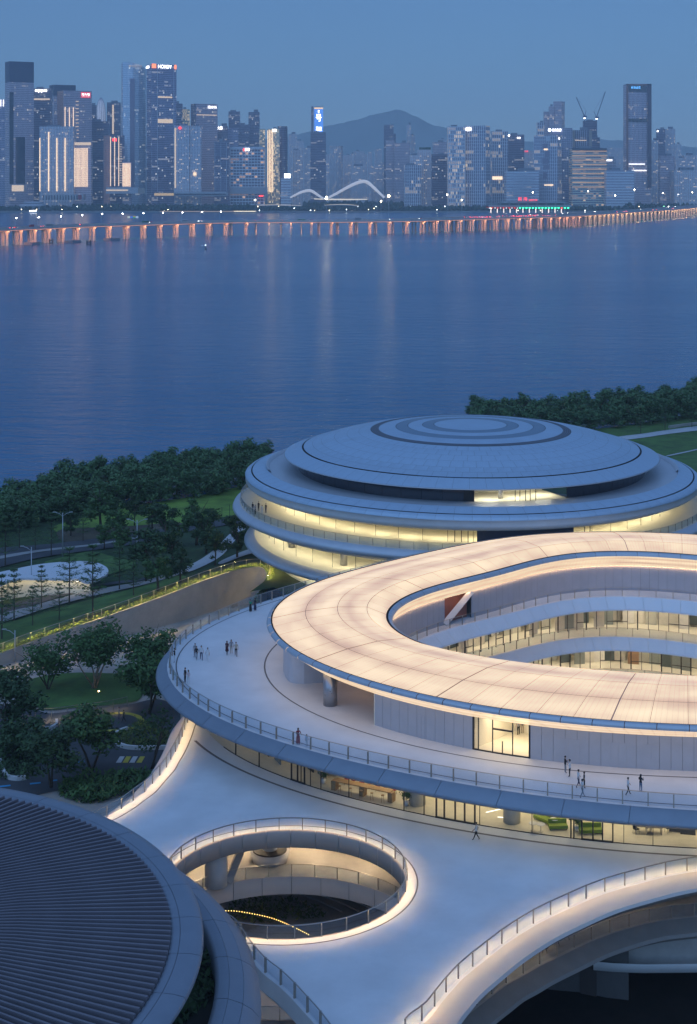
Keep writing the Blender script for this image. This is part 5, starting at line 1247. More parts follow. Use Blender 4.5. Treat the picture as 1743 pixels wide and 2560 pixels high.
tower(362,438,160,4540,'blue','tall tower with rooftop white letters and red corner lights',corner=379,crown=.0,extra=lambda r,s,X,zt,W,h,D:[sign(r,s,X,D,395,427,165.5,9,'HORDY',E_w,-10),onface(r,s,X,D,380,390,159,170,'red_sign_panel',E_or,-4),onface(r,s,X,D,433,438,160,171,'red_sign_panel',E_or,-28),onface(r,s,X,D,361,371,163,169,'white_sign_panel',E_w,4),onface(r,s,X,D,394,429,297,307,'lit_floors',E_goldd,-10),onface(r,s,X,D,394,428,240,244,'lit_floors',E_goldd,-10)]+[onface(r,s,X,D,x,x+1.2,172,478,'edge_fin',mat('pale_fin',(.6,.6,.62),.4,noise=0),o_) for x,o_ in ((378.5,2),(392.5,-6),(431,-26))])
tower(252,309,338,4470,'dark','brown sided tower with red emblem and bright light columns',corner=275,st2='brown',extra=lambda r,s,X,zt,W,h,D:[onface(r,s,X,D,281,291,346,353,'red_emblem',E_r,-3)]+[onface(r,s,X,D,x,x+1.4,342,465,'fin_light',E_gold,-3) for x in (276,285.5,295)]+[onface(r,s,X,D,298,303,y,y+1.4,'lit_balcony',E_goldd,-8) for y in range(360,460,6)])
tower(306,328,405,4440,'grey','low block striped with bright fins at the foot of the curved tower',extra=lambda r,s,X,zt,W,h,D:[onface(r,s,X,D,307+k*2.6,308.3+k*2.6,408,466,'fin_light',E_gold) for k in range(8)])
tower(436,456,259,4900,'dark','narrow tower with pale floor bands',extra=lambda r,s,X,zt,W,h,D:[onface(r,s,X,D,437,455,y,y+1,'floor_band',mat('pale_fin',(.6,.6,.62),.4,noise=0)) for y in range(272,320,6)])
tower(455,474,273,4950,'gold','narrow pale tower with lit vertical ribs')
tower(474,542,259,4700,'grey','broad glass tower with white characters at its top right',corner=490,st2='dark',extra=lambda r,s,X,zt,W,h,D:[sign(r,s,X,D,519,540,267,7,'南方科',E_w,-20),onface(r,s,X,D,492,540,286,288,'lit_floor_band',E_goldd,-12)])
tower(435,474,314,4450,'resi','slim residential tower with round red rooftop light',extra=lambda r,s,X,zt,W,h,D:[sign(r,s,X,D,447,454,320,7,'●',E_r),onface(r,s,X,D,437,440,320,470,'fin_light',E_goldd)])
tower(475,503,315,4455,'resi','slim residential tower with a lit emblem near its foot',extra=lambda r,s,X,zt,W,h,D:[sign(r,s,X,D,483,492,435,11,'✱',E_gold)])
tower(543,569,315,4800,'dark','dark tower topped by a white character sign',extra=lambda r,s,X,zt,W,h,D:[sign(r,s,X,D,544,557,320,9,'大族',E_w)])
tower(535,573,354,4460,'dark','dark glass block with pale vertical edges beside the hotel',extra=lambda r,s,X,zt,W,h,D:[onface(r,s,X,D,x,x+.9,357,478,'edge_fin',mat('pale_fin',(.6,.6,.62),.4,noise=0)) for x in (537,552,566)])
# --- middle
tower(574,661,367,4480,'hotel','wide hotel slab with grid facade and small red white sign',extra=lambda r,s,X,zt,W,h,D:[onface(r,s,X,D,574,661,367,373,'roof_frame',mat('pale_fin',(.6,.6,.62),.4,noise=0)),onface(r,s,X,D,608,613,371,377,'red_sign_panel',E_r,3),onface(r,s,X,D,613,624,371,377,'white_sign_panel',E_w,3),onface(r,s,X,D,574,577,372,466,'end_wall',mat('pale_fin',(.6,.6,.62),.4,noise=0)),onface(r,s,X,D,576,670,468,485,'podium',mat('podium_stone',(.42,.40,.40),.7,noise=0),8),onface(r,s,X,D,648,659,488,491.5,'red_sign_panel',E_r,10)])
tower(571,600,278.5,5200,'dark','left one of two dark twin towers behind the hotel')
tower(568,596,321,5000,'blue','blue glass block in front of the left twin tower')
tower(598,624,311,5150,'dark','dark mid height tower between the twins')
tower(621,649,280,5250,'dark','right one of two dark twin towers behind the hotel')
tower(648,663,322,4620,'gold','narrow golden lit tower behind the hotel edge')
tower(668,699,322,4560,'gold','golden ribbed tower with white roof light',extra=lambda r,s,X,zt,W,h,D:[onface(r,s,X,D,682,691,323,329,'roof_light',E_w)]+[onface(r,s,X,D,x,x+1.5,326,480,'fin_light',E_gold) for x in (669,673,677,681)])
tower(694,719,316,4640,'dark','dark rounded tower joined behind the golden one',plan='round')
tower(702,727,445,4420,'wgrid','small pale block with glowing swept white roof',extra=lambda r,s,X,zt,W,h,D:[onface(r,s,X,D,711,726,434,446,'glowing_roof',E_w,-2)])
tower(731,757,375,4650,'resi','dark residential tower with pale window columns')
tower(721,743,335,6200,'resi','hazy grey tower behind the dark residential one')
def haotower(r,s,X,zt,W,h,D):
    onface(r,s,X,D,786,808,272,330,'screen_facade',mat('blue_screen',(.02,.05,.15),.3,noise=0,emit=(.09,.28,.85),estr=1.25),.6)
    for k in range(18): onface(r,s,X,D,786,808,274+k*3.1,274.7+k*3.1,'screen_line',mat('screen_gap',(.02,.05,.15),.3,noise=0,emit=(.05,.16,.55),estr=1.0),1.5)
    onface(r,s,X,D,785,808,269,273,'amber_top',emis('amber',(1.0,.66,.36),1.3),.6); onface(r,s,X,D,783,786,270,331,'pale_edge',mat('pale_fin',(.6,.6,.62),.4,noise=0),1.0); onface(r,s,X,D,783,808,266,269,'pale_top',mat('pale_fin',(.6,.6,.62),.4,noise=0),1.0)
    sign(r,s,X,D,790,804,294.5,18,'号',E_w,2.4); sign(r,s,X,D,790,805,322,11,'聪',E_w,2.4); sign(r,s,X,D,795.5,798.5,279,7,'一',E_w,2.4)
tower(778,808,266,5000,'dark','slender tower with blue screen facade and white characters',extra=haotower)
tower(776,815,331,4990,'dark','wider dark lower tower body under the blue screen')
res=[(782,806,407,'resi2'),(803,824,386,'resi2'),(824,858,365,'resi'),(858,876,388,'resi2'),(876,902,384,'resi2'),(900,926,386,'resi'),(919,931,380,'resi2'),(876,922,415,'resi2'),(922,949,416,'resi2'),(948,972,405,'resi'),(970,997,414,'resi2'),(996,1014,412,'resi'),(758,782,370,'resi'),(884,912,378,'resi'),(936,956,372,'resi'),(757,779,392,'resi2')]
rl_=['leftmost pale apartment tower in the middle distance','pale apartment tower with a bright roof light','round topped apartment tower in the middle distance','narrow apartment tower right of the round topped one','apartment tower above the tall arch left part','apartment slab just left of the arch peak','thin tall pale apartment slab near the arch peak','low wide pale apartment slab below the others','pale apartment block above the arch peak','grey apartment tower right of the arch peak','pale low apartment block right of the arch','grey low apartment block beside the stepped terraces','hazy apartment tower left of the blue screen tower','hazy apartment tower behind the middle slabs','hazy apartment tower before the hills','pale apartment tower left of the screen tower foot']
for k,((a,b_,y,st),lab) in enumerate(zip(res,rl_)): tower(a,b_,y,5400+ (k*137)%700,st,lab,plan='round' if k==2 else None)
for k,(a,b_,y) in enumerate(((742,760,352),(838,850,377),(905,920,392),(1040,1062,392),(1062,1080,398),(560,572,330),(1556,1566,395),(1340,1362,372),(1690,1704,360))): tower(a,b_,y,6600+k*40,'resi',['hazy far tower right of the grey hazy one','hazy far tower above the apartments','hazy far block behind the arch peak','hazy far block beside the stepped terraces','hazy second far block beside the stepped terraces','hazy far sliver left of the twin towers','hazy far sliver left of the brown framed tower','hazy far block behind the white grid tower','hazy far block near the right edge'][k])
tower(960,984,312,5600,'dark','dark slim tower standing before the hills')
tower(982,990,334,5610,'dark','lower dark annex of the slim tower before the hills')
tower(1017,1028,312,5700,'resi','thin spire like tower before the hills'); tower(1026,1039,338,5720,'resi','pale stepped part of the thin spire tower')
tower(965,986,350,5300,'grey','grey office block left half before the slim tower'); tower(986,1025,357,5280,'grey','wide grey office block before the thin spire')
tower(1011,1052,413,4560,'white','white framed apartment block with many balconies'); tower(1025,1058,388,4600,'resi2','stepped brown white apartment block middle step'); tower(1044,1078,374,4640,'resi2','tallest step of the terraced apartment blocks with roof plants',extra=lambda r,s,X,zt,W,h,D:[B().box(k*9-15,k*9-7,2,14,h,h+7).build('roof_tree',mat('leaf_dark',(.028,.055,.018),.75),r) for k in range(4)])
tower(1079,1118,386,4700,'dark','glass block with scattered lights right of the terraces'); tower(1083,1117,355,5200,'grey','grey block behind the glass one'); tower(1100,1117,348,5900,'resi','hazy block left of the lit fin tower')
# --- right cluster
tower(1120,1163,316,4500,'litfin','tower wrapped in bright warm vertical light fins')
tower(1163,1228,314,4490,'white','white gridded tower with round white roof sign',corner=1214,extra=lambda r,s,X,zt,W,h,D:[sign(r,s,X,D,1165,1181,322,9,'●',E_w,-14)])
tower(1229,1270,328,4620,'white','gridded tower with golden lower floor',extra=lambda r,s,X,zt,W,h,D:[onface(r,s,X,D,1231,1256,441,449,'lit_floors',E_gold)])
tower(1270,1311,336.5,4680,'dark','dark banded glass tower with small corner signs',extra=lambda r,s,X,zt,W,h,D:[onface(r,s,X,D,1293,1301,343,346.5,'white_sign_panel',E_w),sign(r,s,X,D,1270,1275,339,5,'●',E_w)])
tower(1310,1336,377,5000,'resi2','pale block with small red roof sign',extra=lambda r,s,X,zt,W,h,D:[sign(r,s,X,D,1311,1320,378,3.6,'平安',E_r)])
tower(1265,1348,428,4420,'wgrid','low stepped block with pale horizontal bands',extra=lambda r,s,X,zt,W,h,D:[onface(r,s,X,D,1266+ (k%3)*8,1320+(k*17)%26,434+k*7,436+k*7,'floor_band',mat('pale_fin',(.6,.6,.62),.4,noise=0)) for k in range(9)])
tower(1338,1409,338,4440,'white','white framed tower with offset glass boxes and side wall',corner=1394,extra=lambda r,s,X,zt,W,h,D:[onface(r,s,X,D,a,b_,y0,y1,'glass_box',style('dark'),-8) for a,b_,y0,y1 in ((1358,1371,358,371),(1363,1376,377,393),(1358,1373,395,409),(1362,1376,412,424),(1360,1368,430,446))]+[onface(r,s,X,D,1362,1371,371,375,'lit_floors',E_gold,-7),sign(r,s,X,D,1398,1401,346,6,'●',E_w,-18),onface(r,s,X,D,1366,1378,340,353,'roof_drum',mat('pale_fin',(.6,.6,.62),.4,noise=0),-7),onface(r,s,X,D,1363,1384,461,464,'lit_floors',E_gold,-7)])
tower(1360,1375,279,5210,'grey','lowest step of the tall stepped grey tower'); tower(1373,1386,266,5200,'grey','middle step of the tall stepped grey tower'); tower(1385,1415,253,5190,'grey','highest step of the tall stepped grey tower',corner=1404)
tower(1343,1361,306,4900,'white','narrow white framed block left of the stepped tower')
tower(1380,1431,320,4620,'blue','blue glass tower with white round logo and characters',extra=lambda r,s,X,zt,W,h,D:[sign(r,s,X,D,1370,1378,325,8,'●',E_w),sign(r,s,X,D,1380,1403,325,7,'招商集团',E_w)]+[onface(r,s,X,D,1410+k*5,1411+k*5,322,460,'edge_fin',mat('pale_fin',(.6,.6,.62),.4,noise=0)) for k in range(5)])
tower(1431,1480,325.5,4640,'dark','dark ribbed tower with two stone side walls',extra=lambda r,s,X,zt,W,h,D:[onface(r,s,X,D,1431,1437,326,368,'stone_wall',mat('tan_stone',(.42,.34,.27),.7,noise=0)),onface(r,s,X,D,1473,1480,326,368,'stone_wall',mat('tan_stone',(.42,.34,.27),.7,noise=0))]+[onface(r,s,X,D,1441+k*5,1442+k*5,326,370,'edge_fin',mat('pale_fin',(.6,.6,.62),.4,noise=0)) for k in range(6)]+[onface(r,s,X,D,1438,1466,350,352,'lit_floors',E_goldd)])
tower(1460,1493,302,4900,'dark','unfinished tower under two construction cranes')
tower(1488,1500,343,4910,'dark','small dark annex of the unfinished tower')
tower(1430,1517,370,4430,'band','broad block with warm orange lit floor bands',extra=lambda r,s,X,zt,W,h,D:[onface(r,s,X,D,1430,1517,370,376,'roof_parapet',mat('dark_stone',(.10,.09,.10),.6,noise=0))]+[onface(r,s,X,D,1430,1517,377+k*11.2,378.6+k*11.2,'lit_band',emis('orange_band',(1.0,.62,.36),.55)) for k in range(9)])
tower(1514,1539,397,4700,'white','small white lit block behind the low grid building',extra=lambda r,s,X,zt,W,h,D:[onface(r,s,X,D,1514,1530,399,402,'white_sign_panel',E_w)])
tower(1519,1563,369,5600,'resi','dark hazy apartment group behind the orange banded block')
tower(1515,1586,426,4400,'wgrid','low pale gridded building at the foot of the brown tower')
def brownt(r,s,X,zt,W,h,D):
    mb=mat('red_brown_frame',(.30,.14,.11),.45,metal=.2,noise=0)
    onface(r,s,X,D,1565,1570,210,470,'frame_post',mb,6); onface(r,s,X,D,1618,1628,210,470,'frame_post',mat('dark_brown_frame',(.13,.08,.09),.45,noise=0),6); onface(r,s,X,D,1565,1628,210,214,'frame_beam',mb,6)
    onface(r,s,X,D,1571,1617,214,230,'dark_crown_recess',M_dglass,1); onface(r,s,X,D,1570,1618,297,305,'dark_belt',M_dglass,2); sign(r,s,X,D,1577,1600,219,6.5,'前海金控',E_b,8)
    onface(r,s,X,D,1572,1612,409,411.5,'lit_floors',E_wm,2); onface(r,s,X,D,1580,1616,425,427.5,'lit_floors',E_wm,2)
    for k in range(4): onface(r,s,X,D,1577+k*10,1578+k*10,244,455,'facade_rib',mat('pale_fin',(.6,.6,.62),.4,noise=0),2)
tower(1565,1628,210,4540,'grey','tall tower in red brown frame with blue sign on top',extra=brownt)
tower(1628,1646,351,4800,'resi','hazy apartment slab right of the brown framed tower'); tower(1643,1664,322,5000,'dark','dark tower with corner light right of the brown one',extra=lambda r,s,X,zt,W,h,D:[sign(r,s,X,D,1642,1646,328,4,'●',E_w)]); tower(1663,1689,322,5050,'resi','pale apartment tower next to the corner lit one')
tower(1650,1686,389,4650,'grey','grey office slab before the apartment towers at right'); tower(1690,1712,395,4900,'resi2','pale apartment tower near the right edge'); tower(1710,1760,388,5000,'resi2','wide apartment tower cut by the right edge'); tower(1685,1765,426,4600,'resi2','low pale apartment row at the right edge')
tower(1100,1117,400,4750,'resi','grey slab between the glass block and the lit fin tower')
# cranes
def crane(x,y,tipx,tipy,D,lab,cx2):
    s=D/F; root=empty('tower_crane',((x-CX)*s,D-6,2.5),lab,'crane'); g=lambda px,py:((px-x)*s,0,H-(py-YH)*s-2.5); m=mat('crane_steel',(.10,.10,.18),.5,noise=0)
    B().tube([g(x,330),g(x,y)],1.4,4).build('mast',m,root); B().tube([g(x,y),g(tipx,tipy)],1.2,4).build('jib',m,root); B().tube([g(x,y),g(cx2,y-14)],.8,4).build('back_mast',m,root)
    B().tube([g(cx2,y-14),g(tipx,tipy)],.25,4).build('stay',m,root); B().box(-5,7,-2,2,g(x,y)[2]-3,g(x,y)[2]+2).build('machine_deck',m,root); B().box(-3,2,-3,-2.2,g(x,y)[2]-8,g(x,y)[2]-4).build('work_light',E_w,root)
crane(1461,291,1440,243,4890,'dark tower crane with jib leaning left over the unfinished tower',1465)
crane(1491,293,1513,229,4892,'dark tower crane with jib leaning right over the unfinished tower',1484)
# ---------------------------------------------------------------- wooded far shore and its lights
rf=random.Random(21); b=B()
ico=[(0,0,1),(.89,0,.45),(.28,.85,.45),(-.72,.53,.45),(-.72,-.53,.45),(.28,-.85,.45),(.72,.53,-.45),(-.28,.85,-.45),(-.89,0,-.45),(-.28,-.85,-.45),(.72,-.53,-.45)]
icf=[(0,1,2),(0,2,3),(0,3,4),(0,4,5),(0,5,1),(1,6,2),(2,7,3),(3,8,4),(4,9,5),(5,10,1),(6,7,2),(7,8,3),(8,9,4),(9,10,5),(10,6,1)]
def wood(x0,x1,ya,yb,n,hh):
    for _ in range(n):
        x=rf.uniform(x0,x1); D=rf.uniform(FS+15,FS+ (yb if yb else 140)); X=(x-CX)*D/F; w=rf.uniform(4,9); z=rf.uniform(.4,1)*hh
        b.add([(X+p[0]*w*rf.uniform(.7,1.2),D+p[1]*w,2.5+z*.5+p[2]*z*.55*rf.uniform(.8,1.2)) for p in ico],icf)
wood(-60,760,0,120,900,17); wood(180,640,0,60,500,22); wood(600,1010,0,150,500,16); wood(980,1800,0,130,900,17); wood(1560,1800,0,120,250,24); wood(760,1010,0,900,500,24)
o=b.build('far_wood',mat('far_foliage',(.03,.05,.022),.9,noise=.3,scale=.05)); setp(o,'dark belt of trees along the whole far shore','trees',kind='stuff')
LPM=B().tube([(0,0,0),(0,0,11)],.25,4).mesh('pole',mat('lamp_grey',(.45,.46,.48),.4,metal=.4,noise=0))
def bulb(name,col,st,r=.9): return B().add([(p[0]*r,p[1]*r,p[2]*r) for p in ico]+[(0,0,-r)],icf+[(7,6,11),(8,7,11),(9,8,11),(10,9,11),(6,10,11)]).mesh('lamp',emis(name,col,st))
BL=[bulb('shore_lamp_warm',(1.0,.8,.5),14,1.1),bulb('shore_lamp_white',(.9,.95,1.0),14,1.1),bulb('shore_lamp_green',(.3,1.0,.6),8,.9)]
for k in range(85):
    x=rf.choice((rf.uniform(0,640),rf.uniform(640,1110),rf.uniform(1110,1743))); D=FS+rf.uniform(8,60); X=(x-CX)*D/F
    root=empty('shore_lamp',(X,D,2.5),'small lit lamp among the trees of the far shore','lamp','lamps along the far shore')
    zz=rf.choice((3.0,5.5,9,14)); obm('pole',LPM,root,sc=(1,1,zz/11)); obm('lamp',BL[0 if rf.random()<.6 else (1 if rf.random()<.9 else 2)],root,(0,-1,zz))
# low shore buildings
def low(x0,x1,y0,y1,D,label,mt,ex=None):
    s=D/F; root=empty('shore_building',((x0+x1)/2*s-CX*s,D,2.5),label,'building'); X=root.location.x
    zc=lambda y:H-(y-YH)*s-2.5
    B().box((x0-CX)*s-X,(x1-CX)*s-X,0,40,-1 if y1>500 else zc(y1),zc(y0)).build('body',mt,root)
    if ex: ex(root,s,X,D)
mp_=mat('pavilion_pale',(.50,.48,.47),.6,noise=0)
low(30,60,462,480,4400,'lit white shop at the foot of the tallest tower',mp_,lambda r,s,X,D:[onface(r,s,X,D,30,60,463,478,'lit_front',E_goldd)])
low(108,208,486,500,4390,'long low pale colonnade on the left far shore',mp_,lambda r,s,X,D:[onface(r,s,X,D,108+k*7,110+k*7,488,500,'dark_bay',M_dglass) for k in range(14)]+[onface(r,s,X,D,196,205,487,498,'red_sign_panel',mat('red_banner',(.4,.05,.05),.6,noise=0),3)])
low(265,345,468,484,4400,'low lit mall with pale roofs near the left far shore',mp_,lambda r,s,X,D:[onface(r,s,X,D,266,320,474,477,'lit_front',E_goldd),onface(r,s,X,D,326,362,470,484,'tan_wing',mat('tan_stone',(.42,.34,.27),.7,noise=0),-4)])
low(386,435,482,490,4395,'low tan lit arcade at the foot of the lettered tower',mat('tan_stone',(.42,.34,.27),.7,noise=0),lambda r,s,X,D:[onface(r,s,X,D,386,435,483,489,'lit_front',emis('tan_lit',(1.0,.75,.45),.5))])
low(435,568,480,490,4398,'long low pale gallery in front of the residential towers',mp_,lambda r,s,X,D:[onface(r,s,X,D,436,566,484,487,'dark_bay',M_dglass)])
# rounded silver pavilion, left shore
s_=4370/F; pv2=empty('silver_pavilion',((75-CX)*s_,4370,2.5),'silver stacked rounded pavilion on the left far shore','pavilion')
for k,(w,d,z0,z1) in enumerate(((44,24,0,10),(38,20,11,20),(30,16,21,27))):
    sweep('tier',[[Vector((w*f*math.cos(a)+k*3,d*f*math.sin(a)+20,z)) for a in arc(0,2*math.pi,33)] for f,z in ((.85,z0),(1,(z0+z1)/2),(.9,z1),(.02,z1+1))],mat('silver_clad',(.45,.45,.48),.4,metal=.3,noise=0),pv2)
# lit ferry and jetty
s_=4290/F; fb=empty('ferry_boat',((82-CX)*s_,4290,0),'white lit ferry moored at the left far shore','boat')
B().add([(-11,0,0),(11,0,0),(13,-0,3),(-12,0,3),(-11,6,0),(11,6,0),(13,6,3),(-12,6,3)],[(0,1,2,3),(4,7,6,5),(1,5,6,2),(0,3,7,4),(3,2,6,7)]).build('hull',mp_,fb); B().box(-9,9,.5,5.5,3.02,6.5).build('cabin',E_w,fb); B().box(-3,3,1,5,6.52,8.2).build('wheelhouse',mp_,fb)
jt=empty('jetty',((600-CX)*1.11,4280,0),'long lit jetty reaching out from the far shore at centre left','jetty')
s_=4280/F; B().box((400-600)*s_,(640-600)*s_,0,18,2.0,4.5).build('deck',mat('jetty_stone',(.5,.45,.42),.7,noise=0),jt); B().box((400-600)*s_,(640-600)*s_,-.6,0,3.2,4.6).build('lit_edge',emis('jetty_edge',(1.0,.72,.5),.45),jt); B().box((585-600)*s_,(640-600)*s_,-1.4,-.7,3.6,5.0).build('bright_edge',emis('jetty_bright',(1.0,.85,.6),2.0),jt)
# white double arch bridge
def ribbon(root,name,pts,w,t,mt,D,dep=10):
    s=D/F; X=root.location.x; c=catmull([Vector(((x-CX)*s-X,0,H-(y-YH)*s-root.location.z)) for x,y in pts],8)
    rows=[]
    for dy,k in ((-dep,1),(dep,1),(dep,-1),(-dep,-1),(-dep,1)):
        rr=[]
        for i,p in enumerate(c):
            d=(c[min(i+1,len(c)-1)]-c[max(i-1,0)]).normalized(); n=Vector((-d.z,0,d.x)); f=.55+.45*math.sin(math.pi*i/(len(c)-1)); rr.append(p+n*k*t*s*f+Vector((0,dy,0)))
        rows.append(rr)
    return sweep(name,rows,mt,root)
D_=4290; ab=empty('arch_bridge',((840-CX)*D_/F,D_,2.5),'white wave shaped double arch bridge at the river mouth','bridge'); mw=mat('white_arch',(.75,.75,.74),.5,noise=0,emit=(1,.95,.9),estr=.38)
ribbon(ab,'small_arch',S('1b',[(438,775),(490,748),(535,732),(565,729),(590,738),(625,762),(662,785)]),1,3.6,mw,D_,7)
ribbon(ab,'large_arch',S('1b',[(668,786),(730,755),(800,715),(860,685),(905,670),(930,669),(955,680),(990,712),(1025,745),(1057,776)]),1,4.2,mw,D_,8)
ribbon(ab,'bridge_deck',S('1b',[(595,783),(680,786),(760,787),(850,787),(945,786)]),1,1.6,emis('arch_deck_light',(1.0,.93,.8),.8),D_+12,6)
for a,pt_,lab in ((-1,[(215,830),(300,827),(400,828),(510,832)],'low lit footbridge left of the river mouth'),(1,[(662,828),(760,824),(830,826),(888,832)],'low lit footbridge across the river mouth')):
    D2=4285; fb_=empty('footbridge',((720-CX)*D2/F,D2,2.5),lab,'bridge'); ribbon(fb_,'deck',S('1b',pt_),1,1.2,mp_,D2,4); ribbon(fb_,'deck_light',S('1b',[(x,y-4) for x,y in pt_]),1,.5,emis('foot_light',(1.0,.85,.65),.9),D2-5,.3)

# ================================================================== SEA VIADUCT
VZ=22.0; VH=H-VZ
edgeN=[(-120,580),(0,573.5),(110,568),(228,563),(379,558.5),(600,553),(787,554.6) if False else (787,552.5),(939,551),(1053,549.5),(1160,546.5),(1303,542.5),(1425,538.5),(1547,531),(1669,523.5),(1743,517.5),(1900,505)]
lineN=catmull([ray(x,y,VH) for x,y in edgeN],6)
lineN=polyline_resample(lineN,17.0)
VD=empty('sea_viaduct',(lineN[40].x,lineN[40].y,0),'long concrete viaduct on many lit piers crossing the bay','bridge')
def vd(o): return rb(o,VD)
M_vc=mat('viaduct_concrete',(.62,.54,.50),.8,noise=.15,scale=.05)
def woff(i): # far edge offset: toll plaza widens
    x=lineN[i].x; t=(x-60)/200; k=max(0,min(1,t)); k2=max(0,min(1,(x-480)/120)); return 33+42*k*(1-.3*k2)
nrm=[]
for i in range(len(lineN)):
    t=lineN[min(i+1,len(lineN)-1)]-lineN[max(i-1,0)]; nrm.append(Vector((-t.y,t.x,0)).normalized())
far=[p+n*woff(i) for i,(p,n) in enumerate(zip(lineN,nrm))]
ins=[p+n*6 for p,n in zip(lineN,nrm)]
vd(sweep('road_deck',[lineN,far],mat('viaduct_road',(.22,.20,.20),.8,noise=.2,scale=.03),None,False,False))
vd(sweep('near_parapet',[lift(lineN,VZ+1.1),lift(lineN,VZ-2.8),lift([p+n*.3 for p,n in zip(lineN,nrm)],VZ-2.8),lift([p+n*.3 for p,n in zip(lineN,nrm)],VZ-1.7),lift([p+n*1.2 for p,n in zip(lineN,nrm)],VZ-1.7),lift(ins,VZ-3.4)],M_vc,None,False,False)); vd(sweep('inner_parapet',[lift(lineN,VZ+1.1),lift([p+n*.4 for p,n in zip(lineN,nrm)],VZ+1.1),lift([p+n*.4 for p,n in zip(lineN,nrm)],VZ+.05)],M_vc,None,False,False))
vd(sweep('far_parapet',[lift(far,VZ+.0),lift(far,VZ+1.2)],M_vc,None,False,False)); vd(sweep('girder_soffit',[lift(ins,VZ-3.4),lift(far,VZ-3.4)],M_vc,None,False,False))
vd(sweep('median',[lift([p+n*woff(i)*.5 for i,(p,n) in enumerate(zip(lineN,nrm))],VZ+.9),lift([p+n*woff(i)*.5 for i,(p,n) in enumerate(zip(lineN,nrm))],VZ+.03)],M_vc,None,False,False))
# light line under the near edge
def seg(i0,i1,mt,nm): vd(sweep(nm,[lift([p+n*.4 for p,n in zip(lineN,nrm)][i0:i1],VZ-2.2),lift([p+n*1.3 for p,n in zip(lineN,nrm)][i0:i1],VZ-2.15)],mt))
nL=len(lineN); E_pier=emis('pier_orange_light',(1.0,.42,.20),80.0); E_pier2=emis('pier_warm_light',(1.0,.60,.28),60.0)
isplit=min(range(nL),key=lambda i:abs((lineN[i].x/lineN[i].y*F+CX)-1465))
seg(0,isplit,E_pier,'edge_light'); seg(isplit,nL,E_pier2,'edge_light')
colm=B().add([(-1.25,-.9,0),(1.25,-.9,0),(1.25,.9,0),(-1.25,.9,0),(-1.0,-.8,12),(1.0,-.8,12),(1.0,.8,12),(-1.0,.8,12),(-1.9,-1,18.6),(1.9,-1,18.6),(1.9,1,18.6),(-1.9,1,18.6)],[(0,1,5,4),(1,2,6,5),(2,3,7,6),(3,0,4,7),(4,5,9,8),(5,6,10,9),(6,7,11,10),(7,4,8,11),(8,9,10,11)]).mesh('pier_column',M_vc)
capm=B().box(-9,9,-5,5,-.5,3.2).mesh('pile_cap',mat('pile_cap',(.30,.27,.27),.85,noise=.2,scale=.2))
upl=emis('pier_uplight',(1.0,.40,.18),16); upm=B().box(-.9,.9,-.3,.3,0,.3).mesh('pier_lamp',upl)
rows_=B(); cv=[tuple(v.co) for v in colm.vertices]; cf=[tuple(q.vertices) for q in colm.polygons]
for i in range(1,nL-1):
    p,n=lineN[i],nrm[i]; rz=math.atan2(n.y,n.x); px=p.x/p.y*F+CX
    if px<-60 or px>1800: continue
    w=woff(i); offs=[4,11,w-13,w-6]+([w*.42,w*.6] if w>50 else [])
    for k,o_ in enumerate(offs):
        q=p+n*o_
        if k<2:
            if i%2==0: vd(obm('pier_column',colm,None,(q.x,q.y,0),rz,sc=(1.3,1.3,1)))
        elif i%2:
            c,s__=math.cos(rz),math.sin(rz); rows_.add([(q.x+x*c-y*s__,q.y+x*s__+y*c,z) for x,y,z in cv],cf)
o=vd(rows_.build('far_pier_columns',M_vc)); o['kind']='stuff'
vd(sweep('edge_rope_light',[lift([p-n*.06 for p,n in zip(lineN,nrm)],VZ-2.75),lift([p-n*.06 for p,n in zip(lineN,nrm)],VZ-2.1)],emis('edge_rope_light',(1.0,.42,.24),.75)))
for x,y in ((75,612),(178,607),(275,601)):
    p=ray(x,y,H); j=min(range(nL),key=lambda i:(lineN[i]-p).length); rz=math.atan2(nrm[j].y,nrm[j].x); vd(obm('pile_cap',capm,None,(p.x+2,p.y+4,0),rz+math.pi/2,sc=(1.15,1.3,1)))
# mast lamps on the viaduct
MSTM=B().tube([(0,0,0),(0,0,1)],.28,6).mesh('mast',mat('lamp_grey',(.45,.46,.48),.4,metal=.4,noise=0)); ARM=B().box(-.2,2.6,-.25,.25,-.3,0).mesh('arm',mat('lamp_grey',(.45,.46,.48),.4,metal=.4,noise=0))
B_small=bulb('viaduct_lamp',(.95,.95,1.0),26,.8); B_big=bulb('viaduct_flood',(1.0,.82,.46),75,1.9); B_mid=bulb('viaduct_lamp_mid',(1.0,.88,.62),30,1.2)
lps=[(38,545,0),(94,543,0),(150,541,0),(203,538,0),(253,535,0),(304,534,0),(356,533,0),(405,532,0),(454,531,0),(503,530,0),(550,529,0),(638,500,1),(816,495,2),(953,503,1),(972,490,2),(1118,487,1),(1155,500,1),(1332,481,1),(1470,478,1),(1538,489,1),(1586,474,1),(1657,483,1),(1731,481,1),(1694,486,0)]
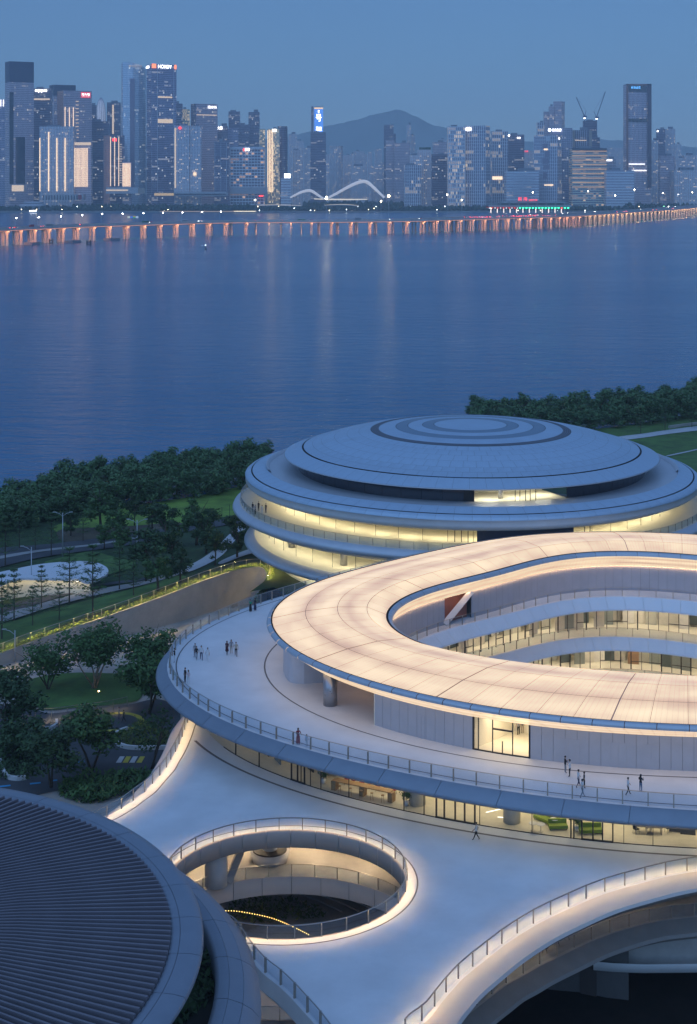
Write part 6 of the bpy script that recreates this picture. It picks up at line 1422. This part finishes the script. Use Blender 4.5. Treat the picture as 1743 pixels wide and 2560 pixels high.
for k,(x,y,t_) in enumerate(lps):
    j=min(range(nL),key=lambda i:abs((far[i].x/far[i].y*F+CX)-x)); p=far[j]+(nrm[j]*(-2 if t_<2 else 6-woff(j)))
    if t_==2: 
        j=min(range(nL),key=lambda i:abs((lineN[i].x/lineN[i].y*F+CX)-x)); p=lineN[j]+nrm[j]*4
    D=p.y; X=(x-CX)*D/F; zt=H-(y-YH)*D/F; hh=zt-VZ
    lab=['thin white lamp post on the viaduct','lit high lamp mast on the right viaduct','very bright tall flood mast on the viaduct'][t_]
    ordn=['first','second','third','fourth','fifth','sixth','seventh','eighth','ninth','tenth','eleventh','twelfth']
    same=[q for q in lps if q[2]==t_]; lab='%s, %s of its kind from the left'%(lab,ordn[same.index((x,y,t_))])
    root=empty('lamp_mast',(X,D,VZ),lab,'lamp mast',['thin viaduct lamps','high viaduct lamps','flood masts'][t_]); obm('mast',MSTM,root,sc=(1,1,hh)); obm('arm',ARM,root,(0,0,hh)); obm('lamp',(B_small,B_mid,B_big)[t_],root,(1.8 if t_==0 else 0,-.6,hh))
# toll station
tj=min(range(nL),key=lambda i:abs((far[i].x/far[i].y*F+CX)-1330)); tp=far[tj]-nrm[tj]*14; D_=tp.y; s_=D_/F
TS=empty('toll_station',((1330-CX)*s_,D_,VZ),'toll plaza with long canopy, green lane lights and red rooftop sign','toll station'); X=TS.location.x
def tsb(x0,x1,y0,y1,dy0,dy1,nm,mt): 
    zc=lambda y:H-(y-YH)*s_-VZ
    return B().box((x0-CX)*s_-X,(x1-CX)*s_-X,dy0,dy1,zc(y1),zc(y0)).build(nm,mt,TS)
mg=mat('toll_roof',(.40,.42,.42),.6,noise=0)
tsb(1222,1428,513,518,-6,12,'canopy',mg); tsb(1248,1410,504,507,0,14,'roof_frame',mg)
for x in range(1250,1412,23): tsb(x,x+2,504,514,0,1.5,'roof_post',mg)
tsb(1232,1420,508,513,8,14,'roof_wall',mat('toll_wall',(.22,.24,.25),.6,noise=0))
tsb(1296,1420,517,519,-7,-6.2,'canopy_green_edge',emis('toll_green_dim',(.05,.6,.3),.35)); tsb(1215,1290,517,519,-7,-6.2,'canopy_red_edge',emis('toll_red_dim',(.7,.12,.1),.35))
for k,x in enumerate(range(1297,1420,8)): tsb(x,x+4.5,518.5,521,-7.6,-7,'lane_light',emis('toll_green',(.05,1.0,.45),4) if k!=13 else E_r)
for k,x in enumerate(range(1222,1296,7)): tsb(x,x+2,519,521,-7.6,-7,'lane_light',E_r if k%2 else E_wm)
for k in range(24): tsb(1226+k*8,1228+k*8,522,532,-5,-3,'toll_booth',emis('booth_light',(1.0,.85,.8),1.6) if k%2==0 else mg)
sign(TS,s_,X,D_,1295,1318,497,9,'前 海',E_r,2); sign(TS,s_,X,D_,1322,1343,500,4.5,'QIAN HAI',E_r,2)
tsb(1294,1345,502,504,-1,1,'sign_rail',mg)
# gantry sign board and vehicles
vrnd=random.Random(9)
gx=rayD(335,548,lineN[15].y); j=min(range(nL),key=lambda i:abs((far[i].x/far[i].y*F+CX)-335)); gp_=far[j]-nrm[j]*4
GS=empty('road_sign_gantry',(gp_.x,gp_.y,VZ),'road sign gantry with white, blue and green boards on the viaduct','road sign'); s_=gp_.y/F
for k,(c,e) in enumerate((((.8,.8,.6),.35),((.1,.25,.7),.35),((.05,.45,.2),.3),((.75,.8,.8),.35))):
    B().box(-8+k*4.1,-4.3+k*4.1,-.2,.1,7.5,10.4).build('sign_board',mat('board_%d'%k,c,.5,noise=0,emit=c,estr=e),GS)
B().box(4.3-4.1,4.0,-.3,-.2,9.2,10.4).build('sign_board',mat('board_y',(.8,.55,.1),.5,noise=0,emit=(.8,.5,.1),estr=.35),GS)
for x in (-7.5,7.5): B().tube([(x,.3,0),(x,.3,10)],.2,5).build('gantry_post',mg,GS)
B().tube([(-8,.3,9),(8,.3,9)],.18,5).build('gantry_beam',mg,GS)
CARS=[((.5,.5,.52),'silver'),((.03,.03,.035),'black'),((.65,.65,.64),'white'),((.35,.03,.03),'red'),((.12,.13,.15),'grey')]
def carmesh(L,W,Hh,col,nm):
    b=B(); a=L/2
    b.add([(-a,-W/2,.35),(a,-W/2,.35),(a,W/2,.35),(-a,W/2,.35),(-a,-W/2,Hh*.6),(a,-W/2,Hh*.55),(a,W/2,Hh*.55),(-a,W/2,Hh*.6),(-a*.75,-W*.42,Hh),(a*.35,-W*.42,Hh),(a*.35,W*.42,Hh),(-a*.75,W*.42,Hh),(a*.65,-W*.48,Hh*.57),(a*.65,W*.48,Hh*.57)],
          [(0,1,5,4),(1,2,6,5),(2,3,7,6),(3,0,4,7),(4,5,12,9,8),(6,7,11,10,13),(7,4,8,11),(5,6,13,12),(12,13,10,9),(8,9,10,11),(0,3,2,1)])
    return b.mesh('body',mat('car_paint_'+nm,col,.3,noise=0,coat=.5))
cm=[carmesh(4.6,1.9,1.55,c,n) for c,n in CARS]; wheel=[B().tube([(x,y-.1,.33),(x,y+.1,.33)],.33,8).mesh('wheel',M_frame) for x in (-1.4,1.4) for y in (-.9,.9)]
tl=[B().box(-2.42,-2.32,y-.3,y+.3,.7,1.0).mesh('tail_light',emis('tail_light',(1.0,.05,.05),14)) for y in (-.65,.65)]; hl_=[B().box(2.32,2.42,y-.3,y+.3,.6,.9).mesh('headlight',emis('head_light',(1.0,.95,.85),18)) for y in (-.65,.65)]
def car(i,off,kind,lab,dirn,grp):
    p=lineN[i]+nrm[i]*off; t=lineN[i+1]-lineN[i-1]; rz=math.atan2(t.y,t.x)+(0 if dirn>0 else math.pi)
    root=empty('car',(p.x,p.y,VZ+.03),lab,'car',grp,rz=rz); obm('body',cm[kind],root)
    for w in wheel: obm('wheel',w,root)
    for l in tl: obm('tail_light',l,root)
    for l in hl_: obm('headlight',l,root)
vis=[i for i in range(2,nL-2) if -20<lineN[i].x/lineN[i].y*F+CX<1770]
for k in range(44):
    i=vrnd.choice(vis); w=woff(i); d=1 if vrnd.random()<.55 else -1; off=(vrnd.choice((5,9,13)) if d>0 else w-vrnd.choice((6,10,13)))
    kd=vrnd.randrange(5); car(i,off,kd,'small %s car driving along the viaduct'%CARS[kd][1],d,'cars on the viaduct')
near_toll=[i for i in vis if 1215<lineN[i].x/lineN[i].y*F+CX<1410]
for k in range(60):
    i=vrnd.choice(near_toll); w=woff(i); kd=vrnd.randrange(5); car(i,vrnd.uniform(10,w-22),kd,'%s car queueing at the toll plaza'%CARS[kd][1],1,'cars queueing at the toll')
def bigveh(px,off,L,Hh,col,lab,nm,cat):
    i=min(vis,key=lambda i:abs((lineN[i].x/lineN[i].y*F+CX)-px)); p=lineN[i]+nrm[i]*off; t=lineN[i+1]-lineN[i-1]; root=empty(nm,(p.x,p.y,VZ+.03),lab,cat,rz=math.atan2(t.y,t.x))
    m=mat('veh_'+lab[:10],col,.4,noise=0); B().box(-L/2,L/2-(2.2 if nm=='truck' else 0),-1.25,1.25,.7,Hh).build('body',m,root)
    if nm=='truck': B().box(L/2-2.1,L/2,-1.2,1.2,.7,Hh*.85).build('cab',M_fascia,root)
    else: B().box(-L/2+.4,L/2-.4,-1.28,1.28,1.7,2.6).build('window_band',M_dglass,root); B().box(-L/2+.3,L/2-.3,-1.1,1.1,Hh,Hh+.25).build('roof',M_fascia,root)
    for x in (-L*.32,L*.32):
        for y in (-1.2,1.2): B().tube([(x,y-.12,.5),(x,y+.12,.5)],.5,8).build('wheel',M_frame,root)
bigveh(94,9,11,3.8,(.4,.04,.05),'red box truck near the left end of the viaduct','truck','truck')
bigveh(156,16,18,3.6,(.3,.32,.33),'long grey lorry on the left viaduct','truck','truck')
bigveh(388,20,12,3.4,(.04,.22,.12),'green coach on the left viaduct','bus','bus'); bigveh(482,24,12,3.4,(.6,.6,.62),'white coach under the viaduct lamps','bus','bus')
bigveh(755,14,12,3.4,(.04,.25,.14),'green city bus on the middle viaduct','bus','bus'); bigveh(905,14,13,4.0,(.25,.27,.3),'dark box lorry on the middle viaduct','truck','truck')
bigveh(1560,18,11,3.8,(.1,.3,.5),'blue lorry on the right viaduct','truck','truck')
# channel marks and buoy
for x,y,lab in ((128,608,'dark square channel mark left of the second pile cap'),(222,612,'dark square channel mark right of the second pile cap')):
    p=ray(x,y,H); root=empty('channel_mark',p,lab,'channel mark'); B().box(-3,3,-1,1,0,1).build('float',M_frame,root); B().box(-3,-1.5,-.5,.5,1,6).build('post',M_frame,root); B().box(1.5,3,-.5,.5,1,6).build('post',M_frame,root); B().box(-1.5,1.5,-.4,.4,3,4.4).build('crossbar',M_frame,root)
p=ray(514,624,H); root=empty('buoy',p,'small dark buoy with white top light floating before the viaduct','buoy'); B().cyl(0,0,0,1.6,1.6,1.0,n=10).build('float',M_frame,root); B().cyl(0,0,1.6,5,.5,.2,n=8).build('mast',M_frame,root); obm('lamp',bulb('buoy_lamp',(.9,.95,1.0),5,.7),root,(0,0,5.4))

# ================================================================== HAZE
b=B().box(-9500,9500,-30,14800,-3,900); hz=b.build('haze',None); setp(hz,kind='stuff')
m=bpy.data.materials.new('haze'); m.use_nodes=True; nt=m.node_tree; nt.nodes.clear(); pv_n=N(nt,'VolumePrincipled'); pv_n.inputs['Color'].default_value=(.93,.97,1.0,1); pv_n.inputs['Anisotropy'].default_value=-.35; pv_n.inputs['Density'].default_value=HAZE if 'HAZE' in globals() else 7.5e-5
o_=N(nt,'OutputMaterial'); nt.links.new(pv_n.outputs[0],o_.inputs['Volume']); m.cycles.homogeneous_volume=True if hasattr(m.cycles,'homogeneous_volume') else None
hz.data.materials.append(m)
# ================================================================== SHOP FRONT DETAILS
def th_glass(sx):
    return min(arc(tg0,tg1,1500),key=lambda t:abs(pt(t,r_glass(t),LV2).x/pt(t,r_glass(t),LV2).y*F+CX-sx))
def frame_at(sx,w=.12,h=None,name='door_frame'):
    t=th_glass(sx); k=w/2/62.; p=pt(t-k,r_glass(t)+.02,0); q=pt(t+k,r_glass(t)+.02,0)
    rb(B().obox(p,q,.14,H-LV2,h or H-G_TOP).build(name,M_frame))
for sx in (1091,1112,1138,1162,1187,1427,1435,1455,1482,1507,1532): frame_at(sx,.16)
for sx in (729,745,762): frame_at(sx,.14)
for sx in (590,648,1010,1060,1560): frame_at(sx,.05,name='glass_joint')
for a,b_ in ((1090,1188),(1453,1533),(728,763)):
    ta,tb=th_glass(a),th_glass(b_); tt=arc(ta,tb,6); bb=B(); cc=B()
    for x,y in zip(tt,tt[1:]):
        bb.obox(pt(x,r_glass(x)+.02,0),pt(y,r_glass(y)+.02,0),.16,H-LV2,H-LV2+.14); cc.obox(pt(x,r_glass(x)+.02,0),pt(y,r_glass(y)+.02,0),.16,H-G_TOP-.1,H-G_TOP)
    rb(bb.build('door_sill',M_frame)); rb(cc.build('door_head',M_frame))
tt=arc(th_glass(560),th_glass(1743),60); bb=B()
for x,y in zip(tt,tt[1:]): bb.obox(pt(x,r_glass(x)+.02,0),pt(y,r_glass(y)+.02,0),.06,H-LV2,H-LV2+.07)
rb(bb.build('glass_sill',M_frame))
# dim partitions behind the left part
for k,(sx,dep,col) in enumerate(((600,3,2),(640,2.5,1),(676,4,4),(700,3.5,2),(742,3.0,1),(790,5.5,3),(845,6.5,3),(930,7.2,0),(1030,7.8,1),(1390,7.5,3),(1560,6.5,1),(1600,6.0,2),(1690,3.5,2),(1720,3.0,2))):
    t=th_glass(sx); cols=[(.6,.56,.45),(.22,.24,.23),(.05,.055,.06),(.48,.42,.32),(.30,.18,.09)]
    p=pt(t-.018,r_glass(t)-dep,0); q=pt(t+.018,r_glass(t)-dep,0); rb(B().obox(p,q,.12,H-LV2,H-LV2+(3.2 if col!=4 else 1.2)).build('shop_partition',mat('shop_part_%d'%col,cols[col],.7)))
for sx,y,r_ in ((1045,2022,.85),(1283,2067,.85),(835,1945,.7)):
    p=ray(sx,y,LV2)+Vector((0,1.2,0)); rb(B().cyl(p.x,p.y,H-LV2,H-G_TOP,r_,n=24).build('shop_column',mat('plaster_column',(.52,.50,.44),.6),None,True))
M_wood=mat('light_wood',(.42,.25,.11),.5,noise=.2,scale=2)
# long wooden counter with stools and red chairs
p0=ray(*S('3c',[(12,600)])[0],LV2)+Vector((0,1.2,0)); p1=ray(*S('3c',[(150,630)])[0],LV2)+Vector((0,1.2,0)); d=(p1-p0).normalized(); p0=p0-d*3.2
ct=empty('long_counter',(p0+p1)/2,'long wooden counter table behind the shop glass','table')
b=B(); b.obox(p0,p1,.9,H-LV2+.98,H-LV2+1.06); rb(b.build('table_top',M_wood),ct)
for k in (.0,.5,1.0):
    q=p0.lerp(p1,k); rb(B().obox(q-d*.25,q+d*.25,.8,H-LV2,H-LV2+.98).build('leg',M_wood),ct)
def chair(p,rz,lab,col,nm='chair',grp=None):
    root=empty(nm,p,lab,'chair',grp,rz=rz); m=mat('seat_'+'%02x%02x'%(int(col[0]*255),int(col[1]*255)),col,.6,noise=.1)
    for x in (-.19,.19):
        for y in (-.19,.19): B().tube([(x*1.15,y*1.15,0),(x,y,.46)],.014,5).build('leg',M_frame,root)
    B().box(-.23,.23,-.23,.23,.44,.50).build('seat',m,root); B().box(-.23,.23,.19,.24,.52,.90).build('backrest',m,root)
ords=['leftmost','second','third','fourth','fifth','sixth','rightmost']
for k in range(7):
    q=p0.lerp(p1,.12+.14*k)+Vector((.5,1.6+.5*(k%2),0)); q.z=H-LV2+.02; chair(q,k*.7,'%s of the red chairs behind the wooden counter'%ords[k],(.42,.03,.035),'red_chair','red chairs in the cafe')
for k in range(5):
    q=p0.lerp(p1,.1+.19*k)+Vector((-.1,-.75,0)); q.z=H-LV2+.02
    root=empty('bar_stool',q,'%s of the wooden bar stools at the counter'%ords[k],'stool','bar stools at the counter')
    for a in range(4): B().tube([(.2*math.cos(a*1.57+.78),.2*math.sin(a*1.57+.78),0),(.1*math.cos(a*1.57+.78),.1*math.sin(a*1.57+.78),.72)],.014,5).build('leg',M_wood,root)
    B().cyl(0,0,.72,.77,.17,n=12).build('seat',M_wood,root)
def potplant(p,hh,lab,seed):
    root=empty('potted_plant',p,lab,'plant'); B().cyl(0,0,0,.45,.2,.27,n=14).build('pot',M_fascia,root,True); B().cyl(0,0,.45,hh*.6,.02,n=5).build('stem',M_bark,root)
    leaf_cloud(random.Random(seed),[(0,0,hh*.65,hh*.28,1.1),(.15,.1,hh*.5,hh*.22,1)],130,.17).build('leaves',M_leafa,root)
for zx,zy,k,hh,lab in ((218,640,'3c',1.9,'green potted plant right of the wooden counter'),(968,1095,'3a',1.9,'tall potted plant left of the wooden counter'),(1020,760,'3c',1.9,'potted plant beside the right glass doors'),(1435,1165,'3a',1.5,'potted plant at the end of the wooden counter')):
    q=ray(*S(k,[(zx,zy)])[0],LV2)+Vector((0,.7,0)); q.z=H-LV2+.02; potplant(q,hh,lab,zx)
def sofa(p,rz,L,lab):
    root=empty('sofa',p,lab,'sofa',rz=rz); m=mat('green_fabric',(.22,.30,.04),.8); B().box(-L/2,L/2,-.4,.4,.14,.44).build('seat',m,root); B().box(-L/2,L/2,.3,.48,.45,.85).build('backrest',m,root)
    for x in (-L/2+.12,L/2-.12):
        for y in (-.32,.32): B().cyl(x,y,0,.14,.03,n=6).build('leg',M_frame,root)
for zx,zy,rz,L,lab in ((880,725,-.9,2.8,'long green sofa slanting behind the shop glass'),(935,755,.05,1.8,'short green sofa near the right glass doors'),(1090,775,.05,2.2,'green sofa between the right glass doors')):
    q=ray(*S('3c',[(zx,zy)])[0],LV2)+Vector((0,.9,0)); q.z=H-LV2+.02; sofa(q,rz,L,lab)
for zx,zy,lab in ((815,755,'left white round cafe table'),(852,760,'middle white round cafe table'),(915,735,'white round cafe table beside the green sofa')):
    q=ray(*S('3c',[(zx,zy)])[0],LV2)+Vector((0,.5,0)); q.z=H-LV2+.02; root=empty('round_table',q,lab,'table'); B().cyl(0,0,.70,.74,.42,n=20).build('table_top',M_fascia,root); B().cyl(0,0,.02,.70,.035,n=8).build('stem',M_steel,root); B().cyl(0,0,0,.02,.25,n=14).build('foot',M_steel,root)
for zx,zy,lab in ((1340,780,'grey office desk behind the right shop glass'),(1390,785,'second grey office desk near the right edge')):
    q=ray(*S('3c',[(zx,zy)])[0],LV2)+Vector((0,1.2,0)); q.z=H-LV2+.02; root=empty('office_desk',q,lab,'desk'); B().box(-.8,.8,-.4,.4,.70,.74).build('desk_top',mat('dark_desk',(.08,.08,.09),.5),root)
    for x in (-.72,.72): B().box(x-.03,x+.03,-.35,.35,0,.70).build('leg',M_steel,root)
for zx,zy,lab in ((1305,780,'black office chair left of the desks'),(1455,775,'black office chair at the right end'),(1365,765,'black office chair between the desks')):
    q=ray(*S('3c',[(zx,zy)])[0],LV2)+Vector((0,1.0,0)); q.z=H-LV2+.02; chair(q,zx*.01,lab,(.03,.03,.035),'office_chair')
# light bars in the lobby ceiling seen through the glass
for k,(zx,zy) in enumerate(((600,690),(655,712))):
    q=ray(*S('3c',[(zx,zy)])[0],LV2-.2)+Vector((0,2.0,0)); rb(B().obox(q,q+Vector((2.2,1.2+k*-1.6,0)),.12,H-LV2+.03,H-LV2+.05).build('floor_light_line',emis('floor_line',(1.0,.95,.82),2.2)))
# ================================================================== PEOPLE
def skin_mesh(name,J,E,Rd,root=0,sub=1):
    me=bpy.data.meshes.new(name); me.from_pydata(J,E,[]); o=bpy.data.objects.new(name,me); COL.objects.link(o)
    md=o.modifiers.new('s','SKIN'); md.use_smooth_shade=True
    sv=me.skin_vertices[0].data
    for i,r_ in enumerate(Rd): sv[i].radius=r_ if hasattr(r_,'__len__') else (r_,r_)
    sv[root].use_root=True
    sb=o.modifiers.new('u','SUBSURF'); sb.levels=sub; sb.render_levels=sub
    return o
def person_pose(kind,slim=1.0):
    st=.0
    lf={'stand':((.02,.0),(.03,.02)),'walk':((.20,.30),(-.12,-.34)),'phone':((.0,.0),(.04,.03)),'lean':((.05,.02),(-.03,-.06))}[kind]
    J=[(0,0,.94),(0,0,1.10),(0,.01,1.30),(0,0,1.45),(0,.01,1.51),(0,.02,1.57),(0,.025,1.64),(0,.015,1.715)]
    Rd=[(.15,.11),(.125,.095),(.165,.11),(.075,.065),(.052,.052),(.068,.078),(.082,.098),(.055,.065)]
    E=[(i,i+1) for i in range(7)]
    def add(p,r,par): J.append(p); Rd.append(r); E.append((par,len(J)-1)); return len(J)-1
    for s,(k,a) in zip((-1,1),lf):
        h=add((s*.09,0,.85),.088,0); kn=add((s*.10,k*.55+.02,.48),.062,h); an=add((s*.10,a*.9,.10),.042,kn); add((s*.11,a*.9+.13,.045),.04,an)
    for s in (-1,1):
        sh=add((s*.185,0,1.40),.055,2)
        if kind=='phone' and s==1: el=add((s*.26,.06,1.15),.042,sh); wr=add((s*.14,.26,1.30),.032,el); add((s*.10,.29,1.38),.036,wr)
        elif kind=='phone': el=add((s*.25,.02,1.14),.042,sh); wr=add((s*.10,.24,1.22),.032,el); add((s*.02,.27,1.28),.034,wr)
        elif kind=='walk': el=add((s*.25,-s*.14,1.14),.042,sh); wr=add((s*.25,-s*.14+.12-s*.1,.93),.032,el); add((s*.24,-s*.18+.16,.84),.036,wr)
        elif kind=='lean': el=add((s*.25,.14,1.18),.042,sh); wr=add((s*.22,.36,1.10),.032,el); add((s*.21,.42,1.10),.036,wr)
        else: el=add((s*.245,-.01,1.13),.042,sh); wr=add((s*.255,.06,.90),.032,el); add((s*.25,.09,.81),.036,wr)
    return J,E,Rd
PM={}
objs={k:skin_mesh('body',*person_pose(k)) for k in ('stand','walk','phone','lean')}
bpy.context.view_layer.update(); dg=bpy.context.evaluated_depsgraph_get()
for k,o in objs.items():
    me=bpy.data.meshes.new_from_object(o.evaluated_get(dg)); me.name='body'; me.materials.clear()
    for _ in range(4): me.materials.append(M_fascia)
    for p in me.polygons:
        c=p.center; z=c.z; ax=abs(c.x)
        if z<.085: mi=0
        elif z<.93 and ax<.21 and not (k=='lean' and c.y>.25): mi=1
        elif z>1.455 or (ax>.20 and z<1.17) or (k in('phone','lean') and c.y>.17): mi=3
        else: mi=2
        p.material_index=mi; p.use_smooth=True
    PM[k]=me
for o in objs.values(): bpy.data.objects.remove(o)
def hairmesh(long):
    b=B(); rows=[]; n=14
    prof=[(0,1.745),(.055,1.73),(.088,1.69),(.098,1.64),(.094,1.58)]+([(.10,1.48),(.09,1.38)] if long else [])
    v=[]
    for i,(r_,z) in enumerate(prof):
        for j in range(n):
            a=2*math.pi*j/n; y=math.sin(a)*r_*1.15; front=math.sin(a)>.25
            zz=z if not (front and z<1.68) else 1.675; v.append((math.cos(a)*r_*(.98),y+.012,zz))
    b.add(v,grid_faces(len(prof),n,True)); return b.mesh('hair',mat('black_hair',(.012,.010,.010),.5,noise=0),True)
HM=[hairmesh(False),hairmesh(True)]
def skirtmesh(L):
    n=16; prof=[(.135,1.12),(.16,.95),(.20,.72),(.23,L)]; return B().add([(math.cos(2*math.pi*j/n)*r_,math.sin(2*math.pi*j/n)*r_*.8,z) for r_,z in prof for j in range(n)],grid_faces(4,n,True)).mesh('dress',None,True)
SK=[skirtmesh(.45),skirtmesh(.15)]
def cloth(c): return mat('cloth_%02x%02x%02x'%tuple(int(x*255) for x in c),c,.85,noise=.15,scale=6)
M_skin=mat('skin',(.45,.28,.20),.55,noise=.05)
BLK,WHT,GRY,NAV,BEI=(.018,.018,.02),(.62,.62,.62),(.25,.26,.28),(.03,.04,.09),(.42,.36,.28)
def person(p,kind,rz,lab,shirt,trou,shoe=BLK,hair=0,hgt=1.70,dress=None,grp=None):
    root=empty('person',p,lab,'person',grp,rz=rz); root.scale=(hgt/1.74,)*3
    o=obm('body',PM[kind],root)
    for i,m in enumerate((cloth(shoe),cloth(trou),cloth(shirt),M_skin)): o.material_slots[i].link='OBJECT'; o.material_slots[i].material=m
    obm('hair',HM[hair],root)
    if dress is not None:
        d=obm('dress',SK[dress[0]],root)
        if not d.data.materials: d.data.materials.append(M_fascia)
        d.material_slots[0].link='OBJECT'; d.material_slots[0].material=cloth(dress[1])
    return root
def onp(k,x,y,h): return ray(*S(k,[(x,y)])[0],h)
RD_=(.35,.05,.05)
person(onp('2a',1416,1016,LV1),'stand',2.4,'woman in green top and long dark skirt at the far terrace railing',(.03,.30,.16),BLK,hair=1,hgt=1.66,dress=(1,BLK))
person(onp('2a',1442,1008,LV1),'stand',2.2,'person in long dark dress beside the green top at the far railing',BLK,BLK,hair=1,hgt=1.66,dress=(1,NAV))
person(onp('2a',1111,1286,LV1),'walk',3.0,'person in black top and grey shorts in the left terrace group',BLK,GRY,hgt=1.62)
person(onp('2a',1103,1272,LV1),'stand',2.8,'person half hidden behind the black top in the left terrace group',GRY,NAV,hgt=1.68)
person(onp('2a',1138,1287,LV1),'walk',3.3,'person in white shirt and dark trousers in the left terrace group',WHT,NAV,hgt=1.72)
person(onp('2a',1174,1296,LV1),'walk',3.1,'person all in white walking at the right of the left terrace group',WHT,WHT,shoe=WHT,hgt=1.66)
person(onp('2a',1283,1258,LV1),'walk',2.9,'woman in dark dress leading the group of three on the terrace',(.05,.01,.02),BLK,hair=1,hgt=1.68,dress=(0,(.05,.01,.02)))
person(onp('2a',1307,1250,LV1),'stand',3.2,'person in grey top and pale trousers in the middle of the three',GRY,BEI,hair=1,hgt=1.68)
person(onp('2a',1334,1266,LV1),'walk',3.2,'person in beige shirt and black trousers right of the three',BEI,BLK,hgt=1.72)
person(onp('2a',987,1302,LV1),'lean',1.9,'person in black top leaning at the left terrace railing',BLK,WHT,hgt=1.72)
person(onp('2d',1047,466,LV1),'stand',2.2,'person in black at the left of a pair near the terrace tip',BLK,BLK,hgt=1.72)
person(onp('2d',1065,477,LV1),'phone',2.6,'person in pale pink and white at the right of the pair',(.62,.50,.52),WHT,shoe=WHT,hair=1,hgt=1.66)
person(onp('3a',826,860,LV1),'lean',-2.8,'woman in red dress at the front terrace railing',RD_,RD_,hair=1,hgt=1.68,dress=(1,RD_))
person(onp('3a',874,870,LV1),'stand',-2.6,'small child in white beside the woman in red',WHT,WHT,hair=1,hgt=1.2)
person(onp('3c',963,474,LV1),'phone',-1.4,'person in black shirt near the grey wall, left of a pair',BLK,GRY,hgt=1.68)
person(onp('3c',985,492,LV1),'phone',1.2,'person in white shirt and black shorts near the grey wall',WHT,BLK,hgt=1.70)
person(onp('3c',1025,541,LV1),'walk',-1.2,'person in white tee and dark trousers ahead of two walkers',WHT,NAV,hgt=1.70)
person(onp('3c',1052,545,LV1),'stand',-1.6,'person in black mostly hidden behind the walker with backpack',BLK,BLK,hgt=1.55)
person(onp('3c',1043,588,LV1),'walk',-1.2,'walker in white shirt and grey trousers nearest the front railing',WHT,GRY,hgt=1.72)
person(onp('3c',1258,578,LV1),'walk',-1.3,'walker in white shirt and black trousers at the right railing',WHT,BLK,shoe=WHT,hgt=1.68)
person(onp('3c',1317,562,LV1),'phone',-.9,'person in black top and blue jeans holding up a phone',BLK,(.10,.17,.26),hair=1,hgt=1.66)
person(onp('3c',546,788,LV2),'walk',1.4,'lone walker in white shirt and black trousers on the lower deck',WHT,BLK,hgt=1.72)
person(onp('3b',112,556,LV1),'phone',1.0,'person in black taking a picture inside the courtyard walkway',BLK,BLK,hgt=1.76)
person(onp('3c',747,306,LV1)+Vector((0,.6,0)),'stand',.4,'person in dark trousers standing inside the lit entrance hall',GRY,BLK,hgt=1.74)
person(onp('3c',766,298,LV1)+Vector((0,.6,0)),'stand',.2,'person in shorts standing inside the lit entrance hall',NAV,BEI,hgt=1.66)
for (x,y,sh,tr,kd,lab) in ((190,896,BLK,GRY,'stand','leftmost person of the five on the dome terrace, in black'),(207,912,GRY,BLK,'lean','second person of the five on the dome terrace, in grey'),(229,890,BLK,BLK,'stand','middle person of the five on the dome terrace'),(252,914,WHT,WHT,'stand','person in white among the five on the dome terrace'),(277,903,BLK,NAV,'stand','rightmost person of the five on the dome terrace')):
    person(onp('2b',x,y,57.6),kd,2.4,lab,sh,tr,hgt=1.70)
person(onp('2d',674,674,GND),'stand',2.0,'person in grey standing in the yellow ring on the garden path',GRY,NAV,hgt=1.75)
person(onp('2d',700,690,GND),'walk',1.7,'person in black walking through the yellow ring on the garden path',BLK,BLK,hgt=1.75)
